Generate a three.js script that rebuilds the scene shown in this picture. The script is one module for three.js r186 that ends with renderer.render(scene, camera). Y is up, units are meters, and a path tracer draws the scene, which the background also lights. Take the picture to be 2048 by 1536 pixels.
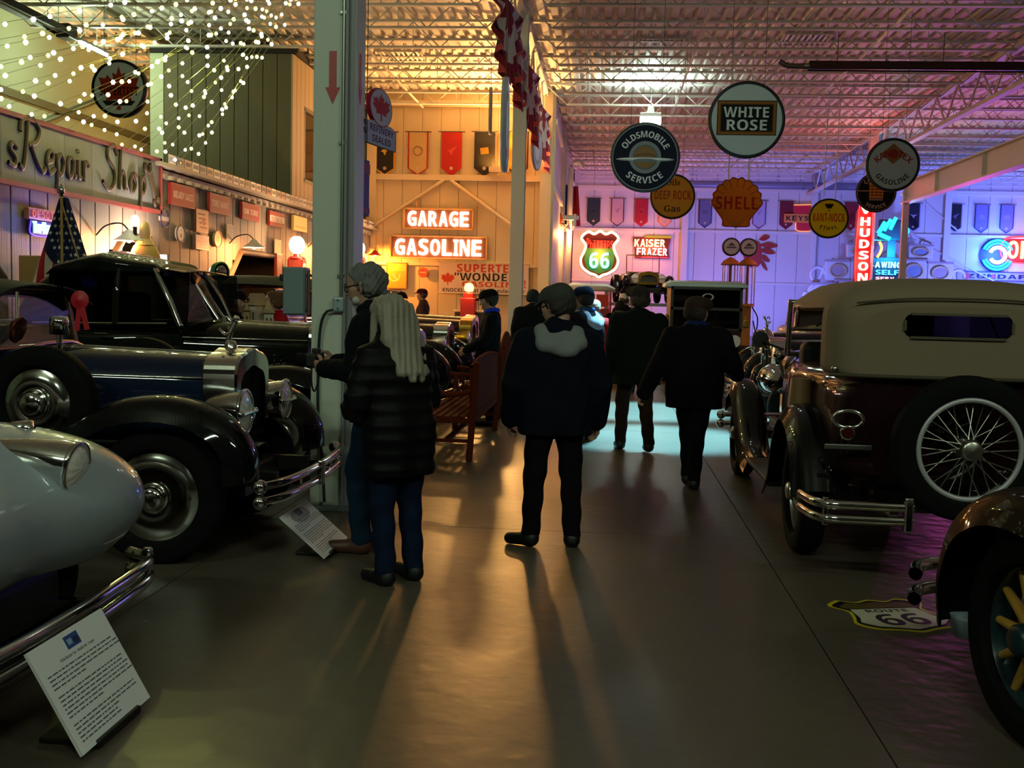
import * as THREE from 'three';
import { RoundedBoxGeometry } from 'three/addons/geometries/RoundedBoxGeometry.js';
import { TextGeometry } from 'three/addons/geometries/TextGeometry.js';
import { FontLoader } from 'three/addons/loaders/FontLoader.js';
import { RectAreaLightUniformsLib } from 'three/addons/lights/RectAreaLightUniformsLib.js';
import { mergeGeometries } from 'three/addons/utils/BufferGeometryUtils.js';
import { Brush, Evaluator, SUBTRACTION } from 'three-bvh-csg';

// Room axes: the aisle runs along -z, x is to the right, y is up, metres; the camera stands at x = 0, z = 0.
const scene = new THREE.Scene();
scene.background = new THREE.Color(0x000000);
const camera = new THREE.PerspectiveCamera(39.314, 2048 / 1536, 0.05, 120);
camera.position.set(0, 1.62, 0);
camera.rotation.order = 'YXZ';
camera.rotation.set(-0.08006, 0.08411, 0.0244);
scene.add(camera);
const renderer = new THREE.WebGLRenderer({ antialias: true });
renderer.toneMapping = THREE.LinearToneMapping;
renderer.toneMappingExposure = 1.25;
renderer.shadowMap.enabled = true;
RectAreaLightUniformsLib.init();

// ---- lamps: [colour, strength] of every family of lights in the hall, unseen ones too; each light is made beside its lamp below
const L = {
  garage: [0xffa93a, 10], gasoline: [0xffa93a, 10], gooseneck: [0xffa860, 4], globe: [0xffd8a0, 3], redLamp: [0xff9c38, 20],
  fluorescent: [0xe6ffd2, 17], highbay: [0xd8fff0, 170], unseenAisleBay: [0x86e2ff, 1900], fairy: [0xe6f07c, 0.22], redNeon: [0xff6a58, 2.8], blueNeon: [0x2f5cff, 30],
  cyanNeon: [0x22d8ff, 10], orangeNeon: [0xff8a3c, 13], wash: [0x7080ff, 195], pinkWash: [0xff6ad0, 70], unseen_uplight: [0xffba66, 3000], unseenNearStrip: [0xe4ffdc, 125],
};
function pointLight([x, y, z], [color, power], k = 1, radius = 3, parent = scene) {
  const l = new THREE.PointLight(color, power * k, 0, 2);
  l.position.set(x, y, z); l.castShadow = true; l.shadow.radius = radius; parent.add(l); return l;
}
function areaLight([x, y, z], [tx, ty, tz], w, h, [color, power], k = 1) {
  const l = new THREE.RectAreaLight(color, power * k, w, h);
  l.position.set(x, y, z); l.lookAt(tx, ty, tz); scene.add(l); return l;
}
function spotLight([x, y, z], [tx, ty, tz], [color, power], angle, k = 1, radius = 5) {
  const l = new THREE.SpotLight(color, power * k, 0, angle, 0.6, 2);
  l.position.set(x, y, z); l.target.position.set(tx, ty, tz); l.castShadow = true; l.shadow.radius = radius; scene.add(l, l.target); return l;
}

// ---- helpers
const font = await new FontLoader().loadAsync('fonts/droid/droid_sans_bold.typeface.json');
const PI = Math.PI, V = (x, y, z) => new THREE.Vector3(x, y, z);
let rs = 12345;
const rnd = (a = 0, b = 1) => { rs = (rs * 1664525 + 1013904223) >>> 0; return a + (b - a) * (rs / 4294967296); };
const used = {};
function numbered(n) { used[n] = (used[n] ?? -1) + 1; return used[n] ? n + '_' + String(used[n]).padStart(3, '0') : n; }
function tag(o, label, category, group, kind) {
  if (label) o.userData.label = label;
  if (category) o.userData.category = category;
  if (group) o.userData.group = group;
  if (kind) o.userData.kind = kind;
  return o;
}
function thing(name, label, category, pos = [0, 0, 0], turn = 0, group) {
  const o = new THREE.Group(); o.name = numbered(name); o.position.set(...pos); o.rotation.y = turn; scene.add(o);
  return tag(o, label, category, group);
}
function obj(name, g, m, parent = scene, pos, rot) {
  const o = new THREE.Mesh(Array.isArray(g) ? mg(g) : g, m);
  o.name = parent === scene ? numbered(name) : name; o.castShadow = o.receiveShadow = true;
  if (pos) o.position.set(...pos);
  if (rot) o.rotation.set(...rot);
  parent.add(o); return o;
}
const struct = (name, g, m, parent) => { const o = obj(name, g, m, parent); if (o.parent === scene) o.userData.kind = 'structure'; return o; };
const grp = (name, parent, pos) => { const o = new THREE.Group(); o.name = name; if (pos) o.position.set(...pos); parent.add(o); return o; };
function mg(list) {
  return mergeGeometries(list.map((g) => {
    g = g.index ? g.toNonIndexed() : g.clone();
    for (const k of Object.keys(g.attributes)) if (!['position', 'normal', 'uv'].includes(k)) g.deleteAttribute(k);
    if (!g.attributes.uv) g.setAttribute('uv', new THREE.BufferAttribute(new Float32Array(g.attributes.position.count * 2), 2));
    g.clearGroups(); return g;
  }), false);
}
const EUL = new THREE.Euler(), QT = new THREE.Quaternion(), M4 = new THREE.Matrix4();
function tf(g, x = 0, y = 0, z = 0, rx = 0, ry = 0, rz = 0, s = 1) {
  g.applyMatrix4(M4.compose(V(x, y, z), QT.setFromEuler(EUL.set(rx, ry, rz)), Array.isArray(s) ? V(...s) : V(s, s, s))); return g;
}
const bx = (w, h, d, x = 0, y = 0, z = 0, r = 0, rx = 0, ry = 0, rz = 0) => tf(r ? new RoundedBoxGeometry(w, h, d, 2, Math.min(r, w / 2.01, h / 2.01, d / 2.01)) : new THREE.BoxGeometry(w, h, d), x, y, z, rx, ry, rz);
const cy = (r1, r2, h, n = 16, x = 0, y = 0, z = 0, rx = 0, ry = 0, rz = 0) => tf(new THREE.CylinderGeometry(r1, r2, h, n), x, y, z, rx, ry, rz);
const sp = (r, x = 0, y = 0, z = 0, sx = 1, sy = 1, sz = 1, n = 16) => tf(new THREE.SphereGeometry(r, n, Math.ceil(n * 0.7)), x, y, z, 0, 0, 0, [sx, sy, sz]);
function rod(a, b, r = 0.01, n = 8, r2 = r) {
  const A = V(...a), B = V(...b), d = B.clone().sub(A), g = new THREE.CylinderGeometry(r2, r, d.length(), n);
  g.applyQuaternion(new THREE.Quaternion().setFromUnitVectors(V(0, 1, 0), d.normalize())); g.translate(...A.add(B).multiplyScalar(0.5)); return g;
}
const tube = (pts, r, n = 24, m = 6, closed = false) => new THREE.TubeGeometry(new THREE.CatmullRomCurve3(pts.map((p) => V(...p)), closed, 'catmullrom', 0.5), n, r, m, closed);
const lathe = (pts, n = 32) => new THREE.LatheGeometry(pts.map(([r, y]) => new THREE.Vector2(r, y)), n);
const torus = (R, r, n = 32, m = 8) => new THREE.TorusGeometry(R, r, m, n);
function shape(pts, closedSpline) {
  if (closedSpline) return new THREE.Shape(new THREE.SplineCurve([...pts, pts[0]].map((p) => new THREE.Vector2(...p))).getPoints(pts.length * 5));
  return new THREE.Shape(pts.map((p) => new THREE.Vector2(...p)));
}
function ext(s, depth, bevel = 0.005, uvBox) {
  const g = new THREE.ExtrudeGeometry(s, { depth, bevelEnabled: bevel > 0, bevelThickness: bevel, bevelSize: bevel, bevelSegments: 1, curveSegments: 10 });
  if (uvBox) { const u = g.attributes.uv, p = g.attributes.position, [x0, y0, x1, y1] = uvBox; for (let i = 0; i < u.count; i++) u.setXY(i, (p.getX(i) - x0) / (x1 - x0), (p.getY(i) - y0) / (y1 - y0)); }
  return g;
}
function text(t, size, depth = 0.02, bevel = 0) {
  const g = new TextGeometry(t, { font, size, depth, curveSegments: 4, bevelEnabled: bevel > 0, bevelSize: bevel, bevelThickness: bevel, bevelSegments: 1 });
  g.computeBoundingBox(); const b = g.boundingBox; g.translate(-(b.min.x + b.max.x) / 2, -(b.min.y + b.max.y) / 2, 0); return g;
}
function fitText(t, w, h, depth, bevel = 0) {
  const g = text(t, 1, 0.05), b = g.boundingBox ?? (g.computeBoundingBox(), g.boundingBox);
  g.computeBoundingBox(); const k = g.boundingBox;
  g.scale(w / (k.max.x - k.min.x), h / (k.max.y - k.min.y), depth / 0.05); return g;
}
// A closed sheet with thickness from a grid of points f(u, v), u and v from 0 to 1.
function shell(f, nu, nv, th, uvs = [1, 1]) {
  const pos = [], nor = [], P = [];
  for (let j = 0; j <= nv; j++) for (let i = 0; i <= nu; i++) P.push(V(...f(i / nu, j / nv)));
  const at = (i, j) => P[Math.min(nv, Math.max(0, j)) * (nu + 1) + Math.min(nu, Math.max(0, i))];
  const N = P.map((_, k) => { const i = k % (nu + 1), j = (k / (nu + 1)) | 0; return at(i + 1, j).clone().sub(at(i - 1, j)).cross(at(i, j + 1).clone().sub(at(i, j - 1))).normalize(); });
  const verts = [], norms = [], uv = [], idx = [], n = P.length;
  for (const side of [0, 1]) P.forEach((p, k) => {
    const q = side ? p.clone().addScaledVector(N[k], -th) : p; verts.push(q.x, q.y, q.z);
    const m = side ? N[k].clone().negate() : N[k]; norms.push(m.x, m.y, m.z); uv.push((k % (nu + 1)) / nu * uvs[0], ((k / (nu + 1)) | 0) / nv * uvs[1]);
  });
  for (let j = 0; j < nv; j++) for (let i = 0; i < nu; i++) {
    const a = j * (nu + 1) + i, b = a + 1, c = a + nu + 1, d = c + 1;
    idx.push(a, b, d, a, d, c, n + a, n + d, n + b, n + a, n + c, n + d);
  }
  const edge = (a, b) => idx.push(a, n + a, n + b, a, n + b, b);
  for (let i = 0; i < nu; i++) { edge(i, i + 1); edge(nv * (nu + 1) + i + 1, nv * (nu + 1) + i); }
  for (let j = 0; j < nv; j++) { edge((j + 1) * (nu + 1), j * (nu + 1)); edge(j * (nu + 1) + nu, (j + 1) * (nu + 1) + nu); }
  const g = new THREE.BufferGeometry();
  g.setAttribute('position', new THREE.Float32BufferAttribute(verts, 3)); g.setAttribute('normal', new THREE.Float32BufferAttribute(norms, 3)); g.setAttribute('uv', new THREE.Float32BufferAttribute(uv, 2)); g.setIndex(idx);
  return g;
}
// A body from closed rings of equal length, capped at both ends.
function loft(rings, smooth = true) {
  const n = rings[0].length, v = [], idx = [], uv = [];
  rings.forEach((r, k) => r.forEach((p, i) => { v.push(...p); uv.push(i / n, k / (rings.length - 1)); }));
  for (let k = 0; k < rings.length - 1; k++) for (let i = 0; i < n; i++) { const a = k * n + i, b = k * n + (i + 1) % n, c = a + n, d = b + n; idx.push(a, b, d, a, d, c); }
  for (const [k, flip] of [[0, 1], [rings.length - 1, 0]]) {
    const c = v.length / 3, m = rings[k].reduce((s, p) => s.map((q, j) => q + p[j] / n), [0, 0, 0]), o = c + 1; v.push(...m); uv.push(0, 0);
    rings[k].forEach((p) => { v.push(...p); uv.push(0, 0); });
    for (let i = 0; i < n; i++) { const a = o + i, b = o + (i + 1) % n; flip ? idx.push(c, b, a) : idx.push(c, a, b); }
  }
  const g = new THREE.BufferGeometry(); g.setAttribute('position', new THREE.Float32BufferAttribute(v, 3)); g.setAttribute('uv', new THREE.Float32BufferAttribute(uv, 2)); g.setIndex(idx); g.computeVertexNormals(); return g;
}
// ring across x: half-width w, from y0 to y1, rounder on top (pt) than below (pb)
function ring(x, w, y0, y1, pt = 2.6, pb = 6, n = 36, zc = 0) {
  const c = (y0 + y1) / 2, h = (y1 - y0) / 2, out = [];
  for (let i = 0; i < n; i++) { const a = i / n * 2 * PI, s = Math.sin(a), q = Math.cos(a), p = s >= 0 ? pt : pb; out.push([x, c + h * Math.sign(s) * Math.abs(s) ** (2 / p), zc + w * Math.sign(q) * Math.abs(q) ** (2 / p)]); }
  return out.reverse();
}
// ---- textures and materials
function tex(w, h, draw, rep) {
  const c = document.createElement('canvas'); c.width = w; c.height = h; draw(c.getContext('2d'), w, h);
  const t = new THREE.CanvasTexture(c); t.colorSpace = THREE.SRGBColorSpace; t.wrapS = t.wrapT = rep ? THREE.RepeatWrapping : THREE.ClampToEdgeWrapping; if (rep) t.repeat.set(...rep); return t;
}
function noiseTex(n, f, rep = [1, 1], color = false) {
  const d = new Uint8Array(n * n * 4);
  for (let y = 0; y < n; y++) for (let x = 0; x < n; x++) { const v = f(x / n, y / n), o = (y * n + x) * 4; for (let c = 0; c < 3; c++) d[o + c] = 255 * Math.min(1, Math.max(0, Array.isArray(v) ? v[c] : v)); d[o + 3] = 255; }
  const t = new THREE.DataTexture(d, n, n); t.wrapS = t.wrapT = THREE.RepeatWrapping; t.magFilter = THREE.LinearFilter; t.minFilter = THREE.LinearFilter; t.repeat.set(...rep); if (color) t.colorSpace = THREE.SRGBColorSpace; t.needsUpdate = true; return t;
}
const hash = (x, y) => { const s = Math.sin(x * 127.1 + y * 311.7) * 43758.5453; return s - Math.floor(s); };
function vnoise(x, y, p) { // tiling value noise of period p
  const i = Math.floor(x), j = Math.floor(y), f = x - i, g = y - j, w = (a) => ((a % p) + p) % p, u = f * f * (3 - 2 * f), v = g * g * (3 - 2 * g);
  const a = hash(w(i), w(j)), b = hash(w(i + 1), w(j)), c = hash(w(i), w(j + 1)), d = hash(w(i + 1), w(j + 1));
  return (a + (b - a) * u) * (1 - v) + (c + (d - c) * u) * v;
}
const fbm = (x, y, p, o = 4) => { let s = 0, a = 0.5, k = 1; for (let i = 0; i < o; i++, a /= 2, k *= 2) s += a * vnoise(x * p * k, y * p * k, p * k); return s; };
const mat = (color, roughness = 0.6, metalness = 0, more = {}) => new THREE.MeshStandardMaterial({ color, roughness, metalness, ...more });
const phys = (color, roughness = 0.4, metalness = 0, more = {}) => new THREE.MeshPhysicalMaterial({ color, roughness, metalness, ...more });
const glow = (color, k = 2, base = 0x111111) => new THREE.MeshStandardMaterial({ color: base, emissive: color, emissiveIntensity: k, roughness: 0.5 });
const woodBump = noiseTex(256, (u, v) => fbm(u * 1, v * 0.12 + 0.3, 24, 3), [1, 1]);
const clothBump = noiseTex(256, (u, v) => fbm(u, v, 8, 4));
const fineBump = noiseTex(256, (u, v) => fbm(u, v, 64, 2));
const M = {
  floor: phys(new THREE.Color().setRGB(0.085, 0.066, 0.05), 1, 0, { roughnessMap: noiseTex(512, (u, v) => 0.3 + 0.14 * fbm(u, v, 6, 5), [0.22, 0.22]), bumpMap: noiseTex(512, (u, v) => fbm(u, v, 20, 3), [0.6, 0.6]), bumpScale: 0.0026,
    map: noiseTex(512, (u, v) => { const k = 0.72 + 0.5 * fbm(u, v, 5, 5); return [k, k * 0.98, k * 0.95]; }, [0.13, 0.13]), specularIntensity: 1 }),
  underfloor: mat(0x0b0a09, 0.9),
  cream: mat(new THREE.Color().setRGB(0.6, 0.49, 0.3), 0.55),
  creamTrim: mat(new THREE.Color().setRGB(0.64, 0.53, 0.34), 0.5),
  whiteWall: mat(new THREE.Color().setRGB(0.6, 0.59, 0.6), 0.55),
  whiteSteel: mat(new THREE.Color().setRGB(0.62, 0.62, 0.6), 0.5),
  joist: mat(new THREE.Color().setRGB(0.56, 0.53, 0.48), 0.55),
  deck: mat(new THREE.Color().setRGB(0.72, 0.68, 0.62), 0.6),
  greenWall: mat(new THREE.Color().setRGB(0.27, 0.33, 0.22), 0.7),
  darkWall: mat(0x24211d, 0.85), black: mat(0x0a0a0b, 0.5), rubber: phys(0x09090a, 0.8, 0, { specularIntensity: 0.25 }),
  chrome: mat(0xd8d8d4, 0.09, 1), dullChrome: mat(0xb9b6b0, 0.28, 1), brass: mat(0xb98a3a, 0.25, 1), steel: mat(0x8c8c8a, 0.35, 1),
  glass: phys(0xffffff, 0.03, 0, { transmission: 1, thickness: 0, ior: 1.5 }), smokeGlass: phys(0x9aa0a0, 0.04, 0, { transmission: 1, thickness: 0, ior: 1.5 }),
  lens: phys(0xd9d2cc, 0.12, 0.0, { clearcoat: 1, bumpMap: noiseTex(128, (u) => 0.5 + 0.5 * Math.sin(u * 2 * PI * 12)), bumpScale: 0.002 }),
  upholstery: mat(0x141210, 0.7), red: mat(0xa51a16, 0.4), redCloth: mat(0x8e0f18, 0.8), wood: phys(0x5c2412, 0.92, 0, { bumpMap: woodBump, bumpScale: 0.002, specularIntensity: 0.12 }),
  paper: mat(0xd9d5d6, 0.7), cream2: mat(0xcfc3a2, 0.6), wire: mat(0x1a1a18, 0.6), white: mat(0xcfd0d0, 0.45), grey: mat(0x5d6468, 0.45),
};
const paint = (c, more = {}) => phys(c, 0.6, 0, { clearcoat: 0.75, clearcoatRoughness: 0.04, specularIntensity: 0.1, ...more });

// ---- the hall
{ // floor: concrete slabs with sawn joints
  const floor = thing('floor', '', '', [0, 0, 0]); floor.userData.kind = 'structure';
  struct('floor_base', bx(40, 0.2, 66, 3, -0.131, -25), M.underfloor, floor);
  const xs = [-16, -8.6, -2.35, 1.08, 5.6, 12.4, 23], zs = [7, -2, -7.42, -13.4, -20, -28, -36, -45, -56];
  for (let i = 0; i < xs.length - 1; i++) for (let j = 0; j < zs.length - 1; j++) {
    const w = xs[i + 1] - xs[i], d = zs[j] - zs[j + 1], g = bx(w - 0.007, 0.03, d - 0.007, 0, 0, 0), p = g.attributes.position, u = g.attributes.uv, cx = (xs[i] + xs[i + 1]) / 2, cz = (zs[j] + zs[j + 1]) / 2;
    for (let k = 0; k < p.count; k++) u.setXY(k, p.getX(k) + cx, p.getZ(k) + cz);
    struct('floor_slab', tf(g, cx, -0.015, cz), M.floor, floor);
  }
}
// roof deck: corrugated steel, ribs along the aisle
{
  const w = 0.3, n = Math.ceil(38 / w), prof = [];
  for (let i = 0; i < n; i++) { const x = -15.5 + i * w; prof.push([x, 0], [x + 0.15, 0], [x + 0.18, 0.075], [x + 0.27, 0.075]); }
  const pts = [...prof, ...prof.slice().reverse().map(([x, y]) => [x, y + 0.1])];
  const g = new THREE.ExtrudeGeometry(shape(pts), { depth: 62, bevelEnabled: false }); g.translate(0, 8.05, -55.5);
  struct('ceiling', g, M.deck);
}
struct('wall_left', bx(0.3, 8.3, 62, -13.85, 4.1, -25), M.greenWall);
struct('wall_right', bx(0.3, 8.3, 62, 22.2, 4.1, -25), M.whiteWall);
struct('wall_front', bx(38, 8.3, 0.3, 4, 4.1, 5.8), M.darkWall);
struct('trim_1', [bx(0.08, 0.18, 40, -13.65, 6.0, -20), bx(0.08, 0.14, 40, -13.65, 4.6, -20), rod([-13.6, 4.0, -21], [-13.6, 7.6, -31], 0.03), rod([-13.6, 4.6, -20], [-13.6, 3.6, -23], 0.03)], mat(0x4c4f38, 0.6));
{ // back wall of the hall, metal panels, girts and pilasters
  const w = thing('wall_back', '', '', [0, 0, -54]); w.userData.kind = 'structure';
  for (let i = 0; i < 24; i++) struct('wall_panel', bx(0.985, 8.2, 0.2, -1.2 + i, 4.1, -0.1, 0.015), M.whiteWall, w);
  struct('girt', [bx(24, 0.14, 0.12, 10.3, 5.1, 0.06), bx(24, 0.2, 0.14, 10.3, 7.15, 0.06), bx(24, 0.12, 0.1, 10.3, 2.6, 0.05)], M.whiteSteel, w);
  for (const x of [3.8, 10.0, 16.3]) struct('pilaster', [bx(0.3, 7.9, 0.04, x, 3.95, 0.24), bx(0.06, 7.9, 0.22, x, 3.95, 0.12), bx(0.3, 7.9, 0.03, x, 3.95, 0.02)], M.whiteSteel, w);
  for (const [a, b] of [[[20.6, 2.0, 0.12], [14.4, 5.1, 0.12]], [[14.7, 7.1, 0.12], [16.9, 5.3, 0.12]]]) struct('brace', rod(a, b, 0.035), M.whiteSteel, w);
}
{ // side wall between the garage bay and the far hall
  const w = thing('wall_side', '', '', [-1.75, 0, 0]); w.userData.kind = 'structure';
  struct('wall_panel', bx(0.3, 8.2, 19.8, -0.15, 4.1, -44.1), M.whiteWall, w);
  for (const y of [5.1, 7.15]) struct('girt', bx(0.1, 0.16, 19.8, 0.05, y, -44.1), M.whiteSteel, w);
}
{ // garage bay: cream panelled back wall with girts and a gable of braces
  const w = thing('wall_alcove', '', '', [0, 0, -34]); w.userData.kind = 'structure';
  for (let i = 0; i < 20; i++) struct('wall_panel', bx(0.593, 8.2, 0.2, -13.4 + i * 0.6, 4.1, -0.1, 0.012), M.cream, w);
  struct('girt', [bx(12, 0.18, 0.16, -7.8, 7.62, 0.08), bx(12, 0.18, 0.16, -7.8, 5.33, 0.08), bx(6.2, 0.1, 0.14, -4.9, 2.62, 0.07)], M.creamTrim, w);
  struct('brace', [rod([-5.15, 5.25, 0.14], [-7.5, 3.72, 0.14], 0.06), rod([-4.95, 5.25, 0.14], [-2.6, 3.6, 0.14], 0.06)], M.creamTrim, w);
  struct('corner_post', [bx(0.3, 8, 0.24, -7.45, 4, 0.14), bx(0.34, 8, 0.3, -1.95, 4, 0.15)], M.creamTrim, w);
}
// columns on the building grid
function column(name, x, z, y1, m, label) {
  const t = thing(name, label, 'column', [x, 0, z]);
  obj('flange', [bx(0.3, y1, 0.025, 0, y1 / 2, 0.145, 0.004), bx(0.3, y1, 0.025, 0, y1 / 2, -0.145, 0.004)], m, t);
  obj('web', bx(0.016, y1, 0.27, 0, y1 / 2, 0), m, t);
  obj('base_plate', bx(0.46, 0.03, 0.46, 0, 0.015, 0, 0.004), m, t);
  return t;
}
{ // nearest column: boxed steel tube with arrows, conduit, outlet
  const t = thing('column', 'pale painted square steel column with red arrows beside the couple', 'column', [-2.02, 0, -8.02]);
  const cm = mat(new THREE.Color().setRGB(0.5, 0.53, 0.46), 0.5, 0, { bumpMap: clothBump, bumpScale: 0.002 });
  obj('shaft', [bx(0.23, 8, 0.02, -0.035, 4, 0.15, 0.004), bx(0.02, 8, 0.3, 0.15, 4, 0, 0.004), bx(0.3, 8, 0.02, 0, 4, -0.15), bx(0.02, 8, 0.3, -0.145, 4, 0)], cm, t);
  obj('corner_angle', [bx(0.02, 8, 0.05, 0.1, 4, 0.165), bx(0.06, 8, 0.012, 0.125, 4, 0.15)], mat(0x7c7a80, 0.45), t);
  obj('base_plate', bx(0.5, 0.03, 0.5, 0, 0.015, 0, 0.005), M.grey, t);
  const arrow = (w, h) => shape([[-w * 0.5, h], [w * 0.5, h], [w * 0.5, 0.12], [w, 0.12], [0, 0], [-w, 0.12], [-w * 0.5, 0.12]].map(([x, y]) => [x, y]));
  obj('arrow', tf(ext(arrow(0.055, 0.38), 0.004, 0), -0.01, 3.0, 0.161), M.red, t);
  obj('arrow', tf(ext(arrow(0.05, 0.37), 0.004, 0), 0.161, 3.02, 0.02, 0, PI / 2, 0), mat(0xb8403a, 0.5), t);
  const box = grp('outlet_box', t); obj('cover', bx(0.085, 0.11, 0.05, 0.06, 1.54, 0.19, 0.015), mat(0x9fb0b4, 0.35, 0.4), box); obj('screw', [cy(0.008, 0.008, 0.01, 8, 0.06, 1.57, 0.218, PI / 2), cy(0.008, 0.008, 0.01, 8, 0.06, 1.51, 0.218, PI / 2)], M.steel, box);
  obj('conduit', [rod([0.075, 1.58, 0.185], [0.075, 7.9, 0.185], 0.013), ...[1.75, 2.72, 3.65].flatMap((y) => [bx(0.06, 0.025, 0.02, 0.075, y, 0.18, 0.004)])], mat(0x8d9088, 0.3, 0.7), t);
  obj('cable', tube([[0.05, 1.5, 0.2], [-0.03, 1.48, 0.21], [-0.075, 1.35, 0.2], [-0.09, 1.05, 0.19], [-0.085, 0.7, 0.19], [-0.05, 0.35, 0.19], [-0.03, 0.06, 0.2]], 0.011, 40), M.wire, t);
}
{
  const t = thing('electrical_box', 'grey steel electrical box mounted left of the near arrowed column', 'electrical box', [-2.33, 1.63, -8.0]);
  obj('cabinet', bx(0.17, 0.36, 0.14, 0, 0, 0, 0.008), mat(0x6f7f84, 0.4, 0.2), t);
  obj('door', bx(0.155, 0.34, 0.012, 0, 0, 0.075, 0.004), mat(0x77878c, 0.4, 0.2), t);
  obj('switch', [bx(0.035, 0.05, 0.05, -0.1, 0.1, 0.03, 0.01)], M.black, t);
  obj('bracket', [bx(0.13, 0.02, 0.04, 0.12, 0.12, -0.03), bx(0.13, 0.02, 0.04, 0.12, -0.14, -0.03), rod([0.1, -0.16, 0.02], [0.1, 0.16, 0.02], 0.012)], M.steel, t);
}
column('column', -2.02, -24.4, 8, M.whiteSteel, 'slim grey steel column with flags above, before the lit garage bay');
{ const t = column('column', -1.75, -40.6, 8, M.whiteSteel, 'white steel column at the corner of the garage bay');
  obj('pipe', tube([[0.35, 0.2, 0.3], [0.35, 3, 0.3], [0.35, 6.2, 0.3], [0.4, 6.6, 0.3], [0.62, 6.7, 0.3], [0.78, 6.55, 0.3]], 0.11, 40, 10), M.white, t); }
column('column', 9.6, -40.8, 8, M.whiteSteel, 'steel column behind the vertical red neon sign, lit pink');
{ const t = thing('support_post', 'slim steel post carrying the end of the sloping side beam', 'post', [9.68, 0, -36.4]);
  obj('shaft', [bx(0.2, 5.3, 0.16, 0, 2.65, 0, 0.01)], M.whiteSteel, t); obj('cap_plate', bx(0.34, 0.04, 0.3, 0, 5.3, 0), M.whiteSteel, t); }
{ const t = thing('side_beam', 'white steel beam running from the far post toward the upper right', 'beam', [9.7, 5.0, -29]);
  obj('web', bx(0.03, 0.62, 15.4, 0, 0.34, 0), M.whiteSteel, t); obj('flange', [bx(0.3, 0.035, 15.4, 0, 0.02, 0), bx(0.3, 0.035, 15.4, 0, 0.66, 0)], M.whiteSteel, t); obj('stiffener', [-7.4, -4, 0, 4].map((z) => bx(0.26, 0.6, 0.02, 0, 0.34, z)), M.whiteSteel, t); }
// girders along the columns and bar joists across
{
  const girder = (x, label) => {
    const t = thing('roof_girder', label, 'girder', [x, 0, 0], 0), z0 = -54, z1 = 4, n = 30, s = (z1 - z0) / n;
    obj('top_chord', [bx(0.2, 0.12, z1 - z0, 0, 7.92, (z0 + z1) / 2)], M.joist, t);
    obj('bottom_chord', [bx(0.2, 0.1, z1 - z0, 0, 6.98, (z0 + z1) / 2)], M.joist, t);
    const web = []; for (let i = 0; i < n; i++) { const a = z0 + i * s; web.push(rod([0, 7.0, a], [0, 7.9, a + s / 2], 0.03, 6), rod([0, 7.9, a + s / 2], [0, 7.0, a + s], 0.03, 6)); }
    obj('web', web, M.joist, t);
  };
  girder(-2.02, 'painted steel roof girder along the flag-hung column line'); girder(9.7, 'painted steel roof girder above the column with the vertical neon sign');
  const joist = (x0, x1) => {
    const n = Math.round((x1 - x0) / 1.22), s = (x1 - x0) / n, out = [bx(x1 - x0, 0.06, 0.13, (x0 + x1) / 2, 8.0, 0), bx(x1 - x0 - s, 0.05, 0.12, (x0 + x1) / 2, 7.4, 0)];
    const web = []; for (let i = 0; i < n; i++) { const a = x0 + i * s; web.push(rod([a, 7.98, 0], [a + s / 2, 7.4, 0], 0.014, 5), rod([a + s / 2, 7.4, 0], [a + s, 7.98, 0], 0.014, 5)); if (i % 2) web.push(rod([a, 7.98, 0], [a, 7.4, 0], 0.01, 5)); }
    return [out, web];
  };
  for (const [x0, x1, where] of [[-13.6, -2.1, 'above the shop front'], [-1.95, 9.62, 'above the centre aisle'], [9.78, 22, 'on the right-hand side']]) {
    const base = thing('bar_joist', 'open-web steel bar joist across the roof ' + where, 'joist', [0, 0, -5], 0, 'bar joists ' + where), [c, w] = joist(x0, x1);
    obj('chord', c, M.joist, base); obj('web', w, M.joist, base);
    const zEnd = x0 < -10 ? -33.4 : -53.4;
    for (let z = -18.1; z > zEnd; z -= 1.82) { const j = base.clone(); j.name = numbered('bar_joist'); j.position.z = z; scene.add(j); }
    base.position.z = -16.3;
  }
  const bridging = []; for (const x of [-9.7, -5.8, 1.9, 5.8, 13.8, 17.9]) bridging.push(bx(0.04, 0.04, x < -3 ? 26 : 44, x, 7.42, x < -3 ? -20.5 : -31.2));
  tag(obj('bridging_rail', bridging, M.joist), 'long thin bridging rails running under the bar joists', 'rail');
}
{ // vents and a lighter deck patch
  for (const [p, l] of [[[1.179,7.541,-27.500], 'louvred grey roof vent between joists above the blue round sign'], [[4.612,7.926,-27.000], 'louvred roof vent lit violet above the dark heater tube'], [[-5.594,7.693,-29.000], 'louvred roof vent above the lit garage bay']]) {
    const t = thing('roof_vent', l, 'vent', [p[0], 8.0, p[2]]);
    obj('frame', [bx(1.1, 0.05, 0.05, 0, 0, -0.55), bx(1.1, 0.05, 0.05, 0, 0, 0.55), bx(0.05, 0.05, 1.1, -0.55, 0, 0), bx(0.05, 0.05, 1.1, 0.55, 0, 0)], M.joist, t);
    for (let i = 0; i < 8; i++) obj('louvre', bx(0.05, 0.03, 1.05, -0.46 + i * 0.13, 0, 0, 0, 0, 0, 0.5), M.white, t);
  }
}
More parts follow.
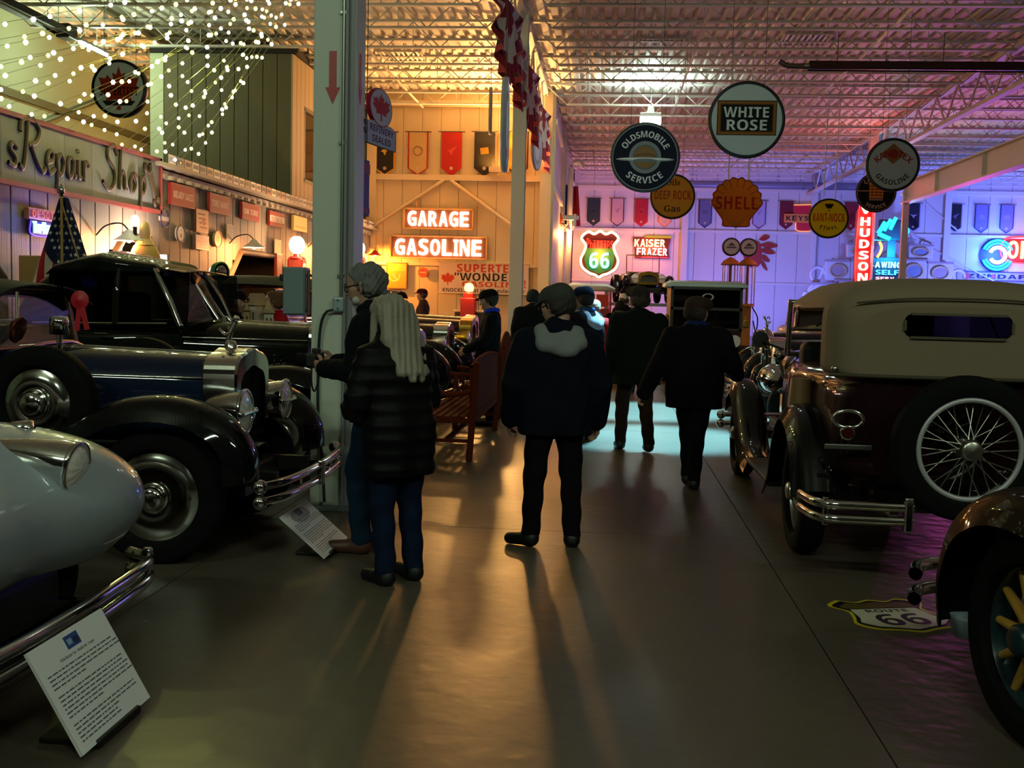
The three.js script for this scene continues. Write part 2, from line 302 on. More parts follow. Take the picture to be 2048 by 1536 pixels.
{ // shop building on the left: board front with openings, cornice, roof and an upper storey
  const w = thing('wall_shop', '', '', [-7.5, 0, 0]); w.userData.kind = 'structure';
  const bm = [0.0, 0.06, -0.05].map((d) => mat(new THREE.Color().setRGB(0.21 + d * 0.5, 0.165 + d * 0.4, 0.13 + d * 0.35), 0.7, 0, { bumpMap: woodBump, bumpScale: 0.003 }));
  const doors = [[-12.8, -10.8], [-18.0, -15.35], [-24.9, -20.7], [-31.5, -27.6]];
  const head = (z) => { for (const [a, b] of doors) if (z > a && z < b) return 2.4 - Math.max(0, 0.85 - Math.min(z - a, b - z)) * 0.8; return 0; };
  for (let i = 0; i < 60; i++) { const z = -7.4 - i * 0.45, y0 = head(z); struct('board', bx(0.04, 3.62 - y0, 0.425, 0.02, (3.62 + y0) / 2, z, 0.006), bm[(i * 7) % 3], w); }
  const bk = (z0, z1) => bx(0.05, 3.6, z0 - z1, -0.03, 1.8, (z0 + z1) / 2); let z = -7.2;
  const back = []; for (const [a, b] of doors) { back.push(bk(z, b), bx(0.05, 1.2, b - a, -0.03, 3.0, (a + b) / 2)); z = a; } back.push(bk(z, -33.9));
  struct('backing', back, mat(0x1d1712, 0.9), w);
  for (const [a, b] of doors) struct('door_frame', [rod([0.05, 0, a], [0.05, 1.72, a], 0.07, 4), rod([0.05, 0, b], [0.05, 1.72, b], 0.07, 4), rod([0.05, 1.72, a], [0.05, 2.42, a + 0.87], 0.07, 4), rod([0.05, 1.72, b], [0.05, 2.42, b - 0.87], 0.07, 4), rod([0.05, 2.42, a + 0.85], [0.05, 2.42, b - 0.85], 0.07, 4)], mat(0x6b5443, 0.7), w);
  const fm = mat(new THREE.Color().setRGB(0.36, 0.3, 0.24), 0.6);
  struct('cornice', [bx(0.34, 0.06, 16.8, 0.1, 3.66, -25.5), bx(0.1, 0.13, 16.8, 0.06, 3.53, -25.5), ...Array.from({ length: 42 }, (_, i) => bx(0.08, 0.06, 0.12, 0.14, 3.49, -17.4 - i * 0.39))], fm, w);
  struct('shop_roof', bx(6.2, 0.1, 26.8, -3.15, 3.62, -20.6), M.darkWall, w);
  struct('inner_wall', [bx(0.1, 3.6, 26, -3.4, 1.8, -20.6), bx(3.3, 3.6, 0.1, -1.7, 1.8, -19.3), bx(3.3, 3.6, 0.1, -1.7, 1.8, -26.4), bx(3.3, 3.6, 0.1, -1.7, 1.8, -7.3)], mat(0x4a453c, 0.8), w);
}
{ // upper storey over the far end of the shop
  const w = thing('wall_upper', '', '', [0, 0, 0]); w.userData.kind = 'structure';
  const g = mat(new THREE.Color().setRGB(0.125, 0.105, 0.05), 0.75, 0, { bumpMap: woodBump, bumpScale: 0.003 }), gLit = mat(new THREE.Color().setRGB(0.5, 0.52, 0.34), 0.7), y = mat(new THREE.Color().setRGB(0.45, 0.36, 0.22), 0.7, 0, { bumpMap: woodBump, bumpScale: 0.003 });
  for (let i = 0; i < 10; i++) struct('board', bx(0.34, 3.7, 0.05, -11.1 + i * 0.355, 5.52, -26, 0.008), i ? g : gLit, w);  // first board is paler: the light falling on it is in its colour
  struct('backing', bx(3.5, 3.7, 0.05, -9.5, 5.52, -26.05), M.black, w);
  for (let i = 0; i < 22; i++) { const z = -26.15 - i * 0.36; if (i > 2 && i < 12) { struct('board', bx(0.05, 0.8, 0.345, -7.72, 4.08, z, 0.006), y, w); struct('board', bx(0.05, 1.15, 0.345, -7.72, 6.8, z, 0.006), y, w); } else struct('board', bx(0.05, 3.7, 0.345, -7.72, 5.52, z, 0.006), y, w); }
  struct('backing', [bx(0.04, 3.7, 1.1, -7.77, 5.52, -26.55), bx(0.04, 3.7, 3.6, -7.77, 5.52, -32.1), bx(0.04, 0.8, 3.3, -7.77, 4.08, -28.7), bx(0.04, 1.15, 3.3, -7.77, 6.8, -28.7)], M.black, w);
  struct('roof_edge', [bx(3.7, 0.14, 0.12, -9.4, 7.44, -25.95), bx(0.12, 0.14, 8, -7.68, 7.44, -29.9), bx(3.6, 0.08, 8, -9.5, 7.42, -30)], M.darkWall, w);
  const win = thing('window_1', '', '', [-7.74, 5.35, -28.75]); win.userData.kind = 'structure';
  struct('window_frame', [bx(0.1, 0.1, 3.5, 0, 0.9, 0), bx(0.1, 0.1, 3.5, 0, -0.9, 0), bx(0.1, 1.8, 0.1, 0, 0, 1.7), bx(0.1, 1.8, 0.1, 0, 0, -1.7)], mat(0x40301c, 0.6), win);
  struct('pane', bx(0.02, 1.75, 3.3, -0.02, 0, 0), phys(0x1a1c1c, 0.05, 0), win);
  for (let i = 0; i < 8; i++) struct('curtain_fold', cy(0.07, 0.07, 1.7, 8, -0.12, 0, -1.4 + i * 0.4), mat(0x3a3a3a, 0.9), win);
}

// ---- lit signs and lamps
function letters(parent, str, w, h, depth, m, x = 0, y = 0, z = 0, name = 'letter', narrow = 0.4) {
  const ws = [...str].map((c) => (c === ' ' ? 0.45 : 'I.'.includes(c) ? narrow : 'MW'.includes(c) ? 1.2 : 1)), k = w / ws.reduce((a, b) => a + b), out = []; let at = -w / 2;
  [...str].forEach((c, i) => { const cw = ws[i] * k; if (c !== ' ') out.push(obj(name, tf(fitText(c, cw * 0.8, h * (/[a-z]/.test(c) ? 0.8 : 1), depth), 0, 0, 0), m, parent, [x + at + cw / 2, y - (/[a-z]/.test(c) ? h * 0.1 : 0), z])); at += cw; });
  return out;
}
{ // GARAGE and GASOLINE
  const lm = glow(0xffe6c0, 7), board = mat(0x7a3c1c, 0.5), fr = mat(0xd9a25a, 0.4, 0.3);
  const g = thing('garage_sign', 'lit GARAGE letters on a framed board, upper sign in the bay', 'sign', [-5.284,4.027,-33.720]);
  obj('board', bx(2.14, 0.62, 0.08, 0, 0, 0, 0.01), board, g); obj('frame', [bx(2.2, 0.05, 0.16, 0, 0.31, 0.03), bx(2.2, 0.05, 0.16, 0, -0.31, 0.03), bx(0.05, 0.62, 0.16, 1.09, 0, 0.03), bx(0.05, 0.62, 0.16, -1.09, 0, 0.03)], fr, g);
  letters(g, 'GARAGE', 1.98, 0.46, 0.08, lm, 0, 0, 0.05, 'neon_letter'); obj('hanger', [rod([-0.7, 0.32, 0], [-0.7, 0.55, 0], 0.02), rod([0.7, 0.32, 0], [0.7, 0.55, 0], 0.02)], fr, g);
  areaLight([-5.234,4.004,-33.400], [-3.134,3.029,-20.000], 2, 0.5, L.garage);
  const s = thing('gasoline_sign', 'lit GASOLINE letters on a wide board, lower sign in the bay', 'sign', [-5.270,3.139,-33.740]);
  obj('board', bx(2.98, 0.68, 0.08, 0, 0, 0, 0.01), board, s); obj('frame', [bx(3.06, 0.04, 0.14, 0, 0.34, 0.02), bx(3.06, 0.04, 0.14, 0, -0.34, 0.02), bx(0.04, 0.7, 0.14, 1.52, 0, 0.02), bx(0.04, 0.7, 0.14, -1.52, 0, 0.02)], fr, s);
  letters(s, 'GASOLINE', 2.8, 0.5, 0.08, lm, 0, 0, 0.05, 'neon_letter', 0.5);
  areaLight([-5.217,3.124,-33.400], [-3.120,2.289,-20.000], 2.8, 0.5, L.gasoline);
}
// enamel gooseneck wall lamps
function gooseneck(label, [x, y, z], reach, shadeMat, key, k = 1, dir = 1) {
  const t = thing('wall_lamp', label, 'lamp', [x, y, z]);
  const d = (a, b) => (dir === 1 ? [a, b, 0] : [0, b, a]);
  obj('arm', tube([d(-reach, 0.06), d(-reach * 0.7, 0.2), d(-reach * 0.25, 0.24), d(0, 0.14)], 0.012, 20), M.black, t);
  obj('lamp_shade', lathe([[0.03, 0.15], [0.06, 0.13], [0.09, 0.08], [0.21, 0.0], [0.22, -0.012], [0.2, -0.008], [0.09, 0.065], [0.02, 0.12]], 28), shadeMat, t);
  obj('bulb', sp(0.05, 0, 0.02, 0, 1, 1.25, 1), glow(0xffe2b0, 9), t);
  pointLight([x, y - 0.09, z], L[key], k);
}
gooseneck('red-shaded gooseneck lamp glowing beside the yellow picture in the bay', [-7.178,2.842,-33.200], 0.45, M.red, 'redLamp', 1.0, 2);
gooseneck('white gooseneck lamp glowing over the shop doorway below the oil lantern', [-6.950,2.496,-20.900], 0.5, M.white, 'gooseneck', 3);
gooseneck('gooseneck lamp glowing beside the cream vintage air pump', [-6.950,2.324,-15.274], 0.5, M.white, 'gooseneck', 2);
gooseneck('gooseneck lamp farthest along the board wall near the bay corner', [-6.950,2.697,-26.563], 0.5, M.red, 'gooseneck', 4);
{ // unseen upward lamps, placed to brighten the bay roof deck and wall
  for (const [px, lab] of [[810, 'warm uplight trough on the shop roof lighting the deck, nearer of two'], [930, 'warm uplight trough lighting the deck from the bay wall girt beside the middle banners']]) {
    const p = px === 810 ? [-8.1, 3.72, -31] : [-3.4, 5.5, -33.6];
    const t = thing('unseen_uplight', lab, 'lamp', p);
    obj('trough', [bx(0.6, 0.04, 0.2, 0, 0, 0), bx(0.6, 0.14, 0.02, 0, 0.07, 0.1), bx(0.6, 0.14, 0.02, 0, 0.07, -0.1), bx(0.02, 0.14, 0.2, 0.3, 0.07, 0), bx(0.02, 0.14, 0.2, -0.3, 0.07, 0)], M.creamTrim, t);
    obj('lamp_tube', cy(0.025, 0.025, 0.52, 10, 0, 0.08, 0, 0, 0, PI / 2), glow(0xffc680, 4), t);
    areaLight([p[0], p[1] + 0.15, p[2]], [p[0] + 0.4, 8, p[2] + 6], 0.55, 0.18, [L.unseen_uplight[0], L.unseen_uplight[1]], px === 810 ? 1 : 1);
  }
}
{ // strip light over the shop roof
  const t = thing('strip_light', 'bright white fluorescent strip light above the shop roof', 'light', [-11.687,6.990,-23.900]);
  obj('housing', bx(0.12, 0.06, 1.4, 0, 0.06, 0, 0.01), M.white, t);
  obj('lamp_tube', cy(0.03, 0.03, 1.32, 12, 0, 0.0, 0, PI / 2), glow(0xf4fff0, 14), t);
  obj('suspension', [rod([0, 0.08, -0.5], [0, 1.0, -0.5], 0.006), rod([0, 0.08, 0.5], [0, 1.0, 0.5], 0.006)], M.steel, t);
  const p = [-11.687,6.990,-23.900]; areaLight([p[0], p[1] - 0.07, p[2]], [p[0], 0, p[2]], 0.12, 1.32, L.fluorescent);
  pointLight([p[0], p[1] - 0.1, p[2]], L.fluorescent, 0.7);
}
{ // LED high bay
  const p = [1.155,6.898,-32.000], t = thing('high_bay_light', 'dazzling white LED high-bay light hanging above the blue round sign', 'light', p);
  obj('housing', [bx(0.62, 0.12, 0.42, 0, 0.1, 0, 0.03), cy(0.08, 0.12, 0.2, 12, 0, 0.26, 0)], M.white, t);
  obj('lamp_panel', bx(0.6, 0.3, 0.36, 0, -0.05, 0, 0.06), glow(0xeafff6, 22), t);
  obj('suspension', rod([0, 0.3, 0], [0, 1.14, 0], 0.012), M.steel, t);
  spotLight([p[0], p[1] - 0.14, p[2]], [p[0], 0, p[2] + 1], L.highbay, 0.95, 1.6, 8);
  spotLight([p[0], p[1] + 0.45, p[2]], [p[0], 9, p[2]], L.highbay, 1.5, 0.45, 8);
}
// unseen high bays above the view, placed so narrow beams light the aisle floor
for (const [p, to, a, l] of [[[0.62, 6.95, -13.9], [0.62, 0, -12.8], 0.22, 'unseen LED high-bay light placed to light the aisle floor, nearer of two'], [[0.5, 6.95, -15.8], [0.6, 0, -15.9], 0.23, 'unseen LED high-bay light placed to light the aisle floor, farther of two']]) {
  const t = thing('high_bay_light', l, 'light', p);
  obj('housing', [cy(0.24, 0.3, 0.1, 28, 0, 0.06, 0), cy(0.08, 0.12, 0.2, 12, 0, 0.2, 0), lathe([[0.3, 0.06], [0.34, -0.2], [0.345, -0.2], [0.305, 0.07]], 32)], M.white, t);
  obj('lamp_panel', cy(0.27, 0.27, 0.02, 28, 0, 0, 0), glow(0xeafff6, 8), t); obj('suspension', rod([0, 0.3, 0], [0, 1.14, 0], 0.012), M.steel, t);
  spotLight([p[0], p[1] - 0.04, p[2]], to, L.unseenAisleBay, a, 1, 10).penumbra = 0.35;
}
{ // unseen blue, magenta and amber floods, placed to tint far wall and roof
  for (const [x, z, lab, key, k, ty] of [[7.0, -46.5, 'unseen blue LED flood lighting the far wall left of the fairground organ', 'wash', 0.8, 6], [17.5, -46.5, 'unseen blue LED flood lighting the far wall right of the fairground organ', 'wash', 1.35, 5.5], [12.2, -38.5, 'unseen magenta LED flood lighting the roof before the red vertical sign column', 'pinkWash', 1, 8], [0.8, -47.5, 'unseen amber-pink LED flood lighting the wall around the shield neon', 'orangeNeon', 2.2, 5]]) {
    const t = thing('unseen_flood_light', lab, 'light', [x, 0, z]), tz = key === 'pinkWash' ? -28 : -54;
    obj('yoke', [rod([-0.17, 0.02, 0], [-0.17, 0.3, 0], 0.012), rod([0.17, 0.02, 0], [0.17, 0.3, 0], 0.012), bx(0.36, 0.02, 0.2, 0, 0.01, 0)], M.black, t);
    const a = Math.atan2(ty, z - tz); const s = z > tz ? 1 : -1;
    obj('housing', bx(0.3, 0.22, 0.12, 0, 0.32, 0, 0.02, -s * (-0.7)), M.black, t);
    obj('lamp_lens', bx(0.26, 0.18, 0.02, 0, 0.36, -s * 0.07, 0.005, s * 0.7), glow(L[key][0], 4), t);
    spotLight([x, 0.52, z - s * 0.16], [x + (x < 1 ? 1.2 : 0), ty, tz], L[key], 1.15, k, 6);
  }
}
// glass globes on old pumps
function globePump(label, [x, y, z], s, face, k) {
  const t = thing('gas_pump', label, 'gas pump', [x, y, z]);
  obj('globe', lathe([[0.01, -0.09], [0.16, -0.09], [0.2, -0.06], [0.205, 0], [0.2, 0.06], [0.16, 0.09], [0.01, 0.09]].map(([r, h]) => [r * s, h * s]), 28).rotateX(PI / 2), glow(0xffe9c8, 3.2), t, [0, 0, 0], [0, PI / 2 - 0.5, 0]);
  obj('globe_collar', [cy(0.07 * s, 0.1 * s, 0.07 * s, 16, 0, -0.24 * s, 0), cy(0.16 * s, 0.2 * s, 0.04 * s, 16, 0, -0.29 * s, 0)], M.red, t);
  obj('cabinet', [bx(0.36 * s, y - 0.36 * s, 0.36 * s, 0, -(y - 0.36 * s) / 2 - 0.31 * s, 0, 0.04), bx(0.44 * s, 0.05, 0.44 * s, 0, -y + 0.03, 0)], M.red, t);
  obj('dial', cy(0.13 * s, 0.13 * s, 0.02, 24, 0.19 * s, -0.55 * s, 0, 0, 0, PI / 2), M.cream2, t);
  pointLight([x + 0.32 * s, y, z + 0.2], L.globe, k);
}
globePump('red vintage gas pump with a white lit globe beside the electrical box', [-6.800,2.663,-23.368], 0.95, 0, 2);
globePump('red vintage gas pump with a lit globe at the far end of the board wall', [-6.900,2.891,-29.863], 0.9, 0, 1.4);
{ // red lantern post in the bay
  const p = [-3.802,1.834,-30.000], t = thing('pedestal_lamp', 'small red pedestal lamp glowing in front of the fuel banner', 'lamp', [p[0], 0, p[2]]);
  obj('pedestal', [bx(0.42, p[1] - 0.25, 0.42, 0, (p[1] - 0.25) / 2, 0, 0.03), bx(0.3, 0.2, 0.3, 0, p[1] - 0.2, 0, 0.03)], mat(0xb01418, 0.4), t);
  obj('lamp_glass', lathe([[0.02, 0.02], [0.12, 0.04], [0.14, 0.14], [0.1, 0.24], [0.02, 0.27]], 18), glow(0xff9a5a, 5), t, [0, p[1] - 0.1, 0]);
  pointLight([p[0], p[1] + 0.1, p[2] + 0.24], [0xff8040, 6]);
}
{ // work light on the bench by the shop door
  const p = [-7.005,2.113,-16.600], t = thing('work_lamp', 'small dazzling work lamp behind the dark sedan roof by the shop', 'lamp', p);
  obj('housing', bx(0.2, 0.12, 0.1, 0, 0, -0.03, 0.02), M.black, t); obj('lamp_lens', bx(0.16, 0.08, 0.02, 0, 0, 0.03, 0.008), glow(0xfff2dc, 16), t);
  obj('stand', [rod([0, -0.06, 0], [0, -p[1] + 0.03, 0], 0.02), cy(0.2, 0.22, 0.03, 20, 0, -p[1] + 0.015, 0)], M.black, t);
  pointLight([p[0], p[1], p[2] + 0.1], [0xfff0d8, 14]);
}
// fairy lights: strands fanning from a roof hook to the shop front edge
{
  const wm = mat(0x8f8a5c, 0.6), bulbs = [glow(0xfff2a8, 5, 0x776a30), glow(0xfff8dc, 6, 0x776a50), glow(0xf2f27a, 3.6, 0x777030)], bg = [tf(new THREE.IcosahedronGeometry(0.025, 0), 0, 0, 0, 0, 0, 0, [1, 1.15, 1]), tf(new THREE.IcosahedronGeometry(0.03, 0), 0, 0, 0, 0, 0, 0, [1, 1.1, 1])];
  const top = [-4.368,6.396,-15.600], n = 24;
  for (let i = 0; i < n; i++) {
    const k = i / (n - 1), end = [-7.3, 3.72 + (i % 2) * 0.02, -18.3 + k * 8.8 + rnd(-0.08, 0.08)], t = thing('fairy_light_strand', 'strand of warm fairy lights fanning from the roof to the shop sign', 'string lights', top, 0, 'fairy light strands above the shop sign');
    const a = V(...top).add(V(rnd(-0.2, 0.2), rnd(-0.1, 0.1), rnd(-0.4, 0.4))), b = V(...end), m = a.clone().lerp(b, 0.5).add(V(0, -0.2 - 0.25 * rnd(), 0)), c = new THREE.QuadraticBezierCurve3(a, m, b);
    const q = (u) => c.getPoint(u).sub(V(...top));
    obj('wire', new THREE.TubeGeometry(new THREE.QuadraticBezierCurve3(q(0), c.v1.clone().sub(V(...top)), q(1)), 24, 0.0028, 4), wm, t);
    const cnt = Math.round(c.getLength() / 0.36);
    for (let j = 0; j < cnt; j++) { const p = q(Math.min(1, (j + 0.2 + rnd(0, 0.6)) / cnt)); obj('bulb', bg[j % 2], bulbs[(i * 5 + j * 3) % 3], t, [p.x, p.y - 0.02, p.z]); }
    if (i % 6 === 2) { const p = c.getPoint(0.55); pointLight([p.x, p.y - 0.06, p.z], L.fairy, 12, 2); }
  }
}

// ---- hanging and wall signs
function arc(c, str, cx, cyy, r, mid, font2, color, inside, step = 1) {
  c.font = font2; c.fillStyle = color; c.textAlign = 'center'; c.textBaseline = 'middle';
  const ws = [...str].map((ch) => c.measureText(ch).width * step), tot = ws.reduce((a, b) => a + b); let s = -tot / 2;
  [...str].forEach((ch, i) => { const a = (s + ws[i] / 2) / r; c.save(); c.translate(cx, cyy); if (!inside) { c.rotate(mid + a); c.translate(0, -r); } else { c.rotate(-(mid + a)); c.translate(0, r); } c.fillText(ch, 0, 0); c.restore(); s += ws[i]; });
}
function fillText(c, str, x, y, w, h, font2, color) { c.save(); c.font = `bold 100px ${font2}`; const m = c.measureText(str), k = w / m.width; c.translate(x, y); c.scale(k, h / 72); c.fillStyle = color; c.textAlign = 'center'; c.textBaseline = 'alphabetic'; c.fillText(str, 0, 36); c.restore(); }
const disc = (c, x, y, r, f) => { c.fillStyle = f; c.beginPath(); c.arc(x, y, r, 0, 2 * PI); c.fill(); };
const ell = (c, x, y, a, b, f) => { c.fillStyle = f; c.beginPath(); c.ellipse(x, y, a, b, 0, 0, 2 * PI); c.fill(); };
const enamel = (map) => phys(0xffffff, 0.55, 0, { map, specularIntensity: 0.25 });
function leaf(c, x, y, s, f) {
  c.fillStyle = f; c.beginPath(); const h = [[0, -1], [0.13, -0.62], [0.3, -0.72], [0.25, -0.3], [0.55, -0.62], [0.62, -0.45], [0.95, -0.5], [0.82, -0.15], [1, -0.02], [0.55, 0.35], [0.62, 0.55], [0.08, 0.48], [0.1, 0.95]];
  [...h, ...h.slice().reverse().map(([a, b]) => [-a, b])].forEach(([a, b], i) => (i ? c.lineTo(x + a * s, y + b * s) : c.moveTo(x + a * s, y + b * s))); c.fill();
}
function discSign(name, label, p, r, draw, { turn = 0, top = 8.08, rimColor = 0x14161a, strap = M.wire, thick = 0.06, hang = 0.45, straps = 0.004 } = {}) {
  const t = thing(name, label, 'sign', p, turn), f = enamel(tex(512, 512, (c) => { c.scale(2, 2); draw(c); }));
  obj('sign_face', new THREE.CircleGeometry(r, 48), f, t, [0, 0, thick / 2 + 0.001]); obj('sign_face', new THREE.CircleGeometry(r, 48), f, t, [0, 0, -thick / 2 - 0.001], [0, PI, 0]);
  obj('rim', [tf(lathe([[r * 0.97, -thick / 2], [r + 0.02, -thick / 2 - 0.012], [r + 0.028, 0], [r + 0.02, thick / 2 + 0.012], [r * 0.97, thick / 2], [0.01, thick / 2], [0.01, -thick / 2], [r * 0.97, -thick / 2]], 48), 0, 0, 0, PI / 2)], mat(rimColor, 0.4), t);
  if (top) obj('hanger', [-1, 1].map((s) => rod([s * r * hang, Math.sqrt(1 - hang * hang) * r, 0], [s * r * hang, top - p[1], 0], straps, 6)), strap, t);
  return t;
}
discSign('round_sign', 'dark blue round sign with a chrome ringed globe reading OLDSMOBILE SERVICE', [0.572,3.927,-17.700], 0.535, (c) => {
  disc(c, 128, 128, 128, '#b9bcc0'); disc(c, 128, 128, 123, '#12172a');
  arc(c, 'OLDSMOBILE', 128, 132, 92, 0, 'bold 34px sans-serif', '#d3d6dc', false, 0.98); arc(c, 'SERVICE', 128, 118, 98, 0, 'bold 36px sans-serif', '#d3d6dc', true, 1.05);
  for (let i = 0; i < 14; i++) disc(c, 128, 128, 62 - i, `hsl(210,6%,${30 + 34 * Math.abs(Math.sin(i * 0.7))}%)`); disc(c, 128, 128, 42, '#8a6a42'); c.strokeStyle = '#59422a'; c.lineWidth = 2; for (const a of [0, 14, -14]) { c.beginPath(); c.ellipse(128, 128, 40, Math.abs(a) || 8, 0, 0, 7); c.stroke(); }
  ell(c, 128, 136, 112, 8, '#9aa0a8'); ell(c, 128, 134, 100, 4, '#dfe3e8'); ell(c, 128, 140, 46, 7, '#6f757e');
}, { rimColor: 0x30343c });
discSign('round_sign', 'large white round sign with framed black slate reading WHITE ROSE', [2.222,4.622,-18.200], 0.6, (c) => {
  disc(c, 128, 128, 128, '#15171c'); disc(c, 128, 128, 122, '#b9c2c4'); c.fillStyle = '#2a1a0a'; c.fillRect(25, 62, 206, 120); c.fillStyle = '#8a5a22'; c.fillRect(28, 65, 200, 114); c.fillStyle = '#5a3612'; c.fillRect(36, 73, 184, 98); c.fillStyle = '#0e100e'; c.fillRect(40, 77, 176, 90);
  fillText(c, 'WHITE', 127, 102, 160, 36, 'sans-serif', '#cfd6d8'); fillText(c, 'ROSE', 128, 146, 148, 36, 'sans-serif', '#cfd6d8');
});
discSign('round_sign', 'mustard round sign reading Oils DEEP ROCK Gas, behind the blue round sign', [1.577,4.201,-27.000], 0.53, (c) => {
  disc(c, 128, 128, 128, '#1c140c'); disc(c, 128, 128, 122, '#c8882a'); fillText(c, 'Oils', 130, 46, 84, 34, 'serif', '#2a2018'); fillText(c, 'DEEP ROCK', 128, 120, 220, 52, 'sans-serif', '#9c3a1c'); fillText(c, 'Gas', 128, 200, 100, 38, 'serif', '#2a2018');
});
discSign('round_sign', 'yellow round sign with red letters reading KANT-NOCK ETHYL', [6.158,4.045,-31.000], 0.53, (c) => {
  disc(c, 128, 128, 128, '#151515'); disc(c, 128, 128, 121, '#e2d40c'); c.fillStyle = '#1c1c10'; c.fillRect(100, 30, 56, 12); c.beginPath(); c.moveTo(102, 42); c.lineTo(154, 42); c.lineTo(142, 62); c.lineTo(114, 62); c.fill(); disc(c, 128, 76, 5, '#1c1c10');
  fillText(c, 'KANT-NOCK', 128, 122, 214, 56, 'sans-serif', '#c0481c'); arc(c, 'ETHYL', 128, 92, 104, 0, 'bold 34px sans-serif', '#23220c', true, 1.2);
}, { strap: M.white, straps: 0.014, hang: 0.3 });
discSign('round_sign', 'grey round sign with red diamond lettering reading KANOTEX GASOLINE', [5.934,4.596,-23.500], 0.535, (c) => {
  disc(c, 128, 128, 128, '#1a1c20'); disc(c, 128, 128, 120, '#9a9ea6'); c.fillStyle = '#7a5030'; c.beginPath(); c.moveTo(128, 22); c.lineTo(190, 74); c.lineTo(128, 124); c.lineTo(66, 74); c.fill(); disc(c, 128, 74, 24, '#8a2018'); arc(c, 'KANOTEX', 128, 190, 118, 0, 'bold 44px sans-serif', '#7c1c16', false, 1.0);
  arc(c, 'GASOLINE', 128, 124, 92, 0, 'bold 36px sans-serif', '#26282e', true, 1.02);
});
discSign('round_sign', 'black and orange round sign reading CADILLAC SERVICE, half behind the grey one', [7.180,4.683,-30.000], 0.51, (c) => {
  disc(c, 128, 128, 128, '#b98a78'); disc(c, 128, 128, 122, '#141012'); c.fillStyle = '#a87860'; c.fillRect(6, 116, 244, 7); c.fillStyle = '#d07a32'; c.fillRect(82, 76, 92, 92); c.beginPath(); c.moveTo(72, 76); c.lineTo(84, 58); c.lineTo(104, 72); c.lineTo(118, 52); c.lineTo(132, 72); c.lineTo(174, 84); c.fill(); c.fillStyle = '#3a1c10'; for (let i = 0; i < 4; i++) for (let j = 0; j < 3; j++) c.fillRect(92 + j * 27, 84 + i * 20, 20, 7);
  c.fillStyle = '#c89a86'; c.fillRect(82, 174, 92, 7); arc(c, 'CADILLAC', 128, 128, 98, 0, 'bold 36px sans-serif', '#c8a496', false, 1.1); arc(c, 'SERVICE', 128, 128, 98, 0, 'bold 34px sans-serif', '#c8a496', true, 1.05);
});
discSign('round_sign', 'round white sign with a red maple leaf and black rim above the shop', [-9.949,5.657,-21.500], 0.55, (c) => {
  disc(c, 128, 128, 128, '#101010'); disc(c, 128, 128, 120, '#a9b2bc'); leaf(c, 128, 130, 104, '#8c2a12'); fillText(c, 'SUPERTEST', 128, 142, 190, 40, 'sans-serif', '#2a0d08'); c.fillStyle = '#1d1d1d'; c.beginPath(); c.moveTo(46, 186); c.lineTo(210, 186); c.lineTo(190, 208); c.lineTo(66, 208); c.fill();
}, { rimColor: 0x0c0c0c, thick: 0.16, hang: 0.6 });
for (const [p, r, turn, lab, k] of [[[-1.497,4.071,-15.500], 0.64, PI / 2 + 0.06, 'large white round sign seen edge-on beside the slim flag column', 1], [[-2.978,6.229,-27.000], 0.55, PI / 2 + 0.1, 'smaller white round sign seen edge-on, left of the larger edge-on sign', 0], [[-1.943,5.560,-29.000], 0.52, PI / 2 - 0.15, 'pale edge-on round sign partly behind the flag bunting', 0]])
  discSign('round_sign', lab, p, r, (c) => { disc(c, 128, 128, 128, '#c9d6d8'); disc(c, 128, 128, 96, k ? '#b44a4a' : '#9fb4b8'); disc(c, 128, 128, 70, '#d6dfe0'); }, { turn, rimColor: 0x9a9aa6 });
{ // scallop shell sign
  const p = [3.195,4.126,-27.500], t = thing('shell_sign', 'orange scallop-shell sign with red SHELL lettering hanging on white straps', 'sign', p), w = 0.61, o = [];
  for (let i = 0; i <= 10; i++) { const a = PI * (1.06 - 1.12 * i / 10), b = PI * (1.06 - 1.12 * (i + 0.5) / 10); o.push([w * 0.96 * Math.cos(a), 0.6 * Math.sin(a) * 0.95]); if (i < 10) o.push([w * 1.03 * Math.cos(b), 0.6 * 1.03 * Math.sin(b)]); }
  o.push([0.34, -0.42], [0.32, -0.58], [0.06, -0.6], [0, -0.62], [-0.06, -0.6], [-0.32, -0.58], [-0.34, -0.42]);
  const s = new THREE.Shape(new THREE.SplineCurve([...o, o[0]].map((q) => new THREE.Vector2(...q))).getPoints(120));
  const f = enamel(tex(256, 256, (c) => {
    c.fillStyle = '#d2761a'; c.fillRect(0, 0, 256, 256); c.strokeStyle = '#8e3410'; c.lineWidth = 3; for (let i = 0; i <= 10; i++) { const a = PI * (1.06 - 1.12 * i / 10); c.beginPath(); c.moveTo(128 + 116 * Math.cos(a) * 0.98, 128 - 116 * Math.sin(a)); c.lineTo(128 + 74 * Math.cos(a), 120 - 62 * Math.sin(a)); c.stroke(); }
    c.strokeStyle = '#b06a20'; for (let i = -7; i <= 7; i++) { c.beginPath(); c.moveTo(128 + i * 14, 160); c.lineTo(128 + i * 2, 246); c.stroke(); }
    fillText(c, 'SHELL', 128, 133, 208, 62, 'sans-serif', '#a02812');
  }));
  obj('sign_face', ext(s, 0.05, 0.012, [-0.66, -0.64, 0.66, 0.66]), f, t); obj('border', tube(s.getPoints(120).filter((_, i) => i % 2 === 0).map((q) => [q.x, q.y, 0.06]), 0.016, 160, 5, true), mat(0x8a2c14, 0.4), t);
  for (const x of [-0.22, 0.27]) obj('strap', bx(0.035, 8.08 - p[1] - 0.55, 0.012, x, 0.55 + (8.08 - p[1] - 0.55) / 2, 0.02), M.white, t);
}
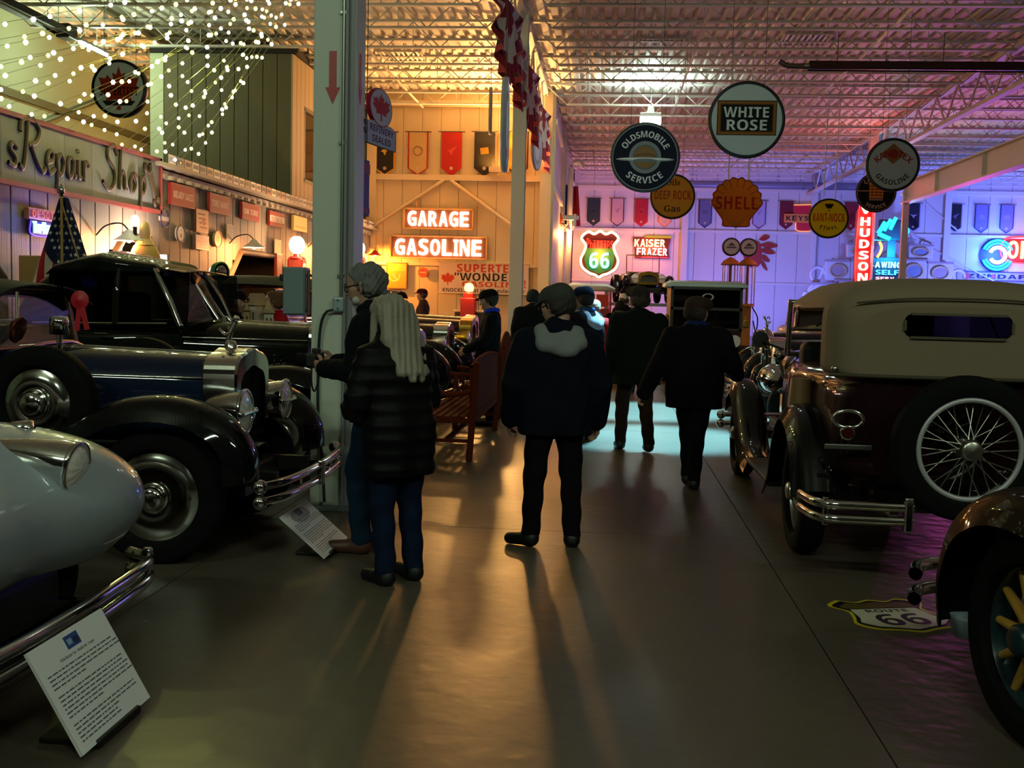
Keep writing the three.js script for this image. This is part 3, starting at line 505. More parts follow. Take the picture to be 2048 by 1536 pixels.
{ // projecting maple leaf sign on the column
  const t = thing('flange_sign', 'oval red maple leaf sign with REFINERY SEALED plate beside the near column', 'sign', [-1.83, 0, -8.35], PI / 2 - 0.18);
  const f = enamel(tex(256, 256, (c) => { c.fillStyle = '#8a2038'; c.fillRect(0, 0, 256, 256); ell(c, 128, 128, 116, 118, '#b9b4c8'); leaf(c, 128, 124, 96, '#b23222'); }));
  const e = new THREE.Shape(); e.absellipse(0, 0, 0.25, 0.16, 0, 2 * PI); const es = new THREE.Shape(); es.absellipse(0, 0, 0.23, 0.145, 0, 2 * PI);
  obj('leaf_panel', ext(es, 0.02, 0.004, [-0.24, -0.15, 0.24, 0.15]), f, t, [0.12, 3.08, -0.01]); obj('leaf_panel_back', ext(es, 0.01, 0, [-0.24, -0.15, 0.24, 0.15]), f, t, [0.12, 3.08, -0.02]);
  const g = enamel(tex(256, 128, (c) => { c.fillStyle = '#a9a8c0'; c.fillRect(0, 0, 256, 128); c.strokeStyle = '#2a2440'; c.lineWidth = 5; c.strokeRect(3, 3, 250, 122); fillText(c, 'REFINERY', 128, 40, 210, 34, 'sans-serif', '#2c2440'); fillText(c, 'SEALED', 128, 90, 170, 34, 'sans-serif', '#2c2440'); }));
  obj('text_panel', ext(shape([[-0.3, -0.09], [0.3, -0.09], [0.3, 0.07], [0.2, 0.09], [-0.2, 0.09], [-0.3, 0.07]]), 0.02, 0.002, [-0.3, -0.1, 0.3, 0.1]), g, t, [0.14, 2.87, -0.01]);
  obj('bracket', [bx(0.05, 0.03, 0.03, -0.18, 2.87, 0), bx(0.05, 0.03, 0.03, -0.18, 2.93, 0)], M.black, t);
}
{ const t = thing('strip_sign', 'narrow violet strip sign hung edgewise below the maple leaf sign', 'sign', [-2.215,2.565,-9.400], PI / 2 - 0.25);
  obj('panel', bx(0.5, 0.5, 0.02, 0, 0, 0, 0.006), mat(0x6a4a86, 0.5), t); obj('band', [bx(0.51, 0.09, 0.024, 0, 0.17, 0), bx(0.51, 0.05, 0.024, 0, -0.2, 0)], mat(0x9a4a6a, 0.5), t); obj('hanger', [rod([-0.2, 0.25, 0], [-0.2, 4.9, 0], 0.004), rod([0.2, 0.25, 0], [0.2, 4.9, 0], 0.004)], M.wire, t); }
// ---- neon on the far wall
const neon = (c, k = 3) => glow(c, k, 0x221111);
{
  const p = [-0.343,3.888,-53.850], t = thing('neon_sign', 'shield-shaped neon sign with glowing border reading Phillips 66', 'neon sign', p);
  const o = [[-0.62, 1.12], [-0.3, 1.02], [0, 1.16], [0.3, 1.02], [0.62, 1.12], [0.95, 0.82], [0.72, 0.45], [0.8, 0.1], [0.96, -0.3], [0.86, -0.7], [0.5, -0.98], [0.2, -1.08], [0, -1.2], [-0.2, -1.08], [-0.5, -0.98], [-0.86, -0.7], [-0.96, -0.3], [-0.8, 0.1], [-0.72, 0.45], [-0.95, 0.82]];
  const s = shape(o.map(([x, y]) => [x, y]), true);
  obj('panel', ext(s, 0.1, 0.02), mat(0x4a140c, 0.5), t, [0, 0, -0.16]);
  obj('border_tube', tube(o.map(([x, y]) => [x * 0.96, y * 0.96, 0.06]), 0.06, 120, 8, true), neon(0xffc08a, 4.2), t);
  obj('lower_panel', ext(shape([[-0.7, 0.28], [0.7, 0.28], [0.75, -0.3], [0.6, -0.75], [0, -0.98], [-0.6, -0.75], [-0.75, -0.3]]), 0.02, 0), mat(0x14702e, 0.5), t, [0, 0, -0.03]);
  letters(t, 'Phillips', 1.35, 0.5, 0.05, neon(0xff2818, 2.2), 0, 0.52, 0.02, 'neon_letter', 0.35); letters(t, '66', 1.1, 0.78, 0.06, neon(0x6ffff0, 3), 0, -0.32, 0.02, 'neon_letter');
  pointLight([p[0], p[1], p[2] + 0.5], L.orangeNeon, 1.3, 20);
}
{
  const p = [2.134,4.234,-53.850], t = thing('neon_sign', 'slanted yellow and pink neon sign reading KAISER FRAZER', 'neon sign', p);
  obj('cabinet', [ext(shape([[-0.85, 0.5], [1.0, 0.5], [0.9, 0.02], [0.95, -0.5], [-0.7, -0.5], [-0.75, 0]]), 0.1, 0.01)], mat(0x6a1410, 0.5), t, [0, 0, -0.16]);
  obj('top_strip', ext(shape([[-0.3, 0.5], [1.05, 0.5], [1.0, 0.6], [-0.2, 0.6]]), 0.12, 0), neon(0xd8a818, 0.7), t, [0, 0, -0.14]);
  letters(t, 'KAISER', 1.55, 0.36, 0.05, neon(0xfff0a0, 3), -0.02, 0.24, 0.0, 'neon_letter', 0.4); letters(t, 'FRAZER', 1.55, 0.36, 0.05, neon(0xffb4b0, 3.4), 0.1, -0.18, 0.0, 'neon_letter');
  obj('underline', rod([-0.4, -0.46, 0.02], [0.9, -0.46, 0.02], 0.02), neon(0xff3050, 2), t);
  pointLight([p[0], p[1], p[2] + 0.5], L.orangeNeon, 0.7, 20);
}
{
  const p = [9.333,3.919,-40.400], t = thing('neon_sign', 'tall red vertical neon sign reading HUDSON on the pink column', 'neon sign', p, 0.05); t.rotation.z = 0.0;
  obj('cabinet', [ext(shape([[-0.27, -1.42], [0.27, -1.42], [0.27, 1.1], [0.12, 1.42], [-0.12, 1.42], [-0.27, 1.1]]), 0.2, 0.02)], mat(0x8c1216, 0.4), t, [0, 0, -0.22]);
  'VHUDSON'.split('').forEach((c, i) => obj('neon_letter', fitText(c, 0.34, i ? 0.3 : 0.24, 0.05), neon(0xffd8c0, 4), t, [0, 1.18 - i * 0.405, 0.02]));
  obj('border_tube', tube([[-0.25, -1.38, 0.02], [0.25, -1.38, 0.02], [0.25, 1.08, 0.02], [0.11, 1.38, 0.02], [-0.11, 1.38, 0.02], [-0.25, 1.08, 0.02]], 0.018, 80, 6, true), neon(0xff2430, 3.4), t);
  pointLight([p[0] - 0.15, p[1] + 0.6, p[2] + 0.5], L.redNeon, 4, 20); pointLight([p[0], p[1] - 0.7, p[2] + 0.5], L.redNeon, 2.5, 20); pointLight([p[0]-0.2, p[1] + 1.9, p[2] + 0.35], L.redNeon, 3, 20);
}
{
  const p = [10.462,3.730,-41.300], t = thing('neon_sign', 'blue and cyan neon sign with an orange arc, right of the red vertical sign', 'neon sign', p);
  obj('cabinet', [bx(1.2, 0.95, 0.14, 0, -0.75, -0.1, 0.03), bx(0.3, 1.6, 0.1, 0.1, 0.2, -0.12), bx(1.0, 0.75, 0.12, 0.1, 0.75, -0.1, 0.05)], mat(0x10204a, 0.5), t);
  for (const [x, y, w, h, r] of [[-0.3, 0.82, 0.16, 0.5, 0.5], [-0.1, 0.92, 0.14, 0.5, 0.5], [0.1, 0.98, 0.14, 0.5, 0.4], [-0.2, 0.5, 0.5, 0.16, 0.4]]) obj('neon_tube', bx(w, h, 0.06, x, y, 0, 0.06, 0, 0, -r), neon(0x18e4f4, 2), t);
  obj('neon_tube', [tf(torus(0.12, 0.04), 0.55, 0.72, 0), tf(torus(0.1, 0.035), 0.52, 0.92, 0)], neon(0x18e4f4, 2), t);
  obj('neon_arc', tube([[-0.36, 0.3, 0], [-0.28, 0.1, 0.02], [-0.32, -0.1, 0.02], [-0.42, -0.28, 0]], 0.05, 16), neon(0xffa838, 2.6), t);
  obj('bracket', [rod([-1.1, 0.35, 0.5], [0, 0.35, -0.12], 0.03), rod([-1.1, -0.6, 0.5], [-0.4, -0.6, -0.12], 0.03)], M.steel, t); letters(t, 'AWING', 1.0, 0.22, 0.05, neon(0x8cecff, 2.6), 0.0, -0.55, -0.01, 'neon_letter'); letters(t, 'SELF', 0.9, 0.18, 0.05, neon(0x40b8ff, 2.4), -0.02, -0.83, -0.01, 'neon_letter'); letters(t, 'SERV', 0.7, 0.1, 0.04, neon(0xffb0c0, 2), -0.1, -1.05, -0.01, 'neon_letter');
  pointLight([p[0]+0.1, p[1] - 0.1, p[2] + 0.6], L.cyanNeon, 2, 20);
}
{
  const p = [18.730,4.235,-53.830], t = thing('neon_sign', 'blue ring-shaped neon sign with curved wings high on the far wall', 'neon sign', p);
  obj('panel', cy(0.8, 0.8, 0.1, 40, 0, 0, -0.15, PI / 2), mat(0x1a2a6a, 0.5), t);
  obj('ring_tube', new THREE.TorusGeometry(0.36, 0.09, 10, 48, 5.4), neon(0xd4ecff, 3.4), t, [0, 0, 0.02], [0, 0, -2.6]);
  for (const a of [0.35, PI + 0.35]) for (const r of [0.56, 0.7]) obj('wing_tube', new THREE.TorusGeometry(r, 0.06, 8, 32, 2.4), neon(0x1894ff, 2.6), t, [0, 0, 0], [0, 0, a]);
  pointLight([p[0], p[1], p[2] + 0.7], L.blueNeon, 2.2, 20);
}
{
  const p = [20.037,4.501,-53.830], t = thing('neon_sign', 'orange neon sign beginning with O at the right edge', 'neon sign', p);
  obj('panel', bx(2.0, 1.15, 0.1, 0, 0, -0.12, 0.3), mat(0x9c1c10, 0.5), t); letters(t, 'ORD', 1.8, 0.85, 0.06, neon(0xffd878, 3), 0.0, 0, -0.02, 'neon_letter');
  obj('border_tube', tube([[-0.95, -0.5, 0], [0.95, -0.5, 0], [0.95, 0.5, 0], [-0.95, 0.5, 0]], 0.04, 60, 6, true), neon(0xff3018, 3), t); pointLight([p[0], p[1], p[2] + 0.5], L.redNeon, 2, 20);
}
{
  const p = [18.914,3.211,-53.850], t = thing('long_sign', 'long pale board reading ZUNDAPP with pink round end', 'sign', p);
  obj('board', bx(4.0, 0.42, 0.1, 0, 0, -0.1, 0.05), mat(0xb2aebe, 0.5), t); obj('border', [bx(4.08, 0.04, 0.12, 0, 0.21, -0.09), bx(4.08, 0.04, 0.12, 0, -0.21, -0.09)], mat(0x5a4a7a, 0.5), t); obj('end_panel', [cy(0.16, 0.16, 0.03, 24, -1.55, 0, -0.04, PI / 2), cy(0.1, 0.1, 0.03, 20, -0.3, 0, -0.04, PI / 2)], mat(0xc8545a, 0.5), t);
  letters(t, 'ZUNDAPP', 3.4, 0.2, 0.02, mat(0x2e2c46, 0.5), 0.1, 0, -0.05, 'letter');
}
{
  const p = [9.430,5.832,-53.830], t = thing('keystone_sign', 'orange sign with red keystone shape reading KEYST behind the yellow sign', 'sign', p);
  obj('keystone', ext(shape([[-0.42, 0.62], [1.0, 0.62], [0.75, -0.62], [-0.18, -0.62]]), 0.1, 0.02), mat(0xd01c38, 0.4), t, [0, 0, -0.1]); obj('cross_panel', bx(1.9, 0.42, 0.14, 0.1, -0.02, 0, 0.02), mat(0xe88a40, 0.4), t);
  letters(t, 'KEYSTONE', 2.3, 0.24, 0.02, mat(0x2a1410, 0.5), 0.35, -0.02, 0.07); obj('edge_tube', [tube([[-0.42, 0.62, 0.04], [1.0, 0.62, 0.04], [0.86, 0.22, 0.04]], 0.02, 20), tube([[-0.3, -0.24, 0.04], [-0.2, -0.62, 0.04], [0.75, -0.62, 0.04]], 0.02, 20)], neon(0xffa060, 1.2), t);
}
{ // red winged horse sign: only its wing feathers show behind the pump globes
  const p = [7.382,4.125,-53.940], t = thing('winged_sign', 'red winged sign on the far wall, mostly hidden by two pump globes', 'sign', p);
  const fm = mat(0x8e0a12, 0.4); [[0.05, 0.62, 0.55, 0.75], [0.1, 0.35, 0.95, 0.32], [0.1, 0.1, 0.85, -0.02], [0.15, -0.2, 0.6, -0.42], [0.12, -0.4, 0.5, -0.85]].forEach(([x0, y0, x1, y1]) => { const s = shape([[x0, y0], [(x0 + x1) / 2, (y0 + y1) / 2 + 0.16], [x1, y1], [(x0 + x1) / 2, (y0 + y1) / 2 - 0.1]], true); obj('feather', ext(s, 0.06, 0.01), fm, t); });
  obj('body', ext(shape([[-0.8, 0.3], [-0.3, 0.55], [0.1, 0.4], [0.2, -0.3], [0.0, -0.7], [-0.5, -0.6]], true), 0.08, 0.01), fm, t);
}
// ---- flat signs in the garage bay and on the shop front
function facade(label, a, b, h, draw, more = {}) { // on the board wall, from a (near) to b (far)
  const w = Math.abs(b[2] - a[2]), t = thing(more.name ?? 'wall_sign', label, more.cat ?? 'sign', [-7.43, (a[1] + b[1]) / 2, (a[2] + b[2]) / 2], PI / 2), m = draw ? enamel(tex(256, Math.max(64, Math.round(256 * h / w)), draw)) : more.m;
  if (more.glow) { m.emissive = new THREE.Color(more.glow); m.emissiveIntensity = more.k ?? 1; if (m.map) m.emissiveMap = m.map; }
  if (more.round) { const s = new THREE.Shape(); s.absellipse(0, 0, w / 2, h / 2, 0, 2 * PI); obj('sign_face', ext(s, 0.03, 0.005, [-w / 2, -h / 2, w / 2, h / 2]), m, t); obj('rim', tube(s.getPoints(24).map((q) => [q.x, q.y, 0.035]), 0.012, 48, 5, true), more.frame ?? M.white, t); }
  else { const g = bx(w, h, more.deep ?? 0.06, 0, 0, 0.03, 0); obj('cabinet', g, more.frame ?? mat(0x8c2020, 0.5), t); obj('sign_face', new THREE.PlaneGeometry(w * 0.97, h * 0.94), m, t, [0, 0, 0.032 + (more.deep ?? 0.06) / 2]); }
  return t;
}
const redText = (str, band) => (c, w, h) => { c.fillStyle = band ? '#8f1d1d' : '#9a2222'; c.fillRect(0, 0, w, h); if (band) { c.fillStyle = '#d8c8b8'; c.fillRect(0, h * 0.27, w, h * 0.45); } fillText(c, str, w / 2, h / 2, w * 0.86, h * 0.34, 'sans-serif', band ? '#7c1a1c' : '#d6bcae'); };
facade('red lettered sign box, first and largest of the row below the shop cornice', [-7.400,3.221,-17.831], [-7.400,3.271,-18.899], 0.37, redText('MILADY LACES'));
facade('faded red sign box with pale letters, second below the shop cornice', [-7.400,3.238,-19.633], [-7.400,3.277,-20.730], 0.36, redText('TIRE MART'));
facade('dark red sign box with two pale words, third below the shop cornice', [-7.400,3.237,-21.430], [-7.400,3.272,-22.503], 0.34, redText('OK TIRE'));
facade('red sign box with a cream band, fourth below the shop cornice', [-7.400,3.220,-23.222], [-7.400,3.255,-24.289], 0.32, redText('MOTOR OIL', 1));
facade('glowing cream light box, last of the row below the shop cornice', [-7.400,3.251,-25.043], [-7.400,3.283,-26.195], 0.36, (c, w, h) => { c.fillStyle = '#e8c888'; c.fillRect(0, 0, w, h); c.fillStyle = '#c99c50'; c.fillRect(w * 0.1, h * 0.7, w * 0.8, h * 0.1); }, { glow: 0xffc060, k: 0.5, frame: mat(0xc9a45c, 0.5) });
facade('orange and cream poster board under the second red sign box', [-7.400,2.866,-18.947], [-7.400,2.883,-19.559], 0.42, (c, w, h) => { c.fillStyle = '#d8a888'; c.fillRect(0, 0, w, h); c.fillStyle = '#5a2418'; for (let i = 0; i < 4; i++) c.fillRect(w * (0.12 + 0.05 * i), h * (0.15 + 0.2 * i), w * 0.6, h * 0.07); disc(c, w * 0.6, h * 0.5, w * 0.14, '#a8502c'); }, { frame: mat(0x3a2018, 0.5) });
facade('pale lavender plaque directly below the orange poster board', [-7.400,2.480,-18.924], [-7.400,2.497,-19.586], 0.26, (c, w, h) => { c.fillStyle = '#b4a4b0'; c.fillRect(0, 0, w, h); c.fillStyle = '#85727e'; c.fillRect(w * 0.15, h * 0.4, w * 0.7, h * 0.08); c.fillRect(w * 0.2, h * 0.6, w * 0.6, h * 0.06); }, { frame: mat(0x54424a, 0.5) });
facade('round blue and white enamel sign, near end of the board wall', [-7.400,2.798,-17.458], [-7.400,2.816,-17.808], 0.3, (c, w, h) => { c.fillStyle = '#4a4a6a'; c.fillRect(0, 0, w, h); c.fillStyle = '#c4b0b0'; c.fillRect(0, h * 0.42, w, h * 0.24); c.fillStyle = '#6a3a3a'; c.fillRect(0, h * 0.66, w, h * 0.1); }, { round: 1, frame: mat(0x3a3850, 0.5) });
facade('round white enamel sign with a small blue emblem', [-7.400,2.584,-18.129], [-7.400,2.598,-18.507], 0.28, (c, w, h) => { c.fillStyle = '#c8c0c4'; c.fillRect(0, 0, w, h); disc(c, w / 2, h * 0.62, h * 0.16, '#4a5a86'); disc(c, w / 2, h * 0.3, h * 0.08, '#9a98a8'); }, { round: 1, frame: mat(0x50506a, 0.5) });
facade('oval cream enamel sign right of the lavender plaque', [-7.400,2.599,-19.920], [-7.400,2.602,-20.320], 0.3, (c, w, h) => { c.fillStyle = '#cfae8c'; c.fillRect(0, 0, w, h); ell(c, w / 2, h / 2, w * 0.3, h * 0.2, '#c0986c'); }, { round: 1, frame: mat(0xb0906c, 0.5) });
facade('pale paper sheet pinned right of the oval cream sign', [-7.400,2.773,-20.594], [-7.400,2.766,-20.963], 0.3, (c, w, h) => { c.fillStyle = '#a08e8e'; c.fillRect(0, 0, w, h); c.fillStyle = '#7e6a6c'; for (let i = 0; i < 5; i++) c.fillRect(w * 0.15, h * (0.15 + i * 0.15), w * 0.7, h * 0.04); }, { deep: 0.012, frame: M.cream2 });
facade('bright paper notice above the tall red thermometer', [-7.400,2.644,-23.665], [-7.400,2.645,-24.151], 0.31, (c, w, h) => { c.fillStyle = '#f0dcae'; c.fillRect(0, 0, w, h); }, { deep: 0.012, frame: M.cream2 });
facade('tall narrow red thermometer sign beside the doorway', [-7.400,2.090,-23.751], [-7.400,2.078,-24.164], 0.8, (c, w, h) => { c.fillStyle = '#a8402c'; c.fillRect(0, 0, w, h); c.fillStyle = '#d8b08c'; c.fillRect(w * 0.3, h * 0.1, w * 0.4, h * 0.7); c.fillStyle = '#7a1c14'; c.fillRect(w * 0.45, h * 0.2, w * 0.1, h * 0.55); disc(c, w / 2, h * 0.86, w * 0.2, '#7a1c14'); }, { name: 'thermometer', cat: 'thermometer' });
{ // two-part neon sign behind the national flag
  const a = [-7.400,2.416,-13.295], b = [-7.400,2.447,-14.027], w = Math.abs(a[2] - b[2]), t = thing('neon_sign', 'pink and blue two-part neon sign half behind the star-spangled flag', 'neon sign', [-7.4, (a[1] + b[1]) / 2, (a[2] + b[2]) / 2], PI / 2);
  obj('upper_panel', bx(w * 1.04, 0.15, 0.07, 0, 0.12, 0, 0.01), mat(0xb46a5c, 0.5), t); obj('lower_panel', bx(w * 0.9, 0.2, 0.07, 0, -0.06, 0, 0.04), mat(0x2a1e6a, 0.5), t);
  letters(t, 'DESOTO', w * 0.9, 0.09, 0.02, neon(0xc84a54, 0.5), 0, 0.12, 0.035, 'neon_letter'); letters(t, 'TopValue', w * 0.84, 0.15, 0.03, neon(0xa8dcff, 1.6), 0, -0.05, 0.035, 'neon_letter');
  obj('edge_tube', tube([[-w * 0.44, 0.03, 0.03], [-w * 0.42, -0.15, 0.03], [w * 0.42, -0.15, 0.03]], 0.01, 20), neon(0x5a3cff, 2), t);
  pointLight([-7.1, a[1], (a[2] + b[2]) / 2], L.blueNeon, 0.035, 6);
}
{ // yellow picture, round tin sign and fuel banner on the bay wall
  const p = [-6.617,2.234,-33.850], t = thing('framed_picture', 'yellow framed picture with a white swan-like sketch on the bay wall', 'picture', p);
  obj('frame', [bx(0.66, 0.03, 0.05, 0, 0.4, 0), bx(0.66, 0.03, 0.05, 0, -0.4, 0), bx(0.03, 0.8, 0.05, 0.32, 0, 0), bx(0.03, 0.8, 0.05, -0.32, 0, 0)], mat(0x8a6420, 0.5), t);
  obj('print', bx(0.62, 0.78, 0.02, 0, 0, -0.01), [0, 1, 2, 3, 4, 5].map((i) => (i === 4 ? mat(0xffffff, 0.5, 0, { map: tex(128, 160, (c) => { c.fillStyle = '#b88a18'; c.fillRect(0, 0, 128, 160); c.fillStyle = '#cfa02c'; c.fillRect(0, 0, 128, 50); c.strokeStyle = '#e0c890'; c.lineWidth = 5; c.beginPath(); c.moveTo(10, 80); c.quadraticCurveTo(30, 130, 70, 110); c.quadraticCurveTo(50, 90, 40, 70); c.moveTo(70, 110); c.quadraticCurveTo(90, 90, 84, 70); c.stroke(); }) }) : mat(0xa87c20, 0.5))), t);
}
{ const p = [-5.768,2.348,-33.850], t = thing('tin_sign', 'small round red tin sign between the yellow picture and the banner', 'sign', p); obj('sign_face', cy(0.16, 0.16, 0.03, 28, 0, 0, 0, PI / 2), mat(0xb8341c, 0.5), t); obj('band', bx(0.2, 0.05, 0.01, 0, 0, 0.018), mat(0xd89a6a, 0.5), t); obj('inner_ring', tf(torus(0.12, 0.008), 0, 0, 0.016), mat(0xd89a6a, 0.5), t); }
{ const p = [-3.831,2.202,-33.800], t = thing('fuel_banner', 'white banner with red and black SUPERTEST WONDER GASOLINE lettering on bay wall', 'banner', p);
  const m = mat(0xffffff, 0.8, 0, { map: tex(512, 176, (c) => { c.fillStyle = '#cdb6a4'; c.fillRect(0, 0, 512, 176); fillText(c, 'SUPERTEST', 290, 30, 380, 46, 'sans-serif', '#b83418'); fillText(c, '"WONDER"', 280, 80, 390, 44, 'sans-serif', '#1c1614'); fillText(c, 'GASOLINE', 300, 122, 340, 30, 'sans-serif', '#b83418'); fillText(c, '!', 492, 116, 14, 44, 'sans-serif', '#b83418'); fillText(c, 'KNOCKLESS at the Regular price', 256, 158, 470, 22, 'sans-serif', '#3c2c2a'); leaf(c, 52, 92, 40, '#b83418'); }) });
  obj('cloth', ext(shape([[-1.42, -0.48], [1.42, -0.48], [1.42, 0.48], [-1.42, 0.48]]), 0.012, 0, [-1.42, -0.48, 1.42, 0.48]), m, t); obj('batten', [rod([-1.44, 0.48, 0.01], [1.44, 0.48, 0.01], 0.018), rod([-1.44, -0.48, 0.01], [1.44, -0.48, 0.01], 0.014)], M.cream2, t); }
// ---- pennant banners
const banners = [];
function pennant(label, p, cloth, edge, emblem, kind, s = 1, group) {
  const t = thing('pennant_banner', label, 'banner', p, 0, group), w = 0.29, sh = (k, d) => shape([[-w - k, 0.66], [w + k, 0.66], [w + k, -0.46], [0, -0.66 - k * 1.4], [-w - k, -0.46]]);
  obj('border', ext(sh(0.035, 0), 0.008, 0), mat(edge, 0.8), t); obj('cloth', ext(sh(-0.015, 0), 0.01, 0), mat(cloth, 0.8, 0, { bumpMap: clothBump, bumpScale: 0.004 }), t, [0, 0, 0.004]);
  const em = mat(emblem, 0.7), e = kind === 0 ? ext(shape([[-0.14, -0.02], [-0.02, 0.06], [0.17, 0.14], [0.06, 0.0], [0.0, -0.14], [-0.06, -0.04]], true), 0.006, 0) : kind === 1 ? tf(torus(0.14, 0.012, 28, 6), 0, 0, 0.01) : kind === 2 ? bx(0.26, 0.2, 0.01, 0, 0, 0, 0, 0, 0, 0.12) : ext(shape([[-0.18, 0.06], [0, 0.02], [0.18, 0.06], [0.06, -0.02], [0, -0.14], [-0.06, -0.02]]), 0.006, 0);
  obj('emblem', e, em, t, [0, 0.08, 0.014]); obj('badge', cy(0.055, 0.055, 0.01, 16, 0, -0.46, 0.018, PI / 2), mat(0xb9a090, 0.7), t); obj('rod', rod([-0.42, 0.67, 0.01], [0.42, 0.67, 0.01], 0.014, 6), M.wire, t);
}
pennant('black pennant with a yellow border, leftmost on the bay wall', [-7.045,6.049,-33.850], 0x16120e, 0xc89018, 0xc09a30, 0);
pennant('cream pennant with a red border and ring emblem on the bay wall', [-5.994,6.063,-33.850], 0xb89a6a, 0xa01c14, 0x8a6030, 1);
pennant('plain red pennant in the middle of the bay wall row', [-4.932,6.077,-33.850], 0xa81a16, 0xa81a16, 0xc04030, 0);
pennant('black pennant with a gold block emblem on the bay wall', [-3.892,6.090,-33.850], 0x120f0c, 0x181410, 0xb08a24, 2);
pennant('yellow pennant with a black border, half behind the slim column', [-2.842,6.104,-33.850], 0xc88a18, 0x120f0c, 0x7a4a10, 1);
for (const [px, c, e, m, k, l] of [[1186, 0x14323a, 0x14323a, 0x28484e, 1, 'dark teal pennant, leftmost on the far wall'], [1235, 0xb8a0a8, 0x3a2c48, 0x9a8490, 0, 'pale pennant with a dark border, second on the far wall'], [1284, 0xa01a2c, 0xa01a2c, 0xb85050, 1, 'red pennant with a ring emblem on the far wall'], [1332, 0xd0a890, 0xc87838, 0xc09880, 1, 'cream pennant with an orange border behind the mustard round sign'], [1414, 0x68688a, 0x1e2050, 0x5a5a80, 2, 'grey pennant with a navy border left of the shell sign'], [1523, 0xa8a4c4, 0x6a1c5a, 0x9490b0, 0, 'white pennant with a purple border right of the shell sign'], [1577, 0x6e1428, 0x6e1428, 0x842838, 1, 'dark red pennant above the keystone sign'], [1655, 0x14121c, 0x14121c, 0x2a2838, 2, 'black pennant behind the yellow round sign'], [1706, 0x8a1828, 0x8a1828, 0x9a3038, 1, 'red pennant at the left edge of the pink column'], [1829, 0x0c0e26, 0x9a94b0, 0xb0a8c0, 3, 'navy pennant with a white wing emblem below the side beam'], [1911, 0x08080c, 0xa49ab4, 0x5a5468, 0, 'black pennant with a pale border, right part of the far wall'], [1962, 0x77749a, 0x2a2a5c, 0x8884a8, 2, 'grey pennant with a navy border, first of the grey pair far right'], [2011, 0x7c789c, 0x2a2a5c, 0x9088a8, 2, 'grey pennant with a navy border at the far right end']])
  pennant(l, [-0.36 + (px - 1200) * 0.02399, 5.97, -53.93], c, e, m, k);

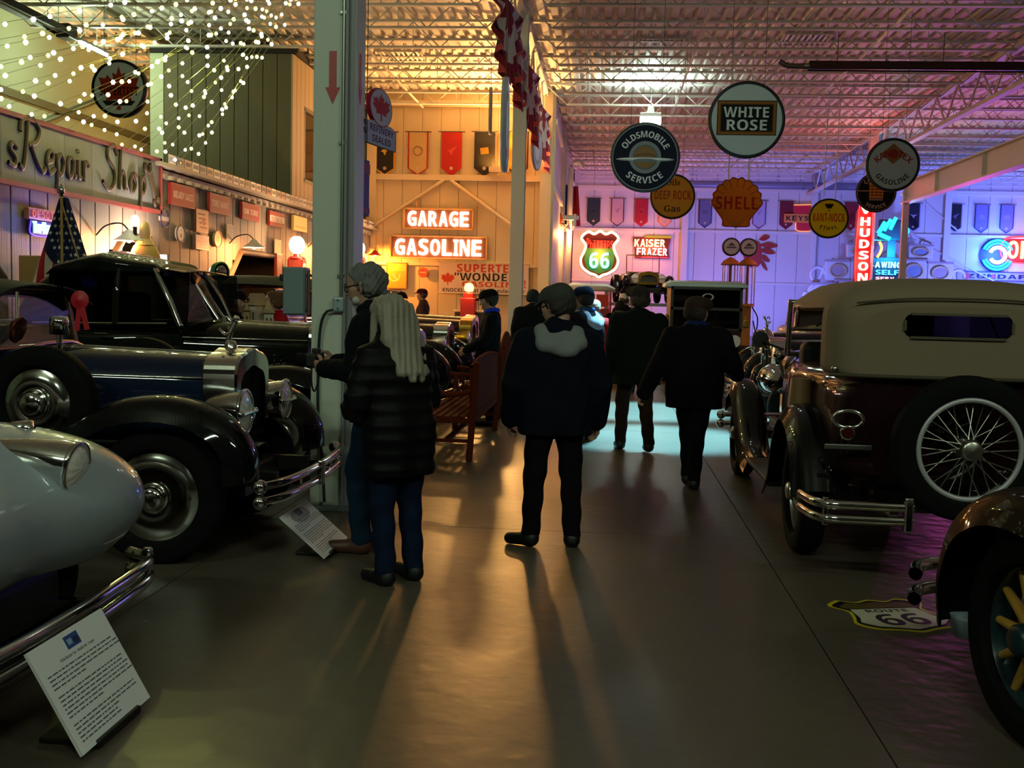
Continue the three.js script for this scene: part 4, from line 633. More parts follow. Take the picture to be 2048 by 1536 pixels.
// ---- smooth bodies: distance fields of tapered capsules and ellipsoids, meshed with surface nets
// prims: { a, b, r, q, k } capsule from a (radius r) to b (radius q), or { c, e, k } ellipsoid; k blends with what came before
function field(prims, h, { warp, clip, k = 0.03 } = {}) {
  const lo = [1e9, 1e9, 1e9], hi = [-1e9, -1e9, -1e9];
  for (const p of prims) {
    p.q ??= p.r; p.k ??= k;
    p.lo = [0, 1, 2].map((i) => (p.c ? p.c[i] - p.e[i] : Math.min(p.a[i] - p.r, p.b[i] - p.q))); p.hi = [0, 1, 2].map((i) => (p.c ? p.c[i] + p.e[i] : Math.max(p.a[i] + p.r, p.b[i] + p.q)));
    for (let i = 0; i < 3; i++) { lo[i] = Math.min(lo[i], p.lo[i] - 3 * h - 0.02); hi[i] = Math.max(hi[i], p.hi[i] + 3 * h + 0.02); }
  }
  const n = [0, 1, 2].map((i) => Math.ceil((hi[i] - lo[i]) / h) + 1), f = new Float32Array(n[0] * n[1] * n[2]).fill(9), sx = 1, sy = n[0], sz = n[0] * n[1];
  for (const p of prims) {
    const pad = p.k + 2.5 * h, i0 = [0, 1, 2].map((i) => Math.max(0, Math.floor((p.lo[i] - pad - lo[i]) / h))), i1 = [0, 1, 2].map((i) => Math.min(n[i] - 1, Math.ceil((p.hi[i] + pad - lo[i]) / h)));
    let bx0, by0, bz0, bb; if (p.a) { bx0 = p.b[0] - p.a[0]; by0 = p.b[1] - p.a[1]; bz0 = p.b[2] - p.a[2]; bb = bx0 * bx0 + by0 * by0 + bz0 * bz0 || 1e-9; }
    for (let z = i0[2]; z <= i1[2]; z++) for (let y = i0[1]; y <= i1[1]; y++) for (let x = i0[0]; x <= i1[0]; x++) {
      const X = lo[0] + x * h, Y = lo[1] + y * h, Z = lo[2] + z * h; let d;
      if (p.c) { const a = (X - p.c[0]) / p.e[0], b = (Y - p.c[1]) / p.e[1], c = (Z - p.c[2]) / p.e[2], k0 = Math.hypot(a, b, c), k1 = Math.hypot(a / p.e[0], b / p.e[1], c / p.e[2]); d = k1 > 1e-6 ? k0 * (k0 - 1) / k1 : -Math.min(...p.e); }
      else { const px = X - p.a[0], py = Y - p.a[1], pz = Z - p.a[2], t = Math.min(1, Math.max(0, (px * bx0 + py * by0 + pz * bz0) / bb)); d = Math.hypot(px - t * bx0, py - t * by0, pz - t * bz0) - (p.r + t * (p.q - p.r)); }
      const o = x + y * sy + z * sz, g = f[o];
      if (p.cut) { f[o] = Math.max(g, -d); continue; }
      const w = Math.max(p.k - Math.abs(g - d), 0) / (p.k || 1e-6); f[o] = Math.min(g, d) - w * w * p.k * 0.25;
    }
  }
  if (warp || clip) for (let z = 0, o = 0; z < n[2]; z++) for (let y = 0; y < n[1]; y++) for (let x = 0; x < n[0]; x++, o++) if (f[o] < 0.15) { const X = lo[0] + x * h, Y = lo[1] + y * h, Z = lo[2] + z * h; if (warp) f[o] += warp(X, Y, Z); if (clip) f[o] = Math.max(f[o], clip(X, Y, Z)); }
  const vid = new Int32Array(f.length).fill(-1), pos = [], idx = [], C = [[0, 0, 0], [1, 0, 0], [0, 1, 0], [1, 1, 0], [0, 0, 1], [1, 0, 1], [0, 1, 1], [1, 1, 1]], E2 = [[0, 1], [2, 3], [4, 5], [6, 7], [0, 2], [1, 3], [4, 6], [5, 7], [0, 4], [1, 5], [2, 6], [3, 7]];
  const off = C.map(([a, b, c]) => a * sx + b * sy + c * sz);
  for (let z = 0; z < n[2] - 1; z++) for (let y = 0; y < n[1] - 1; y++) for (let x = 0; x < n[0] - 1; x++) {
    const o = x + y * sy + z * sz; let m = 0; for (let i = 0; i < 8; i++) if (f[o + off[i]] < 0) m |= 1 << i;
    if (m === 0 || m === 255) continue;
    let cx = 0, cyy = 0, cz = 0, c = 0;
    for (const [a, b] of E2) { if (((m >> a) & 1) === ((m >> b) & 1)) continue; const fa = f[o + off[a]], fb = f[o + off[b]], t = fa / (fa - fb); cx += C[a][0] + t * (C[b][0] - C[a][0]); cyy += C[a][1] + t * (C[b][1] - C[a][1]); cz += C[a][2] + t * (C[b][2] - C[a][2]); c++; }
    vid[o] = pos.length / 3; pos.push(lo[0] + (x + cx / c) * h, lo[1] + (y + cyy / c) * h, lo[2] + (z + cz / c) * h);
  }
  for (let z = 1; z < n[2] - 1; z++) for (let y = 1; y < n[1] - 1; y++) for (let x = 1; x < n[0] - 1; x++) {
    const o = x + y * sy + z * sz, a = f[o] < 0;
    for (const [s, u, v] of [[sx, sy, sz], [sy, sz, sx], [sz, sx, sy]]) { const b = f[o + s] < 0; if (a === b) continue; const q = [vid[o - u - v], vid[o - v], vid[o], vid[o - u]]; if (q.some((i) => i < 0)) continue; a ? idx.push(q[0], q[1], q[2], q[0], q[2], q[3]) : idx.push(q[0], q[2], q[1], q[0], q[3], q[2]); }
  }
  const g = new THREE.BufferGeometry(); g.setAttribute('position', new THREE.Float32BufferAttribute(pos, 3)); g.setIndex(idx); g.computeVertexNormals();
  const uv = new Float32Array(pos.length / 3 * 2); for (let i = 0; i < uv.length / 2; i++) { uv[2 * i] = (pos[3 * i] + pos[3 * i + 2]) * 2; uv[2 * i + 1] = pos[3 * i + 1] * 2; } g.setAttribute('uv', new THREE.BufferAttribute(uv, 2));
  return g;
}

// ---- motor cars. Own axes: forward +x, right-hand side +z, origin on the ground under the front axle.
const G0 = {};
const tyreGeo = (R, w) => lathe([[R - 0.13, -w * 0.42], [R - 0.1, -w * 0.5], [R - 0.03, -w * 0.48], [R - 0.006, -w * 0.36], [R, -w * 0.2], [R, w * 0.2], [R - 0.006, w * 0.36], [R - 0.03, w * 0.48], [R - 0.1, w * 0.5], [R - 0.13, w * 0.42], [R - 0.13, -w * 0.42]], 48).rotateX(PI / 2);
function wheel(parent, x, y, z, R, kind, paintMat, side, w = 0.17) {
  const g = grp(kind === 'cover' ? 'spare_wheel' : 'wheel', parent, [x, y, z]); g.rotation.y = side > 0 ? 0 : PI;
  obj('tyre', G0['t' + R] ??= tyreGeo(R, w), M.rubber, g); const r = R - (kind === 'disc' ? 0.1 : 0.12);
  if (kind === 'disc' || kind === 'cover') {
    obj('wheel_disc', G0['d' + R] ??= lathe([[0.001, 0.105], [0.05, 0.1], [0.08, 0.075], [0.1, 0.06], [r * 0.55, 0.085], [r * 0.8, 0.062], [r * 0.96, 0.035], [r + 0.012, 0.045], [r + 0.02, 0.02], [r, 0.0], [r, -0.06], [0.001, -0.06]], 48).rotateX(PI / 2), M.chromeDisc ??= mat(0xc9c9c2, 0.12, 1), g, [0, 0, 0.01]);
    obj('hubcap', G0.hub ??= lathe([[0.001, 0.15], [0.05, 0.145], [0.075, 0.12], [0.08, 0.09], [0.001, 0.08]], 24).rotateX(PI / 2), M.chrome, g);
  } else {
    obj('rim', [lathe([[r, -0.06], [r + 0.025, -0.055], [r + 0.025, 0.055], [r, 0.06], [r - 0.012, 0.04], [r - 0.02, 0], [r - 0.012, -0.04], [r, -0.06]], 48).rotateX(PI / 2)], kind === 'wood' ? paintMat : M.dullChrome, g);
    const n = kind === 'wood' ? 12 : 30, sg = kind === 'wood' ? (G0['sw' + R] ??= tf(cy(0.016, 0.026, r - 0.07, 8), 0, (r + 0.07) / 2, 0.01)) : null;
    for (let i = 0; i < n; i++) {
      const a = i / n * 2 * PI;
      if (sg) obj('spoke', sg, M.spokeWood ??= mat(0xb98a34, 0.4), g, [0, 0, 0], [0, 0, a]);
      else { const b = a + (i % 2 ? 0.42 : -0.42); obj('spoke', rod([Math.cos(b) * 0.055, Math.sin(b) * 0.055, i % 3 ? 0.075 : -0.02], [Math.cos(a) * r, Math.sin(a) * r, 0.0], 0.0035, 5), M.dullChrome, g); }
    }
    obj('hubcap', lathe([[0.001, 0.12], [0.045, 0.115], [0.06, 0.1], [0.065, 0.06], [0.07, 0.03], [0.07, -0.05], [0.001, -0.05]], 20).rotateX(PI / 2), kind === 'wood' ? paintMat : M.dullChrome, g);
  }
  return g;
}
function fender(path, half, zc, m, parent, crown = 0.1, lip = 0.07, name = 'fender', out = 1) {
  const c = new THREE.SplineCurve(path.map((p) => new THREE.Vector2(...p)));
  return obj(name, shell((u, v) => {
    const t = 1 - v, p = c.getPoint(t), d = c.getTangent(t), s = (u * 2 - 1) * out, nx = -d.y, ny = d.x, q = -crown * Math.abs(s) ** 2.4 - (s * out > 0.7 ? lip * ((s * out - 0.7) / 0.3) : 0) ;
    return [p.x + nx * q * -1 * (nx * 0 + 1), p.y + ny * q * -1, zc + s * half * (1 - 0.05 * Math.abs(s))];
  }, 14, 30, 0.012), m, parent);
}
function bowl(parent, x, y, z, r, m = M.chrome, len = 0.3) {
  const g = grp('headlamp', parent, [x, y, z]);
  obj('lamp_shell', lathe([[0.001, -len], [r * 0.35, -len * 0.93], [r * 0.7, -len * 0.68], [r * 0.93, -len * 0.3], [r, 0], [r * 0.96, 0.005]], 32).rotateZ(-PI / 2), m, g);
  obj('lamp_lens', lathe([[0.001, 0.03], [r * 0.5, 0.024], [r * 0.9, 0.006], [r * 0.95, -0.004], [0.001, -0.004]], 32).rotateZ(-PI / 2), M.lens, g);
  obj('lamp_rim', tf(torus(r, 0.012, 36, 8), 0, 0, 0, 0, PI / 2), M.chrome, g);
  obj('trim_bar', [bx(0.014, 0.016, r * 1.9, 0.035, 0, 0, 0.004), sp(0.02, 0.02, 0, r * 1.02), sp(0.02, 0.02, 0, -r * 1.02)], M.chrome, g);
}
function classicCar(label, pos, turn, o) {
  const t = thing('vintage_car', label, 'car', pos, turn, o.group), tr = o.tr ?? 0.72, wr = o.wr ?? 0.4, wb = o.wb ?? 3.3, pm = paint(o.color), fm = o.fender === undefined ? pm : paint(o.fender), tm = o.bright ?? M.chrome, hy = o.hy ?? 1.22, hw = o.hw ?? 0.31, hl = o.hl ?? 1.1, k = o.wheels ?? 'disc';
  const H = [[-hl, hw + 0.13, hy + 0.02], [-hl * 0.6, hw + 0.09, hy + 0.015], [-hl * 0.2, hw + 0.04, hy], [0.12, hw, hy - 0.01]];
  obj('hood', loft(H.map(([x, w, y]) => ring(x, w, 0.6, y, 2.7, 8))), pm, t);
  const sideW = (x) => hw + 0.13 * Math.max(0, (0.12 - x) / (hl + 0.12));
  for (const s of [-1, 1]) { obj('hood_hinge', rod([-hl, hy - 0.14, s * (sideW(-hl) - 0.008)], [0.1, hy - 0.15, s * (hw - 0.008)], 0.006, 6), o.near ? tm : pm, t); if (o.near) for (let i = 0; i < 13; i++) obj('louvre', bx(0.02, 0.2, 0.012, 0, 0, 0, 0.004, 0, s * 0.3), pm, t, [-hl * 0.85 + i * 0.06, hy - 0.38, s * (sideW(-hl * 0.85 + i * 0.06) + 0.002)]); }
  obj('hood_hinge', rod([-hl, hy + 0.022, 0], [0.1, hy - 0.006, 0], 0.007, 6), tm, t);
  const xb = -(wb + (o.tail ?? 0.62)), by = o.by ?? 1.2, bw = o.bw ?? 0.7;
  obj('body', loft([[-hl, hw + 0.14, hy + 0.02], [-hl - 0.25, bw - 0.14, by + 0.02], [-hl - 0.7, bw - 0.03, by], [-wb * 0.75, bw, by], [-wb, bw - 0.02, by - 0.0], [xb + 0.18, bw - 0.1, by - 0.04], [xb + 0.03, bw - 0.2, by - 0.14], [xb, bw - 0.3, by - 0.24]].map(([x, w, y]) => ring(x, w, 0.5, y, 5, 8))), pm, t);
  obj('chassis', [bx(wb + 0.7, 0.16, 0.7, -wb / 2 + 0.05, 0.42, 0), bx(0.08, 0.08, tr * 2, 0, wr, 0), bx(0.08, 0.08, tr * 2, -wb, wr, 0), bx(0.5, 0.09, 0.06, 0.36, 0.46, 0.36), bx(0.5, 0.09, 0.06, 0.36, 0.46, -0.36)], M.black, t);
  // radiator shell and grille
  const R = (w, h, y0) => { const s = new THREE.Shape(); s.moveTo(-w, y0); s.lineTo(-w, h - 0.16); s.bezierCurveTo(-w, h - 0.05, -w * 0.8, h - 0.03, -w * 0.45, h - 0.015); s.quadraticCurveTo(0, h + 0.035, w * 0.45, h - 0.015); s.bezierCurveTo(w * 0.8, h - 0.03, w, h - 0.05, w, h - 0.16); s.lineTo(w, y0); return s; };
  const sh = R(hw + 0.015, hy + 0.01, 0.6); const hole = R(hw - 0.05, hy - 0.09, 0.68); sh.holes.push(hole);
  obj('radiator_shell', tf(ext(sh, 0.2, 0.014), 0.12, 0, 0, 0, PI / 2, 0), tm, t);
  obj('grille', [tf(ext(R(hw - 0.03, hy - 0.07, 0.66), 0.04, 0), 0.2, 0, 0, 0, PI / 2, 0)], M.black, t);
  const bars = []; for (let i = -6; i <= 6; i++) bars.push(bx(0.012, hy - 0.82, 0.006, 0.27, (hy + 0.64) / 2 - 0.05, i * (hw - 0.06) / 6.5)); obj('grille_bars', bars, o.near ? M.darkSteel ??= mat(0x1c1d1f, 0.3, 0.6) : M.dullChrome, t);
  if (o.mascot) { const g = grp('mascot', t, [0.18, hy + 0.03, 0]); obj('cap', lathe([[0.001, 0.05], [0.03, 0.045], [0.04, 0.02], [0.045, 0]], 18), M.chrome, g); obj('figure', [tube([[-0.02, 0.04, 0], [0, 0.11, 0], [0.03, 0.17, 0]], 0.018, 10, 6), sp(0.022, 0.035, 0.19, 0), tube([[0, 0.1, 0.01], [-0.02, 0.09, 0.05], [-0.05, 0.13, 0.09]], 0.009, 12), tube([[0, 0.1, -0.01], [-0.02, 0.09, -0.05], [-0.05, 0.13, -0.09]], 0.009, 12), tube([[0, 0.17, 0], [-0.03, 0.2, 0], [-0.05, 0.16, 0]], 0.01, 10)], M.chrome, g); }
  if (o.lamps !== 0) { for (const s of [-1, 1]) bowl(t, o.lx ?? 0.3, o.ly ?? 0.9, s * (o.lz ?? 0.42), o.lr ?? 0.135, tm); obj('lamp_bar', [rod([0.2, (o.ly ?? 0.9) - 0.12, -0.44], [0.2, (o.ly ?? 0.9) - 0.12, 0.44], 0.016), ...[-1, 1].map((s) => rod([0.2, (o.ly ?? 0.9) - 0.12, s * 0.42], [0.22, (o.ly ?? 0.9), s * 0.42], 0.02))], tm, t); }
  const fp = o.oldFender ? [[0.42, 0.62], [0.36, 0.8], [0.1, 0.9], [-0.2, 0.84], [-0.5, 0.62], [-0.8, 0.4], [-1.2, 0.34]] : [[0.6, 0.52], [0.57, 0.72], [0.4, 0.91], [0.08, 1.0], [-0.28, 0.95], [-0.6, 0.76], [-0.85, 0.53], [-1.05, 0.38], [-1.3, 0.34]];
  const rp = [[-wb + 0.75, 0.34], [-wb + 0.55, 0.5], [-wb + 0.4, 0.78], [-wb + 0.15, 0.95], [-wb - 0.15, 0.95], [-wb - 0.42, 0.8], [-wb - 0.6, 0.5]].reverse();
  for (const s of [-1, 1]) {
    fender(fp, o.oldFender ? 0.14 : 0.2, s * (tr + 0.0), fm, t, 0.09, 0.05, 'front_fender', s); fender(rp.slice().reverse(), 0.17, s * tr, fm, t, 0.07, 0.04, 'rear_fender', s);
    obj('running_board', bx(wb - 1.9, 0.035, 0.26, -wb / 2 - 0.3, 0.33, s * tr, 0.01), M.black, t);
    wheel(t, 0, wr, s * tr, wr, k, pm, s); wheel(t, -wb, wr, s * tr, wr, k, pm, s);
    if (o.spare) { wheel(t, -0.72, 0.93, s * (tr + 0.0), 0.34, 'cover', pm, s, 0.15); }
  }
  if (o.bumper !== 0) {
    const arcBar = (y) => tube([[0.66, y, -0.86], [0.74, y, -0.6], [0.77, y, 0], [0.74, y, 0.6], [0.66, y, 0.86]], 0.026, 30, 8);
    obj('bumper', [arcBar(0.5), arcBar(0.41), bx(0.04, 0.16, 0.06, 0.79, 0.455, 0, 0.01), ...[-1, 1].flatMap((s) => [bx(0.26, 0.03, 0.05, 0.63, 0.455, s * 0.36), sp(0.045, 0.66, 0.5, s * 0.86), sp(0.045, 0.66, 0.41, s * 0.86)])], tm, t);
  }
  const wx = -hl - 0.16, wt = o.wt ?? 1.64, ww = o.ww ?? 0.55;
  if (o.top !== 'sedan' && o.screen !== 0) {
    obj('windshield_frame', [rod([wx, by - 0.02, -ww], [wx - 0.08, wt, -ww], 0.018), rod([wx, by - 0.02, ww], [wx - 0.08, wt, ww], 0.018), rod([wx - 0.08, wt, -ww], [wx - 0.08, wt, ww], 0.016), rod([wx, by + 0.02, -ww], [wx, by + 0.02, ww], 0.02)], o.frame ?? tm, t);
    obj('windshield', bx(0.008, wt - by - 0.04, ww * 2 - 0.04, wx - 0.04, (wt + by) / 2, 0, 0, 0, 0, 0.19), M.glass, t);
  }
  if (o.top === 'soft') {
    const xr = o.xr ?? -wb - 0.1, tmat = o.topMat ?? M.canvas ?? (M.canvas = mat(0x0d0d0e, 0.85, 0, { bumpMap: clothBump, bumpScale: 0.004 }));
    obj('soft_top', shell((u, v) => { const x = wx + 0.06 + (xr - wx) * v, a = (u * 2 - 1), e = Math.abs(a) ** 3; return [x, wt + 0.03 + 0.09 * Math.sin(Math.min(1, v * 1.3) * PI * 0.6) - e * 0.13 - (v > 0.85 ? (v - 0.85) * 0.9 : 0), -a * (ww + 0.12)]; }, 16, 14, 0.02), tmat, t);
    obj('rear_curtain', loft([ring(xr - 0.28, ww - 0.05, by - 0.05, wt - 0.12, 4, 6), ring(xr - 0.05, ww + 0.08, by - 0.05, wt + 0.02, 4, 6), ring(xr + 0.35, ww + 0.1, by - 0.05, wt + 0.0, 4, 6)]), tmat, t);
    obj('top_bow', [-1, 1].flatMap((s) => [rod([xr + 0.7, by, s * (ww + 0.1)], [xr + 0.9, wt, s * (ww + 0.06)], 0.014), rod([wx - 0.08, wt - 0.03, s * ww], [xr + 0.2, wt - 0.05, s * (ww + 0.08)], 0.014)]), M.wood, t);
  }
  if (o.top === 'sedan') {
    const x0 = wx - 0.1, x1 = o.xr ?? -wb + 0.1, rt = o.rt ?? 1.74, rw = 0.6;
    obj('roof', loft([[x0 + 0.1, rw - 0.12, rt - 0.14], [x0 + 0.03, rw - 0.05, rt - 0.06], [x0 - 0.25, rw, rt - 0.01], [(x0 + x1) / 2, rw + 0.02, rt + 0.03], [x1 + 0.25, rw, rt - 0.01], [x1, rw - 0.06, rt - 0.09], [x1 - 0.15, rw - 0.2, rt - 0.2]].map(([x, w, y]) => ring(x, w, rt - 0.2, y, 2.6, 7))), pm, t);
    obj('rear_quarter', loft([ring(x1 + 0.05, rw + 0.03, by - 0.04, rt - 0.1, 3.4, 6), ring(x1 - 0.16, rw - 0.06, by - 0.04, rt - 0.2, 3, 6), ring(x1 - 0.4, rw - 0.2, by - 0.05, rt - 0.42, 3, 6)]), pm, t);
    const px = (x) => x, post = (xa, xb2, r) => [-1, 1].map((s) => tube([[xa, by - 0.02, s * (rw + 0.06)], [(xa + xb2) / 2, (by + rt) / 2 - 0.05, s * (rw + 0.03)], [xb2, rt - 0.14, s * (rw - 0.03)]], r, 10, 6));
    const mid = (x0 + x1) / 2 + 0.18;
    for (const g of post(mid, mid, 0.035)) obj('door_post', g, pm, t); for (const g of post(wx + 0.22, x0 + 0.06, 0.028)) obj('windshield_post', g, tm, t); obj('center_post', rod([wx + 0.34, by, 0], [x0 + 0.1, rt - 0.12, 0], 0.018), tm, t);
    for (const s of [-1, 1]) {
      obj('side_window', bx(0.84, rt - by - 0.16, 0.006, (mid + x0) / 2 + 0.1, (rt + by) / 2 - 0.08, s * (rw + 0.025), 0, s * -0.12), M.smokeGlass, t); obj('side_window', bx(mid - x1, rt - by - 0.16, 0.006, (mid + x1) / 2, (rt + by) / 2 - 0.08, s * (rw + 0.025), 0, s * -0.12), M.smokeGlass, t);
      obj('windshield_pane', tf(bx(0.006, rt - by - 0.08, rw - 0.06), wx + 0.12, (rt + by) / 2 - 0.06, s * rw * 0.48, 0, s * -0.18, 0.52), M.glass, t);
      obj('belt_molding', rod([wx + 0.1, by - 0.0, s * (bw - 0.05)], [x1 - 0.1, by - 0.02, s * (bw + 0.012)], 0.012, 6), tm, t); obj('door_handle', bx(0.12, 0.02, 0.03, mid - 0.1, by - 0.1, s * (bw + 0.02), 0.008), tm, t);
    }
    obj('seat', [bx(0.16, 0.5, 1.05, mid - 0.25, by + 0.02, 0, 0.06), bx(0.18, 0.5, 1.05, x1 + 0.15, by + 0.05, 0, 0.06)], M.upholstery, t);
    obj('sun_visor', shell((u, v) => [x0 + 0.1 + v * 0.2, rt - 0.14 - v * 0.03 + 0.02 * Math.sin(u * PI), (0.5 - u) * 1.1], 10, 4, 0.015), pm, t);
  }
  return t;
}
// near left: silver car, bulbous front; its middle and near side lie outside the picture
{
  const t = thing('silver_car', 'pale silver car with bulbous fender and chrome headlamp at the lower left', 'car', [-1.96, 0, -3.78]);
  const pm = phys(new THREE.Color().setRGB(0.25, 0.28, 0.33), 0.4, 0.1, { clearcoat: 1, clearcoatRoughness: 0.05 });
  const P = []; for (const s of [-1, 1]) P.push({ c: [-0.66, 0.7, s * 0.66], e: [0.64, 0.31, 0.44], k: 0.2 }, { a: [-0.9, 0.6, s * 0.66], b: [-1.5, 0.5, s * 0.66], r: 0.3, q: 0.16, k: 0.15 });
  P.push({ a: [-0.4, 0.64, -0.55], b: [-0.38, 0.62, 0.55], r: 0.2, k: 0.2 }, { a: [-0.66, 0.72, -0.5], b: [-0.66, 0.72, 0.5], r: 0.25, k: 0.2 }, { a: [-0.8, 0.95, 0], b: [-2.6, 1.02, 0], r: 0.26, q: 0.42, k: 0.2 }, { a: [-2.2, 0.7, -0.5], b: [-4.2, 0.7, -0.5], r: 0.32, k: 0.2 }, { a: [-2.2, 0.7, 0.5], b: [-4.2, 0.7, 0.5], r: 0.32, k: 0.2 });
  obj('front_body', field(P, 0.02, { clip: (x, y) => 0.45 - y }), pm, t);
  obj('underbody', bx(2.6, 0.28, 1.3, -1.65, 0.33, 0, 0.08), M.black, t);
  for (const s of [-1, 1]) { wheel(t, -0.72, 0.36, s * 0.74, 0.36, 'disc', pm, s); const g = grp('headlamp', t, [-0.2, 0.885, s * 0.42]); g.rotation.z = -0.16;
    obj('lamp_shell', lathe([[0.001, -0.5], [0.025, -0.44], [0.055, -0.32], [0.088, -0.16], [0.104, -0.04], [0.102, 0.02]], 28).rotateZ(-PI / 2), M.chrome, g); obj('lamp_lens', lathe([[0.001, 0.05], [0.06, 0.042], [0.096, 0.02], [0.096, 0.0], [0.001, 0]], 28).rotateZ(-PI / 2), M.lens, g); obj('lamp_rim', tf(torus(0.102, 0.011, 32, 8), 0.02, 0, 0, 0, PI / 2), M.chrome, g); obj('lamp_stem', rod([-0.16, -0.04, 0], [-0.26, -0.2, 0], 0.035), M.chrome, g);
    const l = grp('parking_lamp', t, [-0.5, 0.985, s * 0.62]); obj('lamp_shell', tf(lathe([[0.001, -0.16], [0.02, -0.12], [0.035, -0.04], [0.04, 0.02], [0.001, 0.03]], 18), 0, 0.02, 0, 0, 0, -PI / 2), M.chrome, l); obj('lamp_base', bx(0.12, 0.03, 0.03, -0.02, -0.01, 0, 0.01), M.chrome, l); }
  obj('grille', loft([ring(-1.1, 0.24, 0.5, 1.05, 2.4, 4), ring(-0.72, 0.14, 0.52, 1.0, 2.4, 4)]), M.chrome, t);
  const bar = (y) => tube([[-0.28, y, -1.14], [-0.12, y, -0.98], [-0.06, y, -0.4], [-0.05, y, 0], [-0.06, y, 0.4], [-0.12, y, 0.98], [-0.28, y, 1.14]], 0.028, 40, 8);
  for (const y of [0.36, 0.28]) obj('bumper_bar', bar(y), M.chrome, t); for (const s of [-1, 1]) { obj('bumper_iron', bx(0.36, 0.04, 0.05, -0.26, 0.32, s * 0.4), M.chrome, t); obj('bumper_guard', bx(0.05, 0.18, 0.05, -0.15, 0.32, s * 1.04, 0.02), M.chrome, t); }
}
// second: dark navy tourer with chrome discs
{
  const t = classicCar('dark navy open car with chrome wheel discs, mascot and black fenders', [-2.6, 0, -6.82], 0, { color: 0x0a1730, fender: 0x050608, near: 1, mascot: 1, spare: 1, top: 'soft', hw: 0.3, hy: 1.22, hl: 0.98, wt: 1.6, frame: mat(0xb58a7a, 0.2, 1), wb: 3.3, ly: 0.88, lx: 0.42 });
  const g = grp('side_mirror', t, [-0.86, 1.3, 0.72]); obj('mirror_back', tf(lathe([[0.001, -0.03], [0.06, -0.028], [0.085, 0], [0.08, 0.012], [0.001, 0.012]], 8), 0, 0.06, 0, 0, 0, -PI / 2 - 0.3), mat(0x8a4a34, 0.2, 0.9), g); obj('mirror_arm', rod([0, 0.04, 0], [-0.06, 0.28, -0.1], 0.01), M.chrome, g);
  obj('cowl_lamp', [tf(lathe([[0.001, 0.06], [0.05, 0.058], [0.058, 0.03], [0.058, -0.05], [0.001, -0.055]], 18), -0.72, 1.38, 0.5), rod([-0.72, 1.24, 0.5], [-0.72, 1.34, 0.5], 0.018)], M.chrome, t);
  obj('cowl_band', tube([[-1.0, 1.12, 0.455], [-1.0, 1.2, 0.4], [-1.0, 1.245, 0.2], [-1.0, 1.25, 0], [-1.0, 1.245, -0.2], [-1.0, 1.2, -0.4]], 0.018, 30), mat(0xc08a7a, 0.2, 1), t);
  obj('radiator_badge', bx(0.012, 0.05, 0.05, 0.335, 0.82, 0, 0.004, PI / 4), M.dullChrome, t);
  const r = tag(obj('rosette', [tf(lathe([[0.001, 0.03], [0.035, 0.025], [0.05, 0.01], [0.09, 0.012], [0.095, 0], [0.001, -0.005]], 14), 0, 0, 0, PI / 2), bx(0.05, 0.24, 0.012, -0.02, -0.18, 0, 0, 0, 0, -0.12), bx(0.05, 0.22, 0.012, 0.05, -0.18, 0.01, 0, 0, 0, 0.22)], mat(0xa80f22, 0.5)), 'red prize rosette ribbon hanging on the windshield of the navy open car', 'rosette');
  r.position.set(-3.176,1.542,-6.300); r.scale.setScalar(0.62);
}
// third: very dark green sedan
classicCar('near-black green sedan with divided windshield standing behind the navy car', [-2.74, 0, -9.75], 0, { color: 0x0a0f08, fender: 0x050606, top: 'sedan', hy: 1.34, by: 1.32, rt: 1.93, hl: 1.0, hw: 0.33, wb: 3.2, xr: -2.15, lx: 0.35, ly: 0.98, near: 1 });
// further cars of the left row
classicCar('dark green roadster with a big chrome headlamp behind the couple', [-2.55, 0, -13.0], 0, { color: 0x10140e, fender: 0x070808, top: 'none', hy: 1.18, wheels: 'wire' });
classicCar('black closed car with tall dark body behind the wooden benches', [-2.6, 0, -15.9], 0, { color: 0x0a0909, fender: 0x060606, top: 'soft', wt: 1.74, wheels: 'wire', hy: 1.2 });
classicCar('dark brown open car with bright headlamps, between bench and slim column', [-2.6, 0, -18.7], 0, { color: 0x1c100a, fender: 0x080706, top: 'none', wt: 1.5, wheels: 'wood', oldFender: 1, bumper: 0, bright: M.brass });
classicCar('dark open car with a folded hood, farthest of the left row', [-2.9, 0, -21.6], 0, { color: 0x150c0a, fender: 0x080606, top: 'soft', wt: 1.66, wheels: 'wood', oldFender: 1, bumper: 0 });
